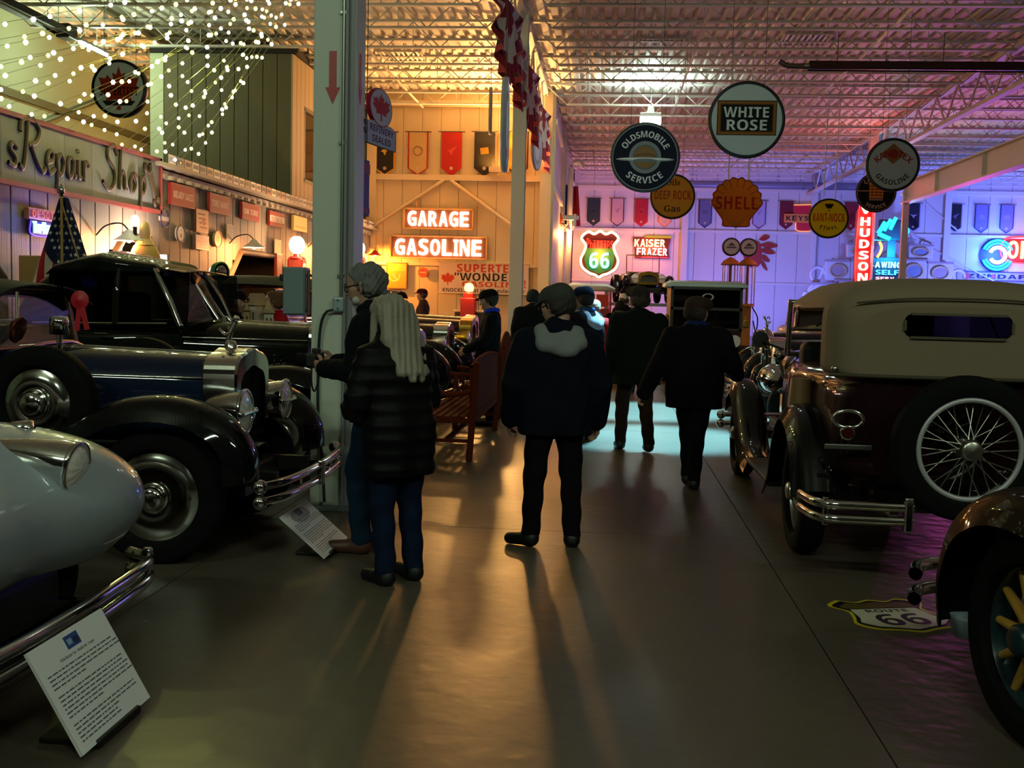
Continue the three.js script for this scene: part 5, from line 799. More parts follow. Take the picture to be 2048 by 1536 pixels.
// right row: maroon tourer with tan top, seen from behind
{
  const t = classicCar('dark maroon touring car with tan canvas top and rear spare wheel', [2.06, 0, -10.25], PI / 2, { color: 0x1e060c, fender: 0x060507, top: 'none', screen: 0, wheels: 'wire', wb: 3.12, hy: 1.18, by: 1.24, tail: 0.5, oldFender: 1, wr: 0.4, bw: 0.7 });
  const ev = new Evaluator(); ev.attributes = ['position', 'normal', 'uv']; ev.useGroups = false;
  const tan = mat(new THREE.Color().setRGB(0.175, 0.125, 0.08), 0.85, 0, { bumpMap: clothBump, bumpScale: 0.004 });
  const prof = [[-3.83, 0.58, 1.63], [-3.81, 0.64, 1.7], [-3.76, 0.7, 1.755], [-3.66, 0.735, 1.785], [-3.4, 0.745, 1.8], [-2.6, 0.73, 1.8], [-1.95, 0.68, 1.745], [-1.4, 0.6, 1.66]];
  const L2 = (d, e) => loft(prof.map(([x, w, y], i) => ring(x + (i < 4 ? d : 0) - (i === 7 ? -e : 0), w - d, 1.2 - e, y - d, 3.2, 14, 64)));
  let b = new Brush(L2(0, 0)); b.updateMatrixWorld();
  const cut = (g) => { const c = new Brush(g); c.updateMatrixWorld(); b = ev.evaluate(b, c, SUBTRACTION); };
  cut(L2(0.03, 0.1)); cut(new RoundedBoxGeometry(0.5, 0.135, 0.61, 4, 0.045).translate(-3.8, 1.515, -0.02)); cut(new THREE.BoxGeometry(2.3, 0.6, 3).translate(-2.4, 1.32, 0)); cut(new THREE.BoxGeometry(0.3, 0.42, 1.05).translate(-1.4, 1.38, 0));
  b.geometry.computeVertexNormals(); obj('soft_top', b.geometry, tan, t);
  obj('top_seam', [tube([[-3.83, 1.64, -0.6], [-3.845, 1.67, -0.3], [-3.845, 1.675, 0], [-3.845, 1.67, 0.3], [-3.83, 1.64, 0.6]], 0.006, 24, 5), tube([[-3.79, 1.215, -0.73], [-3.85, 1.215, -0.5], [-3.86, 1.215, 0], [-3.85, 1.215, 0.5], [-3.79, 1.215, 0.73]], 0.012, 24, 6)], mat(0x3a3020, 0.7), t);
  obj('rear_window', bx(0.006, 0.14, 0.62, -3.815, 1.515, -0.02), phys(0x504444, 0.05, 0, { transmission: 1, thickness: 0 }), t); obj('window_frame', [bx(0.012, 0.014, 0.54, -3.84, 1.583, -0.02), bx(0.012, 0.014, 0.54, -3.84, 1.447, -0.02), bx(0.012, 0.06, 0.014, -3.84, 1.515, -0.322), bx(0.012, 0.06, 0.014, -3.84, 1.515, 0.282)], mat(0x4a4030, 0.6), t);
  obj('top_button', [sp(0.02, -3.79, 1.25, -0.7), sp(0.02, -3.79, 1.25, 0.7)], M.dullChrome, t);
  obj('rear_panel', loft([ring(-3.2, 0.68, 0.55, 1.22, 6, 8), ring(-3.7, 0.68, 0.55, 1.22, 6, 8), ring(-3.8, 0.6, 0.62, 1.215, 5, 6)]), paint(0x1e060c), t);
  obj('windshield_frame', [rod([-1.3, 1.2, -0.56], [-1.36, 1.66, -0.56], 0.022), rod([-1.3, 1.2, 0.56], [-1.36, 1.66, 0.56], 0.022), rod([-1.36, 1.64, -0.56], [-1.36, 1.64, 0.56], 0.02), rod([-1.33, 1.42, -0.56], [-1.33, 1.42, 0.56], 0.012), rod([-1.3, 1.22, -0.56], [-1.3, 1.22, 0.56], 0.02)], M.dullChrome, t); obj('windshield', bx(0.006, 0.42, 1.1, -1.33, 1.43, 0, 0, 0, 0, 0.13), M.glass, t); obj('wiper', rod([-1.35, 1.6, -0.1], [-1.34, 1.45, -0.35], 0.007), M.black, t);
  obj('seat', [bx(0.2, 0.3, 1.2, -2.1, 1.2, 0, 0.06), bx(0.2, 0.3, 1.2, -3.3, 1.2, 0, 0.06)], M.upholstery, t); obj('seat_back', bx(0.12, 0.5, 0.2, -3.2, 1.45, -0.08, 0.03), mat(0xc07058, 0.7), t);
  const sw = wheel(t, -4.08, 0.84, -0.02, 0.41, 'wire', M.dullChrome, 1, 0.15); sw.name = 'spare_wheel'; obj('rim_band', tf(torus(0.278, 0.016, 48, 8), 0, 0, 0.062), mat(0xa9a5ac, 0.4, 0.3), sw); sw.rotation.y = -PI / 2; obj('spare_mount', rod([-3.7, 0.84, -0.02], [-4.05, 0.84, -0.02], 0.06), M.black, t);
  const tl = grp('tail_lamp', t, [-3.82, 0.93, -0.62]); const E2 = new THREE.EllipseCurve(0, 0, 0.085, 0.05).getPoints(24).map((q) => [-0.03, q.y + 0.03, q.x]); obj('lamp_bracket', [tube(E2, 0.012, 40, 6, true), tf(torus(0.036, 0.01, 24, 6), -0.03, -0.05, 0, 0, PI / 2), rod([0, -0.05, 0], [0.2, -0.05, 0.05], 0.012)], M.chrome, tl); obj('lamp_lens', cy(0.03, 0.03, 0.02, 16, -0.035, -0.05, 0, 0, 0, PI / 2), mat(0x3a0a0a, 0.2), tl);
  obj('plate_bracket', [bx(0.02, 0.03, 0.27, -3.88, 0.8, -0.62, 0.005), bx(0.2, 0.02, 0.02, -3.78, 0.8, -0.6)], M.steel, t);
  obj('rear_bumper', [...[0.5, 0.42].map((y) => tube([[-3.78, y, -0.86], [-4.08, y, -0.8], [-4.12, y, -0.6], [-4.12, y, -0.3]], 0.028, 24, 8)), bx(0.05, 0.2, 0.05, -4.13, 0.46, -0.33, 0.012), bx(0.5, 0.03, 0.05, -3.85, 0.46, -0.4), bx(0.03, 0.16, 0.03, -4.1, 0.46, -0.78, 0.006), ...[0.5, 0.42].map((y) => tube([[-3.78, y, 0.86], [-4.08, y, 0.8], [-4.12, y, 0.6], [-4.12, y, 0.3]], 0.028, 24, 8)), bx(0.05, 0.2, 0.05, -4.13, 0.46, 0.33, 0.012), bx(0.5, 0.03, 0.05, -3.85, 0.46, 0.4)], M.chrome, t);
  obj('side_lamp', [sp(0.05, -1.15, 1.2, -0.6, 1.3, 1, 1), rod([-1.15, 1.02, -0.56], [-1.15, 1.18, -0.6], 0.012)], M.chrome, t); obj('door_mirror', [cy(0.07, 0.07, 0.02, 20, -1.0, 1.32, -0.74, 0, 0, PI / 2), rod([-1.2, 1.25, -0.58], [-1.02, 1.3, -0.72], 0.01)], M.black, t);
  obj('step_lamp', cy(0.07, 0.09, 0.3, 14, -2.95, 0.98, -0.74), mat(0x7a5a3a, 0.4), t);
}
// nearest right: car at the frame edge, heading along the aisle, front wheel with yellow spokes
{
  const t = thing('vintage_car', 'black car at the right edge with yellow wooden spokes and chrome bumper', 'car', [2.36, 0, -4.2], PI / 2 + 0.2), fm = paint(0x030303, { clearcoat: 0.2, specularIntensity: 0.1 }), pm = paint(0x0a0808), teal = mat(0x0f2a30, 0.35);
  obj('hood', loft([ring(0.15, 0.32, 0.6, 1.15, 2.7, 8), ring(-1.2, 0.44, 0.6, 1.2, 2.7, 8)].reverse()), pm, t); obj('body', loft([ring(-1.2, 0.46, 0.5, 1.22, 5, 8), ring(-1.9, 0.66, 0.5, 1.2, 5, 8), ring(-4.0, 0.66, 0.5, 1.2, 5, 8)]), pm, t);
  for (const s of [-1, 1]) { fender([[0.6, 0.3], [0.62, 0.52], [0.5, 0.78], [0.2, 0.93], [-0.2, 0.92], [-0.55, 0.72], [-0.85, 0.48], [-1.2, 0.36]], 0.17, s * 0.7, fm, t, 0.09, 0.05, 'front_fender', s); wheel(t, 0, 0.4, s * 0.72, 0.4, 'wood', teal, s, 0.16); wheel(t, -3.2, 0.4, s * 0.72, 0.4, 'wood', teal, s, 0.16); }
  obj('bumper', [...[0.47, 0.36].map((y) => tube([[0.7, y, 0.86], [0.86, y, 0.74], [0.92, y, 0.4], [0.93, y, 0], [0.92, y, -0.4], [0.86, y, -0.74], [0.7, y, -0.86]], 0.03, 40, 8)), bx(0.05, 0.2, 0.06, 0.93, 0.42, 0.5, 0.01), bx(0.05, 0.2, 0.06, 0.93, 0.42, -0.5, 0.01), bx(0.5, 0.04, 0.05, 0.7, 0.42, 0.36), bx(0.5, 0.04, 0.05, 0.7, 0.42, -0.36)], M.chrome, t);
  obj('fender_tip', tf(lathe([[0.001, -0.09], [0.06, -0.075], [0.085, 0.0], [0.09, 0.03], [0.001, 0.03]], 18), 0.6, 0.3, -0.66), mat(0x8d9aa6, 0.4), t); obj('chassis', bx(3.8, 0.16, 0.7, -1.5, 0.45, 0), M.black, t); obj('axle', rod([0, 0.4, -0.7], [0, 0.4, 0.7], 0.04), M.black, t); obj('radiator', bx(0.12, 0.6, 0.56, 0.2, 0.86, 0, 0.04), M.chrome, t);
}
// right row beyond the tourer
classicCar('dark car with several bright chrome lamps ahead of the maroon tourer', [2.35, 0, -13.6], PI, { color: 0x0b0b12, fender: 0x070609, top: 'soft', wt: 1.62, wheels: 'wire', oldFender: 1, hy: 1.18, lr: 0.15, ly: 0.98 });
classicCar('dark purple-lit open car, second beyond the maroon tourer', [2.6, 0, -16.4], PI, { color: 0x14121c, fender: 0x08080a, top: 'none', wt: 1.5, wheels: 'disc', hy: 1.2, lr: 0.15, mascot: 1 });
classicCar('cream sedan with black roof far behind the tourer windshield', [4.4, 0, -20.5], -PI / 2, { color: 0xb9b08a, fender: 0x101010, top: 'sedan', by: 1.2, rt: 1.72, xr: -2.3 });
classicCar('tall black-roofed car behind the cream sedan', [5.6, 0, -25], -PI / 2, { color: 0x0c0e10, top: 'sedan', by: 1.25, rt: 2.0, xr: -2.4, oldFender: 1 });

// ---- people. Own axes: facing +z, the person's left is +x, origin on the ground between the feet.
const skinM = phys(new THREE.Color().setRGB(0.4, 0.22, 0.155), 0.55, 0), cloth = (c, more = {}) => phys(c, 0.9, 0, { specularIntensity: 0.25, ...more });
function hand(w, d, n, s, curl = 0.5, side = 1) {
  const D = V(...d).normalize(), N = V(...n).normalize(), U = D.clone().cross(N).normalize(), out = [], W = V(...w), P = (a, b, c) => W.clone().addScaledVector(D, a * s).addScaledVector(U, b * s).addScaledVector(N, c * s), A = (v) => [v.x, v.y, v.z];
  for (const u of [-0.026, -0.009, 0.009, 0.025]) out.push({ a: A(P(0.0, u * 0.6, 0)), b: A(P(0.085, u, 0)), r: 0.0165 * s, q: 0.0145 * s, k: 0.012 });
  [0.068, 0.077, 0.071, 0.055].forEach((l, i) => {
    const u = (-0.03 + i * 0.02), b = P(0.088, u, 0), d1 = D.clone().multiplyScalar(Math.cos(curl)).addScaledVector(N, Math.sin(curl)), d2 = D.clone().multiplyScalar(Math.cos(curl * 2.3)).addScaledVector(N, Math.sin(curl * 2.3)), m = b.clone().addScaledVector(d1, l * 0.52 * s), e = m.clone().addScaledVector(d2, l * 0.48 * s);
    out.push({ a: A(b), b: A(m), r: 0.0098 * s, q: 0.0088 * s, k: 0.004 }, { a: A(m), b: A(e), r: 0.0088 * s, q: 0.0075 * s, k: 0.003 });
  });
  const tb = P(0.028, -0.03 * side, 0.004), t1 = tb.clone().addScaledVector(D, 0.036 * s).addScaledVector(U, -0.028 * side * s).addScaledVector(N, 0.014 * s), t2 = t1.clone().addScaledVector(D, 0.03 * s).addScaledVector(N, 0.01 * s);
  out.push({ a: A(tb), b: A(t1), r: 0.014 * s, q: 0.0115 * s, k: 0.01 }, { a: A(t1), b: A(t2), r: 0.0112 * s, q: 0.009 * s, k: 0.004 });
  return out;
}
function person(label, pos, turn, o = {}) {
  const s = (o.H ?? 1.72) / 1.75, q = o.q ?? 1, lean = o.lean ?? 0, W = o.wide ?? 1, t = thing('person', label, 'person', pos, turn);
  const L3 = ([x, y, z]) => { const a = lean * Math.min(1, Math.max(0, (y - 0.9) / 0.3)), dy = y - 0.95; if (dy < 0) return [x * s, y * s, z * s]; return [x * s, (0.95 + dy * Math.cos(a) - z * Math.sin(a)) * s, (z * Math.cos(a) + dy * Math.sin(a)) * s]; };
  const J = { hip: [0, 0.93, 0], waist: [0, 1.08, 0.01], chest: [0, 1.27, 0], neck: [0, 1.45, -0.01], top: [0, 1.53, 0.015], head: [0, 1.625, 0.035] };
  const arm = (sd, d) => d ? [d[0], d[1]] : [[sd * 0.26, 1.13, -0.03], [sd * 0.27, 0.88, 0.05]];
  const aL = arm(1, o.L).map((p, i) => L3(p)), aR = arm(-1, o.R).map((p) => L3(p)), sl = o.slope ?? 0.01, sL = L3([0.185 * W, 1.395 - sl, -0.02]), sR = L3([-0.185 * W, 1.395 - sl, -0.02]);
  const leg = (sd, d) => (d ?? [[sd * 0.1, 0.5, 0.02], [sd * 0.105, 0.09, -0.03], [sd * 0.12, 0.035, 0.14]]).map((p) => p.map((v) => v * s));
  const lL = leg(1, o.legL), lR = leg(-1, o.legR), hL = [0.095 * s, 0.9 * s, 0], hR = [-0.095 * s, 0.9 * s, 0];
  const m = (p, x, y = 0, z = 0) => L3([p[0] + x, p[1] + y, p[2] + z]);
  const torso = (e) => [
    { a: m(J.hip, -0.08 * W, -0.03), b: m(J.hip, 0.08 * W, -0.03), r: (0.115 + e) * s }, { a: m(J.waist, -0.075 * W), b: m(J.waist, 0.075 * W), r: (0.11 * W + e) * s, k: 0.1 },
    { a: m(J.chest, -0.095 * W), b: m(J.chest, 0.095 * W), r: (0.118 + e) * s, k: 0.1 }, { a: m(J.chest, -0.1 * W, 0.11, -0.02), b: m(J.chest, 0.1 * W, 0.11, -0.02), r: (0.075 + e * 0.8) * s, k: 0.08 },
    { a: m(J.neck, 0, -0.06), b: m(J.neck, 0, 0), r: (0.075 + e * 0.7) * s, k: 0.08 }];
  const sleeve = (S, A, e) => [{ a: S, b: A[0], r: (0.062 + e) * s, q: (0.05 + e) * s, k: 0.025 }, { a: A[0], b: A[1], r: (0.05 + e) * s, q: (0.036 + e) * s, k: 0.015 }];
  const legs = (H, K, e) => [{ a: H, b: K[0], r: (0.088 + e) * s, q: (0.064 + e) * s, k: 0.05 }, { a: K[0], b: K[1], r: (0.062 + e) * s, q: (0.045 + e * 1.4) * s, k: 0.02 }];
  // body: torso and limbs, then neck and head and both hands on finer grids, one mesh
  const hc = L3(J.head), hy = o.turnHead ?? 0, hp = (o.nod ?? 0) + lean * 0.5, E = new THREE.Euler(hp, hy, o.tilt ?? 0, 'YXZ'), hd = (x, y, z) => { const v = V(x * s, y * s, z * s).applyEuler(E); return [v.x + hc[0], v.y + hc[1], v.z + hc[2]]; };
  const hh = (q > 1.4 ? 0.012 : 0.0065) , headP = [
    { a: L3(J.neck), b: hd(0, -0.09, -0.025), r: 0.058 * s, q: 0.054 * s }, { a: hd(0, 0.03, -0.045), b: hd(0, 0.035, 0.02), r: 0.082 * s, q: 0.078 * s, k: 0.05 }, { a: hd(0, -0.02, 0.035), b: hd(0, -0.07, 0.04), r: 0.06 * s, q: 0.047 * s, k: 0.04 },
    { a: hd(0, -0.095, 0.055), b: hd(0, -0.1, 0.062), r: 0.026 * s, k: 0.03 }, { a: hd(-0.03, 0.018, 0.082), b: hd(0.03, 0.018, 0.082), r: 0.014 * s, k: 0.02 }, { a: hd(0, 0.006, 0.096), b: hd(0, -0.033, 0.113), r: 0.009 * s, q: 0.0145 * s, k: 0.014 },
    { a: hd(-0.02, -0.066, 0.088), b: hd(0.02, -0.066, 0.088), r: 0.009 * s, k: 0.008 }, { a: hd(-0.042, -0.02, 0.062), b: hd(-0.03, -0.05, 0.07), r: 0.022 * s, k: 0.03 }, { a: hd(0.042, -0.02, 0.062), b: hd(0.03, -0.05, 0.07), r: 0.022 * s, k: 0.03 },
    ...[-1, 1].flatMap((k) => [{ a: hd(k * 0.084, 0.01, -0.005), b: hd(k * 0.08, -0.035, 0.0), r: 0.013 * s, q: 0.01 * s, k: 0.01 }, { a: hd(k * 0.088, 0.012, -0.022), b: hd(k * 0.086, -0.02, -0.018), r: 0.008 * s, k: 0.006 }])];
  const hn = o.hands ?? {}, wd = (A) => [A[1][0] - A[0][0], A[1][1] - A[0][1], A[1][2] - A[0][2]];
  const parts = [field([...torso(-0.02), ...sleeve(sL, aL, -0.01), ...sleeve(sR, aR, -0.01), ...legs(hL, lL, -0.012), ...legs(hR, lR, -0.012)], 0.024 * q), field(headP, hh)];
  parts.push(field(hand(aL[1], hn.L?.[0] ?? wd(aL), hn.L?.[1] ?? [-1, 0, -0.3], s, hn.L?.[2] ?? 0.45, 1), q > 1.4 ? 0.009 : 0.0042), field(hand(aR[1], hn.R?.[0] ?? wd(aR), hn.R?.[1] ?? [1, 0, -0.3], s, hn.R?.[2] ?? 0.45, -1), q > 1.4 ? 0.009 : 0.0042));
  obj('body', parts, o.skin ?? skinM, t);
  for (const k of [-1, 1]) if (q <= 1.4) obj('eye', sp(0.011 * s, ...hd(k * 0.032, 0.002, 0.083), 1, 1, 1, 10), M.eye ??= mat(0x2a2420, 0.2), t);
  // clothing
  const hem = (o.hem ?? 0.8) * s, th = o.thick ?? 0.022, fold = o.warp ?? ((x, y, z) => 0.006 * Math.sin(y * 23 + x * 17 + Math.sin(z * 31)) * Math.sin(x * 29 - z * 21 + 1.7));
  const skirt = o.hem && o.hem < 0.86 ? [{ a: [-0.075 * W * s, 0.93 * s, 0], b: [-0.085 * W * s, hem, 0], r: (0.115 + th) * s, q: (0.118 + th) * s, k: 0.05 }, { a: [0.075 * W * s, 0.93 * s, 0], b: [0.085 * W * s, hem, 0], r: (0.115 + th) * s, q: (0.118 + th) * s, k: 0.05 }] : [];
  const jacket = obj('jacket', field([...torso(th), ...skirt, ...sleeve(sL, aL, th * 0.9), ...sleeve(sR, aR, th * 0.9)], 0.013 * q, { warp: fold, clip: (x, y, z) => Math.max(hem - y, Math.abs(x) > 9 ? 1 : -1) }), o.jacket, t);
  obj('trousers', field([{ a: [-0.07 * s, 0.9 * s, 0], b: [0.07 * s, 0.9 * s, 0], r: 0.122 * s }, ...legs(hL, lL, 0.012), ...legs(hR, lR, 0.012)], 0.013 * q, { warp: (x, y, z) => 0.004 * Math.sin(y * 34 + x * 12 + z * 15), clip: (x, y) => 0.055 * s - y }), o.trousers, t);
  for (const K of [lL, lR]) obj('shoe', field([{ a: [K[1][0], K[1][1] - 0.045 * s, K[1][2] - 0.02 * s], b: K[2], r: 0.045 * s, q: 0.04 * s }, { a: [K[1][0], K[1][1], K[1][2]], b: [K[1][0], K[1][1] - 0.04 * s, K[1][2]], r: 0.05 * s, k: 0.04 }], 0.01 * q, { clip: (x, y) => 0.002 - y }), o.shoes ?? M.black, t);
  if (o.collar) obj('collar', field([0, 1, 2, 3, 4, 5, 6].map((i) => { const a = -2.3 + i * 0.77 + PI / 2 + PI, b = a + 0.77; const c = (u) => L3([Math.cos(u) * 0.085, 1.475 + (Math.sin(u) < 0 ? 0.025 : 0), -0.01 + Math.sin(u) * 0.075]); return { a: c(a), b: c(b), r: 0.032 * s, k: 0.02 }; }), 0.011 * q), o.collar, t);
  if (o.hood) obj('hood', field([{ a: L3([-0.11, 1.425, -0.08]), b: L3([0.11, 1.42, -0.08]), r: 0.052 * s, k: 0.04 }, { a: L3([-0.14, 1.37, -0.13]), b: L3([0.12, 1.36, -0.13]), r: 0.05 * s, k: 0.05 }, { a: L3([-0.08, 1.315, -0.155]), b: L3([0.02, 1.32, -0.155]), r: 0.036 * s, k: 0.06 }, { a: L3([-0.11, 1.45, -0.05]), b: L3([-0.1, 1.45, 0.06]), r: 0.045 * s, k: 0.05 }, { a: L3([0.11, 1.45, -0.05]), b: L3([0.1, 1.45, 0.06]), r: 0.045 * s, k: 0.05 }], 0.012 * q, { warp: (x, y, z) => 0.005 * Math.sin(x * 40 + y * 30) }), o.hood, t);
  if (o.hair) {
    const hs = o.hair.style ?? 'short', P = [{ a: hd(0, 0.035, -0.05), b: hd(0, 0.042, 0.018), r: 0.094 * s, q: 0.088 * s }, { a: hd(-0.05, -0.02, -0.05), b: hd(0.05, -0.02, -0.05), r: 0.062 * s, k: 0.04 }];
    if (hs === 'wavy') P.push(...[[-0.05, 0.11, 0.02], [0.05, 0.11, 0.0], [0, 0.12, -0.05], [-0.07, 0.06, -0.07], [0.07, 0.06, -0.07], [0, 0.03, -0.13], [0, -0.04, -0.11]].map((c) => ({ a: hd(...c), b: hd(c[0], c[1] - 0.02, c[2]), r: 0.026 * s, k: 0.02 })));
    if (hs === 'long') for (let i = -4; i <= 4; i++) { const x = i * 0.024; P.push({ a: hd(x, 0.02, -0.085), b: hd(x * 1.25, -0.16, -0.125 + Math.abs(i) * 0.006), r: 0.04 * s, q: 0.038 * s, k: 0.035 }, { a: hd(x * 1.25, -0.16, -0.125 + Math.abs(i) * 0.006), b: hd(x * 1.15 + 0.01 * (i % 2), -0.37 - 0.045 * (i % 3) * (i % 2), -0.195 + Math.abs(i) * 0.01), r: 0.038 * s, q: 0.022 * s, k: 0.03 }); }
    if (hs === 'long') for (const k of [-1, 1]) P.push({ a: hd(k * 0.085, 0.0, 0.02), b: hd(k * 0.1, -0.2, 0.05), r: 0.024 * s, q: 0.024 * s, k: 0.02 }, { a: hd(k * 0.1, -0.2, 0.05), b: hd(k * 0.09, -0.36, 0.1), r: 0.024 * s, q: 0.012 * s, k: 0.02 });
    const inv = new THREE.Quaternion().setFromEuler(E).invert(), v = V(0, 0, 0);
    obj('hair', field(P, q > 1.4 ? 0.012 : 0.007, { warp: (x, y, z) => (hs === 'long' ? 0.003 * Math.sin(x * 160 + z * 90) : (hs === 'wavy' ? 0.006 : 0.004) * Math.sin(x * 75 + y * 62 + 2 * Math.sin(z * 60)) * Math.sin(z * 90 + y * 60 + 1)), clip: (x, y, z) => { v.set(x - hc[0], y - hc[1], z - hc[2]).applyQuaternion(inv).divideScalar(s); return hs === 'long' ? Math.min(v.z - 0.052 - Math.max(0, v.y) * 0.4, Math.abs(v.x) > 0.062 ? -1 : 1) : Math.max(v.z - 0.04 - Math.max(0, v.y - 0.04) * 0.9, Math.abs(v.x) > 0.06 && v.y < -0.03 ? v.z + 0.02 : -1, -0.1 - v.y); } }), o.hair.mat, t);
  }
  if (o.cap) {
    const inv = new THREE.Quaternion().setFromEuler(E).invert(), v = V(0, 0, 0), fl = o.cap.flat;
    obj('cap', field([{ a: hd(0, 0.045, -0.045), b: hd(0, 0.05, 0.025), r: 0.1 * s, q: 0.094 * s }, ...(fl ? [{ a: hd(-0.045, 0.07, -0.03), b: hd(0.045, 0.075, 0.07), r: 0.062 * s, k: 0.03 }, { a: hd(0.045, 0.07, -0.03), b: hd(-0.045, 0.075, 0.07), r: 0.062 * s, k: 0.03 }] : [])], q > 1.4 ? 0.012 : 0.008, { clip: (x, y, z) => { v.set(x - hc[0], y - hc[1], z - hc[2]).applyQuaternion(inv).divideScalar(s); return 0.035 - v.y - Math.max(0, -v.z) * 0.35; } }), o.cap.mat, t);
    const brim = fl ? [-0.04, 0, 0.04].map((x) => ({ a: hd(x, 0.05, 0.09), b: hd(x * 0.9, 0.035, 0.13), r: 0.014 * s, q: 0.01 * s, k: 0.02 })) : [-0.055, -0.03, 0, 0.03, 0.055].map((x) => ({ a: hd(x, 0.05, 0.08), b: hd(x * 0.85, 0.035, 0.17 - Math.abs(x) * 0.5), r: 0.012 * s, q: 0.009 * s, k: 0.02 }));
    obj('cap_brim', field(brim, q > 1.4 ? 0.011 : 0.007), o.cap.brim ?? o.cap.mat, t);
  }
  if (o.beard) obj('beard', field([{ a: hd(-0.035, -0.08, 0.052), b: hd(0.035, -0.08, 0.052), r: 0.028 * s }, { a: hd(0, -0.1, 0.062), b: hd(0, -0.14, 0.06), r: 0.03 * s, q: 0.017 * s, k: 0.03 }, { a: hd(-0.03, -0.047, 0.09), b: hd(0.03, -0.047, 0.09), r: 0.011 * s, k: 0.01 }], 0.007), o.beard, t);
  if (o.glasses) obj('glasses', [...[-1, 1].flatMap((k) => { const c = V(...hd(k * 0.034, 0.0, 0.108)); return [tf(torus(0.026 * s, 0.0035, 24, 6), 0, 0, 0).applyQuaternion(new THREE.Quaternion().setFromEuler(E)).translate(c.x, c.y, c.z), rod(hd(k * 0.06, 0.004, 0.104), hd(k * 0.09, 0.008, -0.01), 0.0035, 6)]; }), rod(hd(-0.01, 0.004, 0.11), hd(0.01, 0.004, 0.11), 0.003, 6)], M.black, t);
  return { t, aL, aR, hd, L3, s };
}
const navy = cloth(0x070b18), blackCloth = cloth(0x060608), jeans = cloth(0x12283c), darkJeans = cloth(0x0d1830), darkTrousers = cloth(0x070709), greyHair = mat(0x5f5d5e, 0.7, 0, { bumpMap: fineBump, bumpScale: 0.004 }), blondHair = mat(new THREE.Color().setRGB(0.24, 0.21, 0.165), 0.6, 0, { bumpMap: woodBump, bumpScale: 0.004 });
{ // grey-haired man with a camera
  const p = person('grey-haired man with glasses and white beard holding a black camera', [-1.4, 0, -6.65], -PI / 2 - 0.12, { H: 1.81, lean: 0.1, wide: 1.2, jacket: cloth(0x0a0c13), trousers: jeans, shoes: mat(0x4a2a1c, 0.5), hem: 0.8, collar: cloth(0x0c0e18), hair: { style: 'wavy', mat: greyHair }, beard: mat(0xb0aaa4, 0.8), glasses: 1, nod: 0.12, turnHead: 0.05,
    L: [[0.27, 1.12, 0.06], [0.11, 1.14, 0.29]], R: [[-0.28, 1.13, 0.06], [-0.11, 1.16, 0.3]], hands: { L: [[-0.5, 0.05, 0.8], [-0.8, 0.2, -0.4], 0.6], R: [[0.5, 0.1, 0.8], [0.8, 0.2, -0.4], 0.6] }, legL: [[0.11, 0.5, 0.09], [0.12, 0.09, 0.06], [0.14, 0.035, 0.23]], legR: [[-0.1, 0.5, 0.05], [-0.11, 0.09, 0.0], [-0.13, 0.035, 0.17]] });
  const c = thing('camera', 'black camera with a dark lens held in the grey-haired man’s hands', 'camera', [0, 0, 0]);
  const w = V((p.aL[1][0] + p.aR[1][0]) / 2, (p.aL[1][1] + p.aR[1][1]) / 2 + 0.03, (p.aL[1][2] + p.aR[1][2]) / 2 + 0.1); p.t.updateMatrixWorld(); p.t.localToWorld(w); c.position.copy(w); c.rotation.y = -PI / 2 - 0.12;
  obj('camera_body', [bx(0.14, 0.095, 0.06, 0, 0, 0, 0.015), bx(0.05, 0.035, 0.05, 0, 0.06, 0, 0.01), bx(0.04, 0.09, 0.075, 0.055, 0, 0.01, 0.015)], M.black, c); obj('lens', lathe([[0.001, 0.13], [0.03, 0.13], [0.042, 0.125], [0.042, 0.08], [0.036, 0.07], [0.036, 0.02], [0.001, 0.02]], 24).rotateX(PI / 2), M.rubber, c); obj('strap', tube([[-0.07, 0.03, 0], [-0.1, -0.1, 0.02], [-0.03, -0.2, 0.02], [0.05, -0.14, 0.01], [0.07, 0.03, 0]], 0.006, 24), M.wire, c);
}
person('woman with long pale blond hair in a black quilted jacket and jeans', [-1.13, 0, -5.92], -PI / 2 - 0.75, { H: 1.63, lean: 0.15, wide: 1.0, slope: 0.03, jacket: phys(0x060608, 0.6, 0, { specularIntensity: 0.3 }), trousers: darkJeans, hem: 0.66, thick: 0.034, collar: cloth(0x0a0a0b), hair: { style: 'long', mat: blondHair }, warp: (x, y, z) => 0.011 * (Math.abs(Math.sin(y * 38)) - 0.6) + 0.003 * Math.sin(x * 30 + z * 24), nod: 0.12, turnHead: 0.15,
  L: [[0.27, 1.12, 0.02], [0.16, 1.06, 0.27]], R: [[-0.27, 1.12, 0.05], [-0.12, 1.08, 0.26]], hands: { L: [[-0.4, 0.2, 0.8], [-0.6, 0.5, -0.3], 0.5], R: [[0.4, 0.2, 0.8], [0.6, 0.5, -0.3], 0.5] } });
person('man in navy jacket with grey hood and dark cap seen from behind', [-0.3, 0, -6.98], PI + 0.22, { H: 1.7, wide: 1.16, slope: 0.025, jacket: navy, trousers: darkTrousers, hem: 0.76, thick: 0.036, hood: cloth(0x77777a), hair: { mat: mat(0x2c2724, 0.9) }, cap: { mat: cloth(0x3c3e3a), flat: 0 }, turnHead: 0.75, nod: 0.25, lean: 0.05, glasses: 1,
  L: [[0.29, 1.1, -0.02], [0.29, 0.86, 0.1]], R: [[-0.3, 1.1, -0.03], [-0.3, 0.85, 0.06]], legL: [[0.13, 0.5, 0.0], [0.15, 0.1, -0.02], [0.28, 0.04, 0.06]], legR: [[-0.12, 0.5, 0.02], [-0.13, 0.09, -0.03], [-0.15, 0.035, 0.14]] });
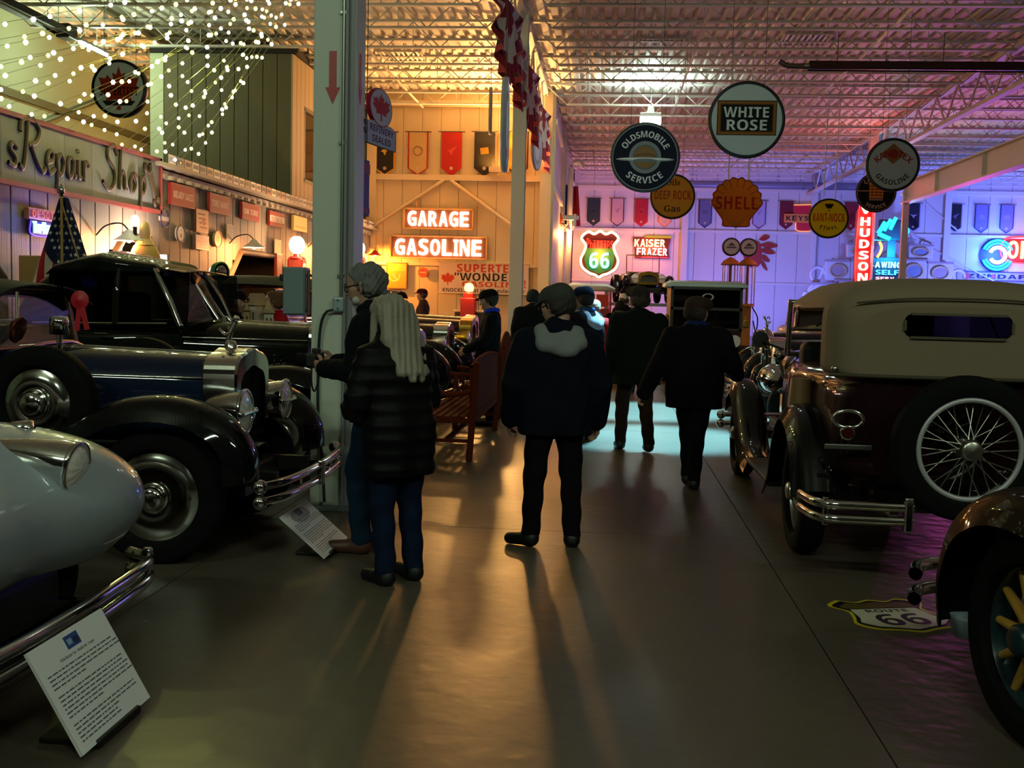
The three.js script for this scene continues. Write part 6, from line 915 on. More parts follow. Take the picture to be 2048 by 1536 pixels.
person('man in navy cap with pale hood and blue lining behind the hooded man', [-0.226,0.000,-12.366].map((v, i) => (i === 1 ? 0 : v)), -PI / 2 - 0.5, { H: 1.75, wide: 1.2, q: 1.2, jacket: cloth(0x14121a), trousers: darkTrousers, hem: 0.72, thick: 0.04, hood: cloth(0x9a94a4), collar: cloth(0x254a86), hair: { mat: mat(0x241f1c, 0.9) }, cap: { mat: cloth(0x10142a) }, nod: 0.1, turnHead: 0.1 });
person('walking person in black coat with blue collar and brown cap', [0.8, 0, -9.45], PI - 0.12, { H: 1.66, wide: 1.22, jacket: cloth(0x060608), trousers: darkTrousers, hem: 0.74, thick: 0.04, collar: cloth(0x10204a), hair: { mat: mat(0x2a1e18, 0.9) }, cap: { mat: cloth(0x33261f), flat: 1 }, shoes: mat(0x1a1a1c, 0.5), turnHead: -0.5, lean: 0.12,
  L: [[0.33, 1.12, -0.06], [0.46, 0.86, 0.02]], R: [[-0.34, 1.14, -0.02], [-0.38, 1.06, 0.25]], legL: [[0.05, 0.5, 0.1], [0.03, 0.12, 0.0], [0.04, 0.05, 0.16]], legR: [[-0.04, 0.5, -0.04], [-0.03, 0.09, -0.1], [-0.04, 0.035, 0.07]] });
person('man in black-green coat walking ahead in the aisle, brown trousers', [0.36, 0, -11.6], PI + 0.15, { H: 1.76, wide: 1.2, q: 1.4, jacket: cloth(0x0c1410), trousers: cloth(0x2a1a12), hem: 0.72, thick: 0.04, hair: { mat: mat(0x3a3028, 0.9) }, cap: { mat: cloth(0x302b28), flat: 1 }, turnHead: 0.4, legL: [[0.12, 0.52, 0.12], [0.13, 0.1, 0.12], [0.14, 0.04, 0.28]], legR: [[-0.1, 0.5, -0.05], [-0.12, 0.12, -0.2], [-0.12, 0.05, -0.05]] });
person('woman in black coat with grey scarf in the middle of the aisle', [0.3, 0, -21.5], PI, { H: 1.62, q: 2, wide: 1.15, jacket: cloth(0x0a0a0c), trousers: darkTrousers, hem: 0.6, thick: 0.04, hood: cloth(0x5a5650), collar: cloth(0x5a5650), hair: { mat: mat(0x14100e, 0.9) } });
person('white-haired person in olive jacket next to the white cap', [0.62, 0, -19.0], PI - 0.2, { H: 1.7, q: 2, wide: 1.15, jacket: cloth(0x3a2f18), trousers: darkTrousers, thick: 0.035, hair: { style: 'wavy', mat: mat(0xc0a49a, 0.8) } });
person('person with a white cap standing before the display truck', [0.42, 0, -24], PI + 0.3, { H: 1.76, q: 2, jacket: cloth(0x16151c), trousers: darkTrousers, hair: { mat: mat(0x4a4038, 0.9) }, cap: { mat: cloth(0xd4d0cc) } });
person('grey-haired person in red and dark jacket left of the aisle', [-0.15, 0, -15.5], PI - 0.3, { H: 1.62, q: 2, wide: 1.1, jacket: cloth(0x8a1418), trousers: darkTrousers, thick: 0.035, hem: 0.72, collar: cloth(0x9a1418), hair: { mat: mat(0x8a6a5c, 0.8) } });
person('man in black cap with bright blue collar and white sleeve', [-1.43, 0, -13.5], -PI / 2 + 0.1, { H: 1.7, q: 1.5, wide: 1.1, jacket: cloth(0x0b0c10), trousers: darkTrousers, collar: cloth(0x1838c8), hair: { mat: mat(0x2a2422, 0.9) }, cap: { mat: cloth(0x101014) }, nod: 0.2, L: [[0.26, 1.12, 0.06], [0.1, 0.98, 0.3]], R: [[-0.26, 1.12, 0.06], [-0.12, 0.98, 0.3]] });
person('person in dark hooded top behind the slim column', [-1.12, 0, -16.8], PI + 0.2, { H: 1.76, q: 2, wide: 1.15, jacket: cloth(0x0b0c0d), trousers: darkTrousers, thick: 0.035, hair: { mat: mat(0x121010, 0.9) } });
person('man in black cap and dark jacket behind the dark sedan', [-3.93, 0, -11.2], PI / 2 - 0.5, { H: 1.62, q: 1.5, wide: 1.2, jacket: cloth(0x08080a), trousers: darkTrousers, hair: { mat: mat(0x2a2220, 0.9) }, cap: { mat: cloth(0x0c0d10) }, L: [[0.27, 1.14, 0.08], [0.16, 1.25, 0.32]], R: [[-0.27, 1.14, 0.08], [-0.1, 1.24, 0.34]] });
person('brown-haired person in a red jacket reaching left behind the dark sedan', [-3.56, 0, -11.5], -PI / 2 + 0.2, { H: 1.63, q: 1.4, jacket: cloth(0xa81218), trousers: darkTrousers, hair: { mat: mat(0x5a3a22, 0.8) }, L: [[0.22, 1.25, 0.24], [0.14, 1.24, 0.5]], R: [[-0.22, 1.25, 0.2], [-0.12, 1.22, 0.44]] });
person('person with a dark red cap behind the cars in the garage bay', [-4.164,1.518,-24.500].map((v, i) => (i === 1 ? 0 : v)), -PI / 2, { H: 1.76, q: 2, jacket: cloth(0x3a2a2a), trousers: darkTrousers, hair: { mat: mat(0x3a2c24, 0.9) }, cap: { mat: cloth(0x3a0d12) } });

// ---- furniture, flags, cards, far displays
function bench(label, pos, len, arch) { // faces -x; back along z
  const t = thing('wooden_bench', label, 'bench', pos), w = M.wood, d = 0.5;
  for (const z of [0, -len]) { obj('leg', bx(0.06, 0.6, 0.06, -d, 0.3, z, 0.008), w, t); obj('leg', tf(bx(0.06, 0.98, 0.06, 0, 0, 0, 0.008), 0.02, 0.49, z, 0, 0, -0.06), w, t);
    obj('armrest', tube([[-d - 0.07, 0.68, z], [-d * 0.6, 0.665, z], [-d * 0.3, 0.66, z], [0.0, 0.69, z]], 0.03, 14, 6), w, t); obj('arm_post', bx(0.05, 0.12, 0.05, -d, 0.63, z, 0.006), w, t);
    obj('stretcher', [bx(d, 0.035, 0.03, -d / 2, 0.2, z, 0.006), bx(d, 0.05, 0.035, -d / 2, 0.4, z, 0.006)], w, t); }
  for (const [x, y] of [[-d, 0.39], [0, 0.39]]) obj('rail', bx(0.035, 0.07, len, x, y, -len / 2, 0.006), w, t); obj('stretcher', bx(0.03, 0.04, len, -d / 2, 0.2, -len / 2, 0.006), w, t);
  for (let i = 0; i < 7; i++) obj('seat_slat', bx(0.062, 0.02, len + 0.02, -d + 0.02 + i * 0.078, 0.44 - 0.01 * Math.sin(i / 6 * PI), -len / 2, 0.005), w, t);
  const s = arch ? new THREE.Shape(new THREE.SplineCurve([[0, 0.48], [0, 0.8], [len * 0.15, 0.98], [len / 2, 1.12], [len * 0.85, 0.98], [len, 0.8], [len, 0.48]].map((q) => new THREE.Vector2(...q))).getPoints(40)) : shape([[0, 0.46], [0, 0.92], [len * 0.3, 0.97], [len * 0.7, 0.97], [len, 0.92], [len, 0.46]]);
  obj('back_panel', tf(ext(s, 0.02, 0.006), -0.01, 0, 0, 0, PI / 2, -0.0), w, t); obj('top_rail', tube(arch ? [[0.0, 0.8, 0], [0, 0.99, -len * 0.15], [0, 1.13, -len / 2], [0, 0.99, -len * 0.85], [0, 0.8, -len]] : [[0, 0.93, 0], [0, 0.985, -len * 0.3], [0, 0.985, -len * 0.7], [0, 0.93, -len]], 0.025, 24, 6), w, t);
  return t;
}
bench('long dark wooden slatted bench with solid back, nearer of the two', [-1.28, 0, -10.45], 2.5, 0);
bench('wooden bench with an arched back, farther of the two', [-1.36, 0, -14.15], 1.7, 1);
// information cards on floor stands
function card(label, pos, w, h, tilt, shadowPatch) {
  const t = thing('info_card', label, 'sign', pos);
  const m = mat(0xffffff, 0.6, 0, { map: tex(512, 360, (c) => {
    c.fillStyle = '#e8e6ec'; c.fillRect(0, 0, 512, 360); c.fillStyle = '#2c4a8c'; c.fillRect(212, 18, 92, 44); c.fillStyle = '#8ba4d0'; c.fillRect(226, 30, 30, 20); c.fillStyle = '#203058'; ell(c, 280, 44, 20, 12, '#1c2c58');
    c.font = 'bold 15px sans-serif'; c.fillStyle = '#35343c'; c.textAlign = 'center'; c.fillText('1934 Motor Car  Model 40  Coupe', 256, 84); let r = 7;
    for (let l = 0; l < 17; l++) { if (l === 4 || l === 11) continue; let x = 36; const end = l === 3 || l === 10 ? 250 : l > 13 ? 300 : 476; while (x < end) { r = (r * 131 + 17) % 997; const k = 10 + r % 34; c.fillStyle = '#55545e'; c.fillRect(x, 100 + l * 14, k, 4.5); x += k + 6; } }
    if (shadowPatch) { ell(c, 250, 60, 150, 50, 'rgba(80,70,95,.45)'); }  // grey shadow painted into the card print
  }) });
  const g = grp('card', t, [0, 0.02, 0]); g.rotation.z = tilt; // local y runs up the card, faces +x
  const f = new THREE.PlaneGeometry(w, h); obj('print', f, m, g, [0.006, h / 2, 0], [0, PI / 2, 0]); obj('board', [bx(0.008, h - 0.035, w, 0, h / 2 + 0.0175, 0), bx(0.008, 0.035, w * 0.18, 0, 0.0175, w * 0.41), bx(0.008, 0.035, w * 0.1, 0, 0.0175, -w * 0.45)], M.paper, g);
  obj('stand', [bx(0.03, 0.03, w * 0.62, 0.0, 0.018, 0, 0.006), bx(0.02, h * 0.75, 0.06, -0.016, h * 0.4, 0, 0.004, 0, 0, tilt * 0.0), bx(0.2, 0.02, 0.3, -0.12, 0.012, 0, 0.004)].map((q, i) => (i === 1 ? tf(q, 0, 0, 0, 0, 0, tilt) : q)), M.black, t);
  return t;
}
card('white printed information card leaning on its black stand before the silver car', [-1.735, 0, -3.7], 0.55, 0.4, 0.52, 0);
card('white information card with a painted grey shadow patch at the couple’s feet', [-1.64, 0, -6.56], 0.57, 0.37, 0.86, 1);
{ // route marker printed on the floor
  const t = thing('floor_decal', 'yellow-edged shield decal reading ROUTE 66 stuck on the floor', 'floor decal', [1.565, 0, -5.73], 0.18 + 0.09);
  const o = [[-0.2, 0.3], [-0.1, 0.25], [0, 0.29], [0.1, 0.25], [0.2, 0.3], [0.3, 0.2], [0.24, 0.08], [0.27, -0.05], [0.31, -0.16], [0.24, -0.26], [0.1, -0.3], [0, -0.34], [-0.1, -0.3], [-0.24, -0.26], [-0.31, -0.16], [-0.27, -0.05], [-0.24, 0.08], [-0.3, 0.2]];
  const s = (k) => shape(o.map(([x, y]) => [x * k, y * k]), true), lay = (g, y) => { g.rotateX(-PI / 2); g.translate(0, y, 0); return g; };
  obj('border', lay(ext(s(0.92), 0.0012, 0), 0.0002), mat(0xb8a417, 0.35), t); obj('black_band', lay(ext(s(0.85), 0.0008, 0), 0.0012), mat(0x14130d, 0.35), t);
  obj('crown', lay(ext(shape([[-0.155, 0.215], [-0.08, 0.19], [0, 0.22], [0.08, 0.19], [0.155, 0.215], [0.225, 0.15], [0.2, 0.11], [-0.2, 0.11], [-0.225, 0.15]]), 0.0006, 0), 0.0019), mat(0x4e3f18, 0.4), t);
  obj('field', lay(ext(shape([[-0.19, 0.095], [0.19, 0.095], [0.21, -0.05], [0.245, -0.13], [0.185, -0.2], [0.08, -0.235], [0, -0.265], [-0.08, -0.235], [-0.185, -0.2], [-0.245, -0.13], [-0.21, -0.05]]), 0.0006, 0), 0.0019), mat(0xb0aa98, 0.35), t);
  const ink = mat(0x1a1916, 0.4); obj('lettering', [lay(tf(fitText('66', 0.27, 0.19, 0.0006), 0, -0.1, 0), 0.0026), lay(tf(fitText('ROUTE', 0.24, 0.05, 0.0006), 0, 0.055, 0), 0.0026)], ink, t);
}
{ // national flag on a pole
  const t = thing('flag', 'star-spangled flag draped from a pole with silver finial behind the sedan', 'flag', [-5.896,2.583,-11.300]), y0 = t.position.y;
  const m = phys(0xffffff, 0.85, 0, { map: tex(512, 512, (c) => {
    c.fillStyle = '#d8ccb4'; c.fillRect(0, 0, 512, 512); c.fillStyle = '#b01828'; for (let i = -4; i < 14; i++) { c.beginPath(); c.moveTo(i * 84, 150); c.lineTo(i * 84 + 40, 150); c.lineTo(i * 84 + 130, 512); c.lineTo(i * 84 + 90, 512); c.fill(); }
    c.fillStyle = '#131a3c'; c.beginPath(); c.moveTo(0, 0); c.lineTo(512, 0); c.lineTo(512, 330); c.lineTo(250, 330); c.lineTo(110, 280); c.lineTo(0, 190); c.fill();
    for (let j = 0; j < 9; j++) for (let i = 0; i < 9; i++) { const x = 30 + i * 58 + (j % 2) * 29, y = 60 + j * 32; if (y > 320 || (x < 230 && y > 170 + x * 0.55)) continue; c.fillStyle = '#d6d2c4'; c.beginPath(); for (let k = 0; k < 10; k++) { const a = k * PI / 5 - PI / 2, r = k % 2 ? 8 : 14; c.lineTo(x + Math.cos(a) * r * 1.3, y + Math.sin(a) * r * 0.7); } c.fill(); }
  }) });
  obj('cloth', shell((u, v) => { const x = u - 0.52, vv = 0.02 + v, w = 0.06 + 0.8 * vv; return [x * w + (u < 0.3 ? -0.02 * v : 0), -1.25 * v * (1 + 0.0 * u), 0.09 * Math.sin(u * 17) * (0.25 + v * 0.8) - 0.05]; }, 44, 20, 0.006, [1, -1]), m, t);
  t.children[0].geometry.attributes.uv.array.forEach((q, i, a) => { if (i % 2) a[i] = 1 + q; });
  obj('pole', rod([0, -y0 + 0.02, 0], [0, 0.04, 0], 0.016, 10), mat(0xb08a4a, 0.4), t); obj('finial', [lathe([[0.001, 0.15], [0.02, 0.13], [0.034, 0.09], [0.034, 0.05], [0.02, 0.03], [0.026, 0.02], [0.001, 0]], 16)], M.chrome, t); obj('fringe', tube([[0.0, 0, 0.03], [0.12, -0.34, 0.06], [0.23, -0.66, 0.08]], 0.008, 16, 5), mat(0xb8924a, 0.6), t);
  obj('base', lathe([[0.001, 0.08], [0.05, 0.07], [0.18, 0.03], [0.2, 0], [0.001, 0]], 24), M.brass, t, [0, -y0, 0]);
}
// fan bunting under the girder
{
  const bm = phys(0xffffff, 0.85, 0, { map: tex(256, 256, (c) => { c.fillStyle = '#8e1220'; c.fillRect(0, 0, 256, 256); c.fillStyle = '#cfc4be'; c.beginPath(); c.moveTo(0, 60); for (let i = 0; i <= 16; i++) c.lineTo(i * 16, i % 2 ? 100 : 160); c.lineTo(256, 40); for (let i = 16; i >= 0; i--) c.lineTo(i * 16, i % 2 ? 40 : 70); c.fill(); c.fillStyle = '#14131a'; for (let i = 0; i < 8; i++) { c.beginPath(); c.moveTo(i * 32 + 4, 30); c.lineTo(i * 32 + 16, 88); c.lineTo(i * 32 + 28, 30); c.fill(); } c.fillStyle = '#8e1220'; c.fillRect(0, 0, 256, 34); }) });
  const w = 1.45, fan = shell((u, v) => { const a = PI * u, r = 0.02 + v, e = 1 - 0.1 * Math.abs(Math.sin(a * 8)); return [0.09 * Math.cos(u * PI * 16) * (0.15 + v), -Math.sin(a) * 1.5 * r * e, -Math.cos(a) * w * r * e]; }, 64, 8, 0.008, [1, 1]);
  const lab = ['nearest fan of red, white and dark bunting under the roof girder', 'second fan of bunting along the girder, left of the slim column top', 'third fan of bunting along the girder, right of the slim column top', 'fourth fan of bunting along the girder toward the bay corner', 'fifth fan of bunting along the girder near the bay corner', 'farthest small fan of bunting at the bay corner'];
  let b0; lab.forEach((l, i) => { const b = i ? b0.clone() : thing('bunting', l, 'bunting', [-1.9, 6.93, -19.6], 0, 'bunting fans'); if (!i) { obj('cloth', fan, bm, b); obj('cord', rod([0, 0.0, -1.34], [0, 0.0, 1.34], 0.01, 6), M.wire, b); b0 = b; } else { b.name = numbered('bunting'); tag(b, l); scene.add(b); } b.position.z = -19.6 - i * 2.72; b.rotation.y = (i % 2 ? 0.06 : -0.05); });
}
{ // carved script sign on the shop front
  const t = thing('shop_sign', 'long weathered board sign with carved script reading Repair Shop', 'sign', [-7.36, 3.3, -13.37], PI / 2), bmt = mat(new THREE.Color().setRGB(0.2, 0.19, 0.2), 0.75, 0, { bumpMap: woodBump, bumpScale: 0.004 }), ink = mat(0x3a2817, 0.6), red = mat(0x7c1820, 0.55);
  for (let i = 0; i < 10; i++) obj('plank', bx(0.772, 0.8, 0.05, -3.48 + i * 0.775, 0, 0, 0.006), i % 3 ? bmt : (M.plank2 ??= mat(new THREE.Color().setRGB(0.17, 0.16, 0.165), 0.75, 0, { bumpMap: woodBump, bumpScale: 0.004 })), t);
  obj('frame', [bx(7.84, 0.06, 0.1, 0, 0.42, 0.01), bx(7.84, 0.06, 0.1, 0, -0.42, 0.01), bx(0.07, 0.9, 0.1, 3.9, 0, 0.01), bx(0.07, 0.9, 0.1, -3.9, 0, 0.01)], red, t);
  const Gl = { s: [[[0.18, 0.22], [0.08, 0.27], [0.02, 0.2], [0.14, 0.1], [0.12, 0], [-0.02, 0.02]]], R: [[[0.14, 0.6], [0.1, 0.3], [0.02, 0.0], [-0.08, 0.02]], [[-0.04, 0.44], [0.0, 0.58], [0.24, 0.64], [0.42, 0.52], [0.34, 0.36], [0.14, 0.3]], [[0.2, 0.32], [0.34, 0.12], [0.48, 0.0], [0.56, 0.05]]], e: [[[0, 0.13], [0.14, 0.18], [0.15, 0.27], [0.05, 0.28], [-0.01, 0.14], [0.06, 0], [0.2, 0.07]]], p: [[[0, 0.28], [0.02, 0.0], [0.0, -0.24]], [[0.02, 0.2], [0.11, 0.28], [0.19, 0.17], [0.12, 0.02], [0.03, 0.05]]], a: [[[0.18, 0.24], [0.08, 0.28], [0, 0.14], [0.06, 0], [0.16, 0.1], [0.18, 0.26], [0.19, 0.06], [0.26, 0.03]]], i: [[[0, 0.27], [0.0, 0.06], [0.09, 0.03]], [[0.0, 0.38], [0.012, 0.4]]], r: [[[0, 0.28], [0.01, 0.1], [0, 0]], [[0.01, 0.16], [0.08, 0.27], [0.16, 0.23]]], S: [[[0.42, 0.5], [0.32, 0.63], [0.14, 0.57], [0.12, 0.42], [0.32, 0.27], [0.33, 0.08], [0.16, -0.04], [-0.04, 0.06]]], h: [[[0.06, 0.64], [0.02, 0.3], [0.0, 0.0]], [[0.01, 0.16], [0.1, 0.28], [0.18, 0.2], [0.18, 0.04], [0.24, 0.02]]], o: [[[0.1, 0.28], [0.0, 0.14], [0.09, 0], [0.2, 0.13], [0.12, 0.28], [0.24, 0.27]]] };
  const put = (ch, x) => { const g = grp('letter', t, [x, -0.2, 0.045]); for (const q of Gl[ch]) obj('stroke', tf(tube(q.map(([a, b]) => [a, b, 0]), 0.036, 26, 6), 0, 0, 0, 0, 0, 0, [1, 1, 0.6]), ink, g); };
  let x = -0.62; for (const [c, a] of [['s', 0.3], ['R', 0.6], ['e', 0.25], ['p', 0.28], ['a', 0.3], ['i', 0.16], ['r', 0.62], ['S', 0.5], ['h', 0.36], ['o', 0.36], ['p', 0.3]]) { put(c, x); x += a; }
  obj('wrench', [tf(bx(0.07, 0.5, 0.04, 0, 0, 0, 0.01), 3.55, -0.02, 0.05, 0, 0, 0.5), tf(new THREE.TorusGeometry(0.09, 0.035, 8, 20, 4.4), 3.38, 0.25, 0.05, 0, 0, 2.6), tf(new THREE.TorusGeometry(0.08, 0.035, 8, 20, 4.4), 3.72, -0.28, 0.05, 0, 0, -0.4)], ink, t);
}
{ // licence plates standing along the cornice
  const cols = [0xb9b2b0, 0x6a5a58, 0xa88a78, 0x8a8a9a, 0xc8b8a0, 0x5a6a86, 0x94504a, 0xd0c8c0].map((c) => mat(c, 0.5)), pg = ext(shape([[-0.15, 0], [0.15, 0], [0.15, 0.15], [-0.15, 0.15]]), 0.006, 0.002), bar = [0, 1, 2, 3].map((i) => bx(0.035, 0.07, 0.004, -0.09 + i * 0.06, 0.075, 0.01)), bgeo = mg(bar), ink = mat(0x3a3034, 0.5);
  for (let i = 0; i < 46; i++) { const t = thing('license_plate', 'old licence plate standing in the row along the shop cornice', 'license plate', [-7.24, 3.692, -17.55 - i * 0.345], PI / 2, 'licence plates along the shop cornice'); t.rotation.z = 0; obj('plate', pg, cols[(i * 5 + (i >> 2)) % 8], t); obj('embossing', bgeo, ink, t); }
}
{ // vintage air pump by the shop
  const p = [-6.750,2.187,-15.368], t = thing('air_pump', 'cream vintage air pump with arched top and lit bulb by the shop', 'air pump', [p[0], 0, p[2]], 0.5), c = mat(0xb8934e, 0.45);
  obj('cabinet', [bx(0.5, 1.5, 0.4, 0, 0.75, 0, 0.05)], c, t); obj('face_panel', bx(0.36, 0.62, 0.04, 0, 1.75, 0.2, 0.02), M.cream2, t); obj('upper_case', loft([[0, 1.42, 0.26], [0, 1.6, 0.24], [0, 2.1, 0.22], [0, 2.24, 0.16], [0, 2.3, 0.08]].map(([x, y, w]) => Array.from({ length: 20 }, (_, i) => { const a = -i / 20 * 2 * PI; return [Math.cos(a) * w, y, Math.sin(a) * w * 0.8]; }))), c, t);
  obj('crest', [sp(0.09, 0, 2.42, 0, 0.9, 2.1, 0.7), cy(0.1, 0.14, 0.08, 16, 0, 2.3, 0)], mat(0xd0a868, 0.4), t); obj('lamp_bulb', sp(0.07, -0.14, 2.6, 0.04, 0.9, 1.3, 0.9, 12), glow(0xffe8c0, 5), t); obj('lamp_neck', rod([-0.14, 2.3, 0.02], [-0.14, 2.54, 0.04], 0.03), M.black, t); obj('handle', [sp(0.06, 0.27, 1.9, 0.05), sp(0.06, -0.27, 1.9, 0.05)], c, t);
}
{ const p = [-4.716,1.854,-12.900], t = thing('signal_lamp', 'round green-backed chrome signal lamp on a post behind the dark sedan', 'lamp', p, 0.9); obj('housing', lathe([[0.001, -0.14], [0.08, -0.12], [0.115, -0.04], [0.12, 0.03], [0.1, 0.04]], 24).rotateX(PI / 2), mat(0x1e6a20, 0.35), t); obj('lens', lathe([[0.001, 0.05], [0.06, 0.045], [0.1, 0.02], [0.001, 0.01]], 24).rotateX(PI / 2), M.chrome, t); obj('post', [rod([0, -0.1, -0.03], [0, -p[1] + 0.02, -0.03], 0.02), cy(0.15, 0.17, 0.03, 20, 0, -p[1] + 0.015, -0.03)], M.black, t); }
{ const p = [-7.0, 0, -13.35], t = thing('cream_cabinet', 'tall cream cardboard-coloured cabinet at the far left by the shop', 'cabinet', p); obj('carcass', bx(0.6, 2.0, 0.9, 0, 1.0, 0, 0.02), mat(0xa98450, 0.7), t); obj('door', bx(0.03, 1.8, 0.42, 0.31, 1.0, 0.22, 0.008), mat(0xb08c56, 0.7), t); obj('door', bx(0.03, 1.8, 0.42, 0.31, 1.0, -0.22, 0.008), mat(0xb08c56, 0.7), t); obj('handle', [cy(0.012, 0.012, 0.14, 8, 0.34, 1.0, 0.04), cy(0.012, 0.012, 0.14, 8, 0.34, 1.0, -0.04)], M.steel, t); }
{ const t = thing('work_table', 'small table covered with pale paper models behind the dark sedan', 'table', [-3.72, 0, -11.3]); obj('table_top', bx(0.34, 0.03, 0.3, 0, 1.2, 0, 0.01), M.cream2, t); for (const [x, z] of [[-0.14, 0.12], [0.14, 0.12], [-0.14, -0.12], [0.14, -0.12]]) obj('leg', bx(0.03, 1.185, 0.03, x, 0.593, z, 0.005), M.wood, t); }
[[-3.83, 0.2, 0.1, 0.1, 'left paper house model on the small table', 0xc8a880], [-3.72, 0.26, 0.1, -0.3, 'middle paper house model on the small table', 0xcdbba8], [-3.6, 0.18, 0.1, 0.4, 'right paper house model on the small table', 0xd4ccc0]].forEach(([x, h, w, r, l, c]) => { const t = thing('paper_model', l, 'paper model', [x, 1.216, -11.3], r); obj('walls', bx(w, h, 0.2, 0, h / 2, 0), mat(c, 0.7), t); obj('roof', tf(ext(shape([[-w * 0.62, 0], [w * 0.62, 0], [0, 0.12]]), 0.26, 0.004), 0, h, -0.13), mat(0xb89a72, 0.7), t); obj('window', [bx(w * 0.22, h * 0.3, 0.006, -w * 0.22, h * 0.55, 0.102), bx(w * 0.22, h * 0.3, 0.006, w * 0.22, h * 0.55, 0.102)], mat(0x6a5a4a, 0.6), t); });
// inside the shop doorways
{ const t = thing('shelf_unit', 'dark shelf unit with pale cartons inside the lit shop doorway', 'shelf', [-9.6, 0, -22.8]); obj('frame', [-1.4, 0, 1.4].map((z) => bx(0.4, 2.0, 0.05, 0, 1.0, z)), M.wood, t); for (const y of [0.3, 0.85, 1.4, 1.95]) obj('shelf', bx(0.42, 0.03, 2.85, 0, y, 0), M.wood, t); }
[[0.87, -22.2, 0.3, 0x8a7a58], [0.87, -22.9, 0.34, 0x6a5a34], [1.42, -22.4, 0.26, 0x7a6a40], [0.32, -23.2, 0.36, 0x6a7a9a]].forEach(([y, z, h, c], i) => { const t = thing('carton', ['tan carton on the middle shelf inside the shop doorway', 'brown carton beside the tan one on the middle shelf', 'olive carton on the top shelf inside the shop doorway', 'blue-grey carton on the lowest shelf inside the shop doorway'][i], 'box', [-9.6, y, z]); obj('box', bx(0.3, h, 0.44, 0, h / 2, 0, 0.01), mat(c, 0.7), t); obj('tape', bx(0.302, 0.004, 0.05, 0, h + 0.001, 0), M.cream2, t); });
// far display: car on a lift, wagon, truck, pumps, organ
{ const t = thing('display_lift', 'four-post display lift carrying the old black car at the far end', 'lift', [1.4, 0, -36.2]); for (const [x, z] of [[-1.35, 1], [1.35, 1], [-1.35, -1], [1.35, -1]]) obj('post', bx(0.14, 2.1, 0.14, x, 1.05, z, 0.01), M.grey, t); obj('deck', [bx(2.9, 0.1, 0.5, 0, 1.5, 0.72), bx(2.9, 0.1, 0.5, 0, 1.5, -0.72), bx(0.1, 0.1, 2.2, -1.35, 1.5, 0), bx(0.1, 0.1, 2.2, 1.35, 1.5, 0)], M.grey, t); }
classicCar('old black car with upright windshield raised on the display lift', [1.35, 1.55, -35.6], -PI / 2 + 0.12, { color: 0x120c0c, fender: 0x0a0808, top: 'none', wt: 1.6, wheels: 'wood', oldFender: 1, wb: 2.2, hl: 0.8, hy: 1.0, by: 1.0, ly: 0.8, bumper: 0, bright: M.brass });
{ const t = thing('refreshment_wagon', 'white-roofed wagon with bright coloured panels at the far left of the aisle', 'wagon', [-0.45, 0, -30.5]); obj('roof', loft([-0.72, -0.5, 0, 0.5, 0.72].map((x) => ring(x, Math.abs(x) > 0.6 ? 0.42 : 0.6, 1.86, Math.abs(x) > 0.6 ? 1.96 : 2.08, 2.4, 8))), mat(0xc8d6d4, 0.4), t); for (const x of [-0.6, 0.6]) for (const z of [-0.45, 0.45]) obj('post', rod([x, 0.3, z], [x, 1.9, z], 0.03), M.red, t);
  obj('body', bx(1.2, 0.85, 0.9, 0, 0.95, 0, 0.03), mat(0x8a1a1a, 0.4), t); [[-0.38, 0x2f9a4a], [0, 0xc89a20], [0.38, 0xc03a24]].forEach(([x, c]) => obj('panel', bx(0.34, 0.34, 0.03, x, 1.6, 0.42, 0.01), mat(c, 0.4), t)); obj('glass_case', bx(1.15, 0.42, 0.85, 0, 1.6, 0), M.glass, t); for (const z of [-0.52, 0.52]) for (const x of [-0.4, 0.4]) wheel(t, x, 0.32, z, 0.32, 'wood', M.red, z, 0.1); }
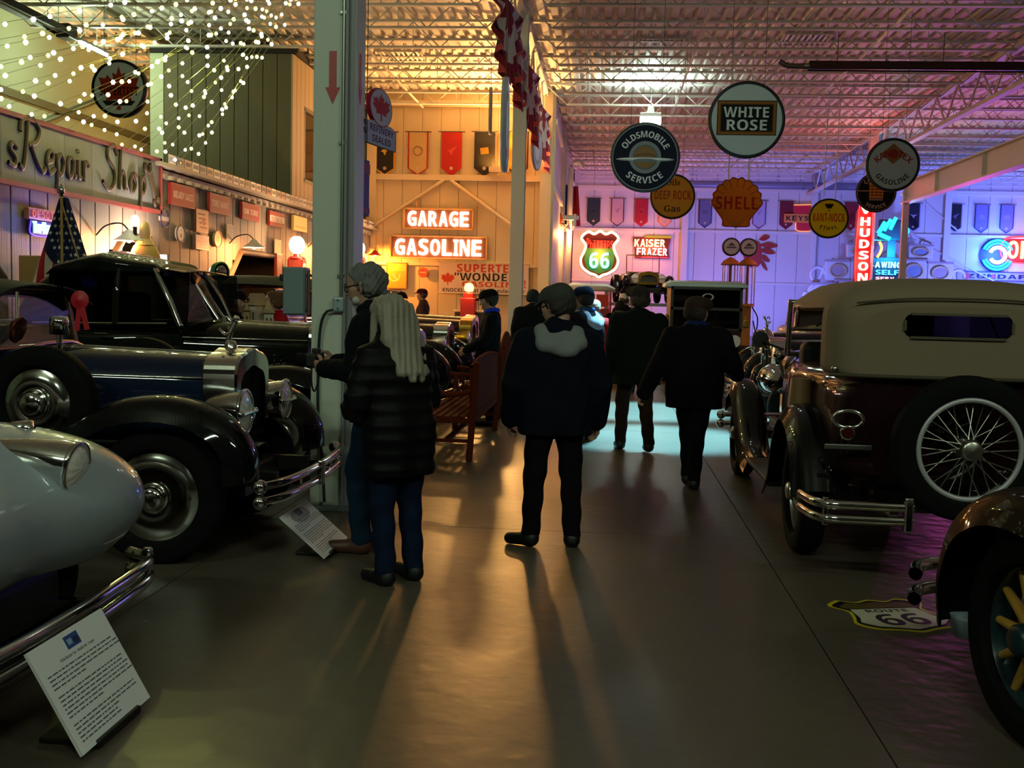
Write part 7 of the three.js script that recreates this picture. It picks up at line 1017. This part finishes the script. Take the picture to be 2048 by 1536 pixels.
{ const t = thing('antique_truck', 'antique truck with white roof, dark two-pane windshield and brown body', 'truck', [1.86, 0, -20.2]), br = paint(0x3a1a0e), dk = mat(0x0d0a08, 0.5);
  obj('roof', loft([ring(-0.75, 0.6, 1.93, 2.0, 2.4, 8), ring(-0.65, 0.66, 1.9, 2.05, 2.4, 8), ring(0.65, 0.66, 1.9, 2.05, 2.4, 8), ring(0.75, 0.6, 1.93, 2.0, 2.4, 8)].map((r) => r)), mat(0xbfd0ce, 0.4), t, [0, -0.03, -0.5], [0, 0, 0]);
  obj('cab', [bx(0.06, 0.9, 1.3, -0.62, 1.45, -0.5), bx(0.06, 0.9, 1.3, 0.62, 1.45, -0.5), bx(1.24, 0.9, 0.05, 0, 1.45, -1.1)], dk, t); obj('windshield_frame', [bx(1.3, 0.05, 0.05, 0, 1.88, 0.15), bx(1.3, 0.05, 0.05, 0, 1.5, 0.15), bx(1.3, 0.06, 0.05, 0, 1.12, 0.15), bx(0.05, 0.8, 0.05, 0.63, 1.5, 0.15), bx(0.05, 0.8, 0.05, -0.63, 1.5, 0.15)], mat(0x2c1c10, 0.4), t);
  for (const y of [1.69, 1.31]) obj('windshield', bx(1.24, 0.34, 0.008, 0, y, 0.15), M.smokeGlass, t); obj('seat', bx(1.1, 0.5, 0.2, 0, 1.2, -0.85, 0.06), M.upholstery, t); obj('badge', tf(torus(0.07, 0.012, 28, 6), 0.02, 1.72, 0.19, 0, 0, 0, [1.3, 0.8, 1]), M.white, t);
  obj('body', [bx(1.2, 0.66, 0.3, 0, 0.78, 0.1, 0.03), bx(1.3, 0.7, 2.0, 0, 0.85, -1.6, 0.03)], br, t); obj('hood', bx(0.6, 0.55, 0.8, 0, 0.8, 0.6, 0.06), br, t); obj('radiator', bx(0.52, 0.62, 0.08, 0, 0.78, 1.02, 0.03), M.brass, t); obj('core', bx(0.42, 0.48, 0.03, 0, 0.76, 1.06), M.black, t);
  for (const s of [-1, 1]) { const h = grp('headlamp', t, [s * 0.42, 0.95, 1.05]); obj('lamp_shell', lathe([[0.001, -0.14], [0.08, -0.12], [0.12, 0], [0.11, 0.02]], 20).rotateX(PI / 2), M.brass, h); obj('lamp_lens', cy(0.11, 0.11, 0.02, 20, 0, 0, 0.01, PI / 2), M.lens, h); const w = wheel(t, s * 0.62, 0.4, 0.85, 0.4, 'wood', br, s, 0.12); w.rotation.y = s > 0 ? PI / 2 : -PI / 2; const w2 = wheel(t, s * 0.62, 0.4, -2.0, 0.4, 'wood', br, s, 0.12); w2.rotation.y = s > 0 ? PI / 2 : -PI / 2; obj('fender', shell((u, v) => { const a = PI * (0.02 + 0.9 * v); return [s * 0.62 + (u - 0.5) * 0.24, 0.42 + 0.46 * Math.sin(a), 0.85 + 0.48 * Math.cos(a)]; }, 4, 14, 0.012), M.black, t); const c = grp('side_lamp', t, [s * 0.72, 1.25, 0.2]); obj('lamp_shell', [bx(0.1, 0.16, 0.1, 0, 0, 0, 0.02), cy(0.03, 0.05, 0.06, 10, 0, 0.11, 0)], M.brass, c); } }
for (const [px, l] of [[1463, 'left one of two tall glass-cylinder gas pumps with round white globe'], [1497, 'right one of two tall glass-cylinder gas pumps with round white globe']]) {
  const x = 4.84 + (px - 1480) * 0.0187, t = thing('gas_pump', l, 'gas pump', [x, 0, -40 - (px > 1480 ? 0.1 : 0)]);
  obj('globe', lathe([[0.001, -0.1], [0.3, -0.1], [0.33, -0.06], [0.34, 0], [0.33, 0.06], [0.3, 0.1], [0.001, 0.1]], 30).rotateX(PI / 2), mat(0x141318, 0.4), t, [0, 3.66, 0]); obj('globe_face', tf(cy(0.27, 0.27, 0.02, 30), 0, 3.66, 0.1, PI / 2), mat(0xb9b4ba, 0.4), t); obj('emblem', [bx(0.34, 0.05, 0.01, 0, 3.64, 0.115), tf(ext(shape([[-0.14, 0], [0, 0.12], [0.14, 0]]), 0.01, 0), 0, 3.7, 0.11)], mat(0x3a2c30, 0.4), t);
  obj('cap', lathe([[0.001, 0.3], [0.1, 0.26], [0.26, 0.16], [0.34, 0.05], [0.36, 0], [0.001, 0]], 24), mat(0xa86a1e, 0.4), t, [0, 3.0, 0]); obj('cylinder', cy(0.24, 0.24, 1.4, 24, 0, 2.3, 0), M.glass, t); obj('guard_rod', [0, 1, 2, 3, 4, 5].map((i) => rod([0.27 * Math.cos(i), 1.6, 0.27 * Math.sin(i)], [0.27 * Math.cos(i), 3.0, 0.27 * Math.sin(i)], 0.02)), mat(0xc8b8b0, 0.3, 0.6), t);
  obj('gauge_column', cy(0.05, 0.05, 1.38, 10, 0, 2.3, 0), mat(0x7a5a3a, 0.4), t); obj('pump_body', [cy(0.3, 0.3, 0.1, 24, 0, 1.56, 0), bx(0.34, 1.5, 0.34, 0, 0.78, 0, 0.05), cy(0.36, 0.4, 0.06, 24, 0, 0.03, 0)], mat(0xa8701e, 0.4), t); obj('hose', tube([[0.2, 1.5, 0.1], [0.4, 1.1, 0.2], [0.36, 0.6, 0.22], [0.24, 1.0, 0.2]], 0.025, 24), M.rubber, t); }
{ // fairground organ facade
  const t = thing('fairground_organ', 'ornate pale carved fairground organ facade against the far wall', 'organ', [12.75, 0, -50.6]), w1 = mat(new THREE.Color().setRGB(0.52, 0.5, 0.54), 0.5), w2 = mat(0x9a8a94, 0.5), w3 = mat(0x7c8aa8, 0.5), gd = mat(0xb09a7a, 0.4);
  obj('base', bx(7.4, 1.6, 0.8, 0, 0.8, 0, 0.03), w1, t);
  const frameP = (x, y, w, h, arch, m) => { const g = grp('panel', t, [x, y, 0.1]); const s = shape(arch ? [[-w / 2, 0], [-w / 2, h * 0.7], [-w * 0.3, h * 0.95], [0, h], [w * 0.3, h * 0.95], [w / 2, h * 0.7], [w / 2, 0]] : [[-w / 2, 0], [-w / 2, h], [w / 2, h], [w / 2, 0]]); obj('panel_board', ext(s, 0.3, 0.03), w1, g); const hs = new THREE.Shape(); hs.absellipse(0, h * 0.48, w * 0.34, h * 0.34, 0, 2 * PI); obj('painted_oval', tf(ext(hs, 0.02, 0), 0, 0, 0.34), m, g); obj('oval_frame', tf(tube(hs.getPoints(24).map((q) => [q.x, q.y, 0.36]), 0.05, 40, 6, true), 0, 0, 0), gd, g); obj('cornice', bx(w + 0.1, 0.1, 0.46, 0, h + 0.02, 0.17, 0.02), w2, g); };
  for (const s of [-1, 1]) { frameP(s * 2.9, 1.6, 1.0, 0.75, 1, w3); frameP(s * 1.75, 1.6, 1.25, 0.9, 1, w2); frameP(s * 1.1, 2.55, 1.1, 0.85, 0, w3); frameP(s * 2.25, 2.55, 1.05, 0.75, 0, w2); frameP(s * 1.35, 3.5, 1.0, 0.5, 0, w3);
    obj('scroll', [tf(new THREE.TorusGeometry(0.28, 0.06, 8, 30, 5), s * 0.72, 4.3, 0.2, 0, 0, s > 0 ? 0 : PI), tf(new THREE.TorusGeometry(0.14, 0.05, 8, 24, 5), s * 1.5, 4.12, 0.2, 0, 0, s > 0 ? 0.5 : PI - 0.5), tube([[s * 0.8, 4.62, 0.2], [s * 1.4, 4.3, 0.2], [s * 1.95, 4.1, 0.2]], 0.05, 14), tube([[s * 2.4, 3.4, 0.2], [s * 2.8, 3.1, 0.2], [s * 3.0, 2.6, 0.2], [s * 3.4, 2.2, 0.2], [s * 3.7, 1.6, 0.2]], 0.08, 24)], w1, t); obj('scroll', [tf(new THREE.TorusGeometry(0.3, 0.07, 8, 30, 5), s * 3.1, 2.75, 0.2, 0, 0, 0), sp(0.16, s * 3.6, 1.9, 0.2)], w1, t); }
  frameP(0, 1.6, 1.6, 2.6, 1, w2); obj('finial', [sp(0.2, 0, 4.6, 0.2, 1, 1.3, 1), sp(0.12, 0, 4.9, 0.2)], gd, t); t.scale.y = 1.1; }
// services and small fittings
{ const a = [4.0, 6.73, -24], t = thing('radiant_heater', 'long dark radiant tube heater hung under the roof at upper right', 'heater', a); obj('tube', cy(0.07, 0.07, 5.8, 14, 3.0, 0, 0, 0, 0, PI / 2), M.steel, t); obj('reflector', tf(ext(shape([[-0.16, -0.07], [-0.08, 0.1], [0.08, 0.1], [0.16, -0.07], [0.14, -0.08], [0.07, 0.085], [-0.07, 0.085], [-0.14, -0.08]]), 5.6, 0), 0.2, 0, 0, 0, PI / 2, 0), mat(0x2e1f18, 0.45, 0.3), t); obj('elbow', tube([[0.1, 0, 0], [-0.16, 0, 0], [-0.3, 0.03, 0], [-0.42, 0.1, 0]], 0.06, 14, 8), mat(0x5a4c46, 0.4, 0.4), t); for (const x of [0.8, 3, 5.2]) obj('hanger', rod([x, 0.1, 0], [x, 0.72, 0], 0.008), M.wire, t); }
{ const t = thing('radiant_heater', 'dark radiant tube heater under the roof at upper left', 'heater', [-11.9, 7.15, -18.3]); obj('tube', cy(0.07, 0.07, 4.6, 14, 0, 0, -2.3, PI / 2), M.steel, t); obj('reflector', tf(ext(shape([[-0.18, -0.07], [-0.08, 0.1], [0.08, 0.1], [0.18, -0.07], [0.16, -0.08], [0.07, 0.085], [-0.07, 0.085], [-0.16, -0.08]]), 4.6, 0), 0, 0, -4.6), mat(0x241a14, 0.5, 0.3), t); obj('burner_box', bx(0.3, 0.3, 0.4, 0, 0.02, -4.8, 0.02), mat(0x3c3730, 0.5), t); for (const z of [-0.6, -2.3, -4]) obj('hanger', rod([0, 0.1, z], [0, 0.27, z], 0.008), M.wire, t); }
{ const t = thing('air_duct', 'long round duct below the roof before the far wall', 'duct', [8, 7.4, -52.6]); obj('pipe', cy(0.18, 0.18, 11, 20, 0, -0.15, 0, 0, 0, PI / 2), mat(0x77738a, 0.4, 0.3), t); for (const x of [-4, -1.4, 1.2, 3.8]) obj('joint', cy(0.195, 0.195, 0.06, 20, x, -0.15, 0, 0, 0, PI / 2), M.steel, t); for (const x of [-4, 0, 4]) obj('hanger', rod([x, 0, 0], [x, 0.62, 0], 0.01), M.wire, t); }
{ const p = [-1.895,4.557,-40.050], t = thing('wall_sign', 'round rusty orange sign between chrome arms on the white corner column', 'sign', p); obj('sign_face', cy(0.26, 0.26, 0.06, 28, 0, 0, 0.2, PI / 2), mat(0xa0481a, 0.5), t); obj('arm', [bx(0.3, 0.08, 0.06, -0.3, 0.0, 0.1), bx(0.7, 0.18, 0.1, 0.5, 0.05, 0.1, 0.03), bx(0.12, 0.5, 0.1, 0.7, -0.05, 0.12, 0.03)], M.dullChrome, t); obj('bracket', rod([0, 0, 0.2], [0.05, 0, -0.35], 0.03), M.steel, t); }
{ const p = [-1.538,4.256,-40.100], t = thing('flood_lamp', 'small warm flood lamp on the white corner column', 'lamp', p); obj('housing', tf(lathe([[0.001, -0.2], [0.1, -0.16], [0.16, 0.0]], 20), 0, 0, 0, 0, 0, 0.9), M.dullChrome, t); obj('lamp_lens', tf(cy(0.15, 0.15, 0.03, 20), 0, 0, 0.0, 0, 0, 0.9), glow(0xffb060, 6), t); obj('bracket', rod([0, 0.1, 0], [-0.25, 0.2, -0.35], 0.025), M.steel, t); pointLight([p[0] + 0.2, p[1] - 0.25, p[2] + 0.1], L.gooseneck, 3); }
for (const [i, c, l] of [[0, 0xa01828, 'red hanging flag by the white corner column'], [1, 0x24408a, 'blue hanging flag by the white corner column, left of the red one']]) { const p = [-1.274,5.441,-42.000], t = thing('hanging_flag', l, 'flag', [p[0] - i * 0.3, p[1] + 0.5, p[2] + i * 0.4]); obj('cloth', shell((u, v) => [0.22 * (u - 0.5) * (1 + v * 0.3) + 0.1 * v, -1.5 * v, 0.05 * Math.sin(u * 12)], 14, 8, 0.008), mat(c, 0.85), t); obj('pole', rod([-0.2, 0.02, 0], [-0.9, -0.1, 0.0], 0.015), M.wire, t); obj('pole_arm', rod([0.12, 0.02, 0], [-0.22, 0.02, 0], 0.015), M.wire, t); }
{ const p = [-3.487,1.577,-30.000], t = thing('small_sign', 'small dark framed notice on the counter right of the red lamp', 'sign', [p[0], p[1], p[2]]); obj('frame', bx(0.2, 0.14, 0.03, 0, 0, 0, 0.01), M.black, t); obj('sheet', bx(0.16, 0.1, 0.01, 0, 0, 0.016), mat(0x6a5a4a, 0.6), t); obj('easel', [rod([0.05, 0.02, -0.01], [0.05, -p[1] + 1.24, -0.12], 0.008), rod([-0.05, 0.02, -0.01], [-0.05, -p[1] + 1.24, -0.12], 0.008)], M.black, t); const c = thing('counter', 'dark wooden counter with light top at the back of the bay', 'counter', [p[0] - 0.15, 0, p[2] - 0.2]); obj('cabinet', bx(1.1, 1.18, 0.5, 0, 0.59, 0, 0.01), mat(0x2a1a10, 0.5), c); obj('counter_top', bx(1.2, 0.05, 0.6, 0, 1.21, 0, 0.01), M.cream2, c); }
// unseen strip lights behind the viewer, placed to light the near side
for (const [x, z, l] of [[-5.5, 2.5, 'left unseen strip light behind the viewer, lighting the near hall'], [0.6, 3.2, 'middle unseen strip light behind the viewer, lighting the near hall'], [6.5, 1.5, 'right unseen strip light behind the viewer, lighting the near hall']]) {
  const t = thing('strip_light', l, 'light', [x, 7.2, z]); obj('housing', bx(2.4, 0.07, 0.14, 0, 0.06, 0, 0.01), M.white, t); obj('lamp_tube', cy(0.03, 0.03, 2.3, 12, 0, 0, 0, 0, 0, PI / 2), glow(0xf0ffe8, 5), t); obj('suspension', [rod([-1, 0.09, 0], [-1, 0.85, 0], 0.006), rod([1, 0.09, 0], [1, 0.85, 0], 0.006)], M.steel, t);
  areaLight([x, 7.13, z], [x, 0.6, z - 8], 2.3, 0.14, L.unseenNearStrip, 1);
}

renderer.render(scene, camera);
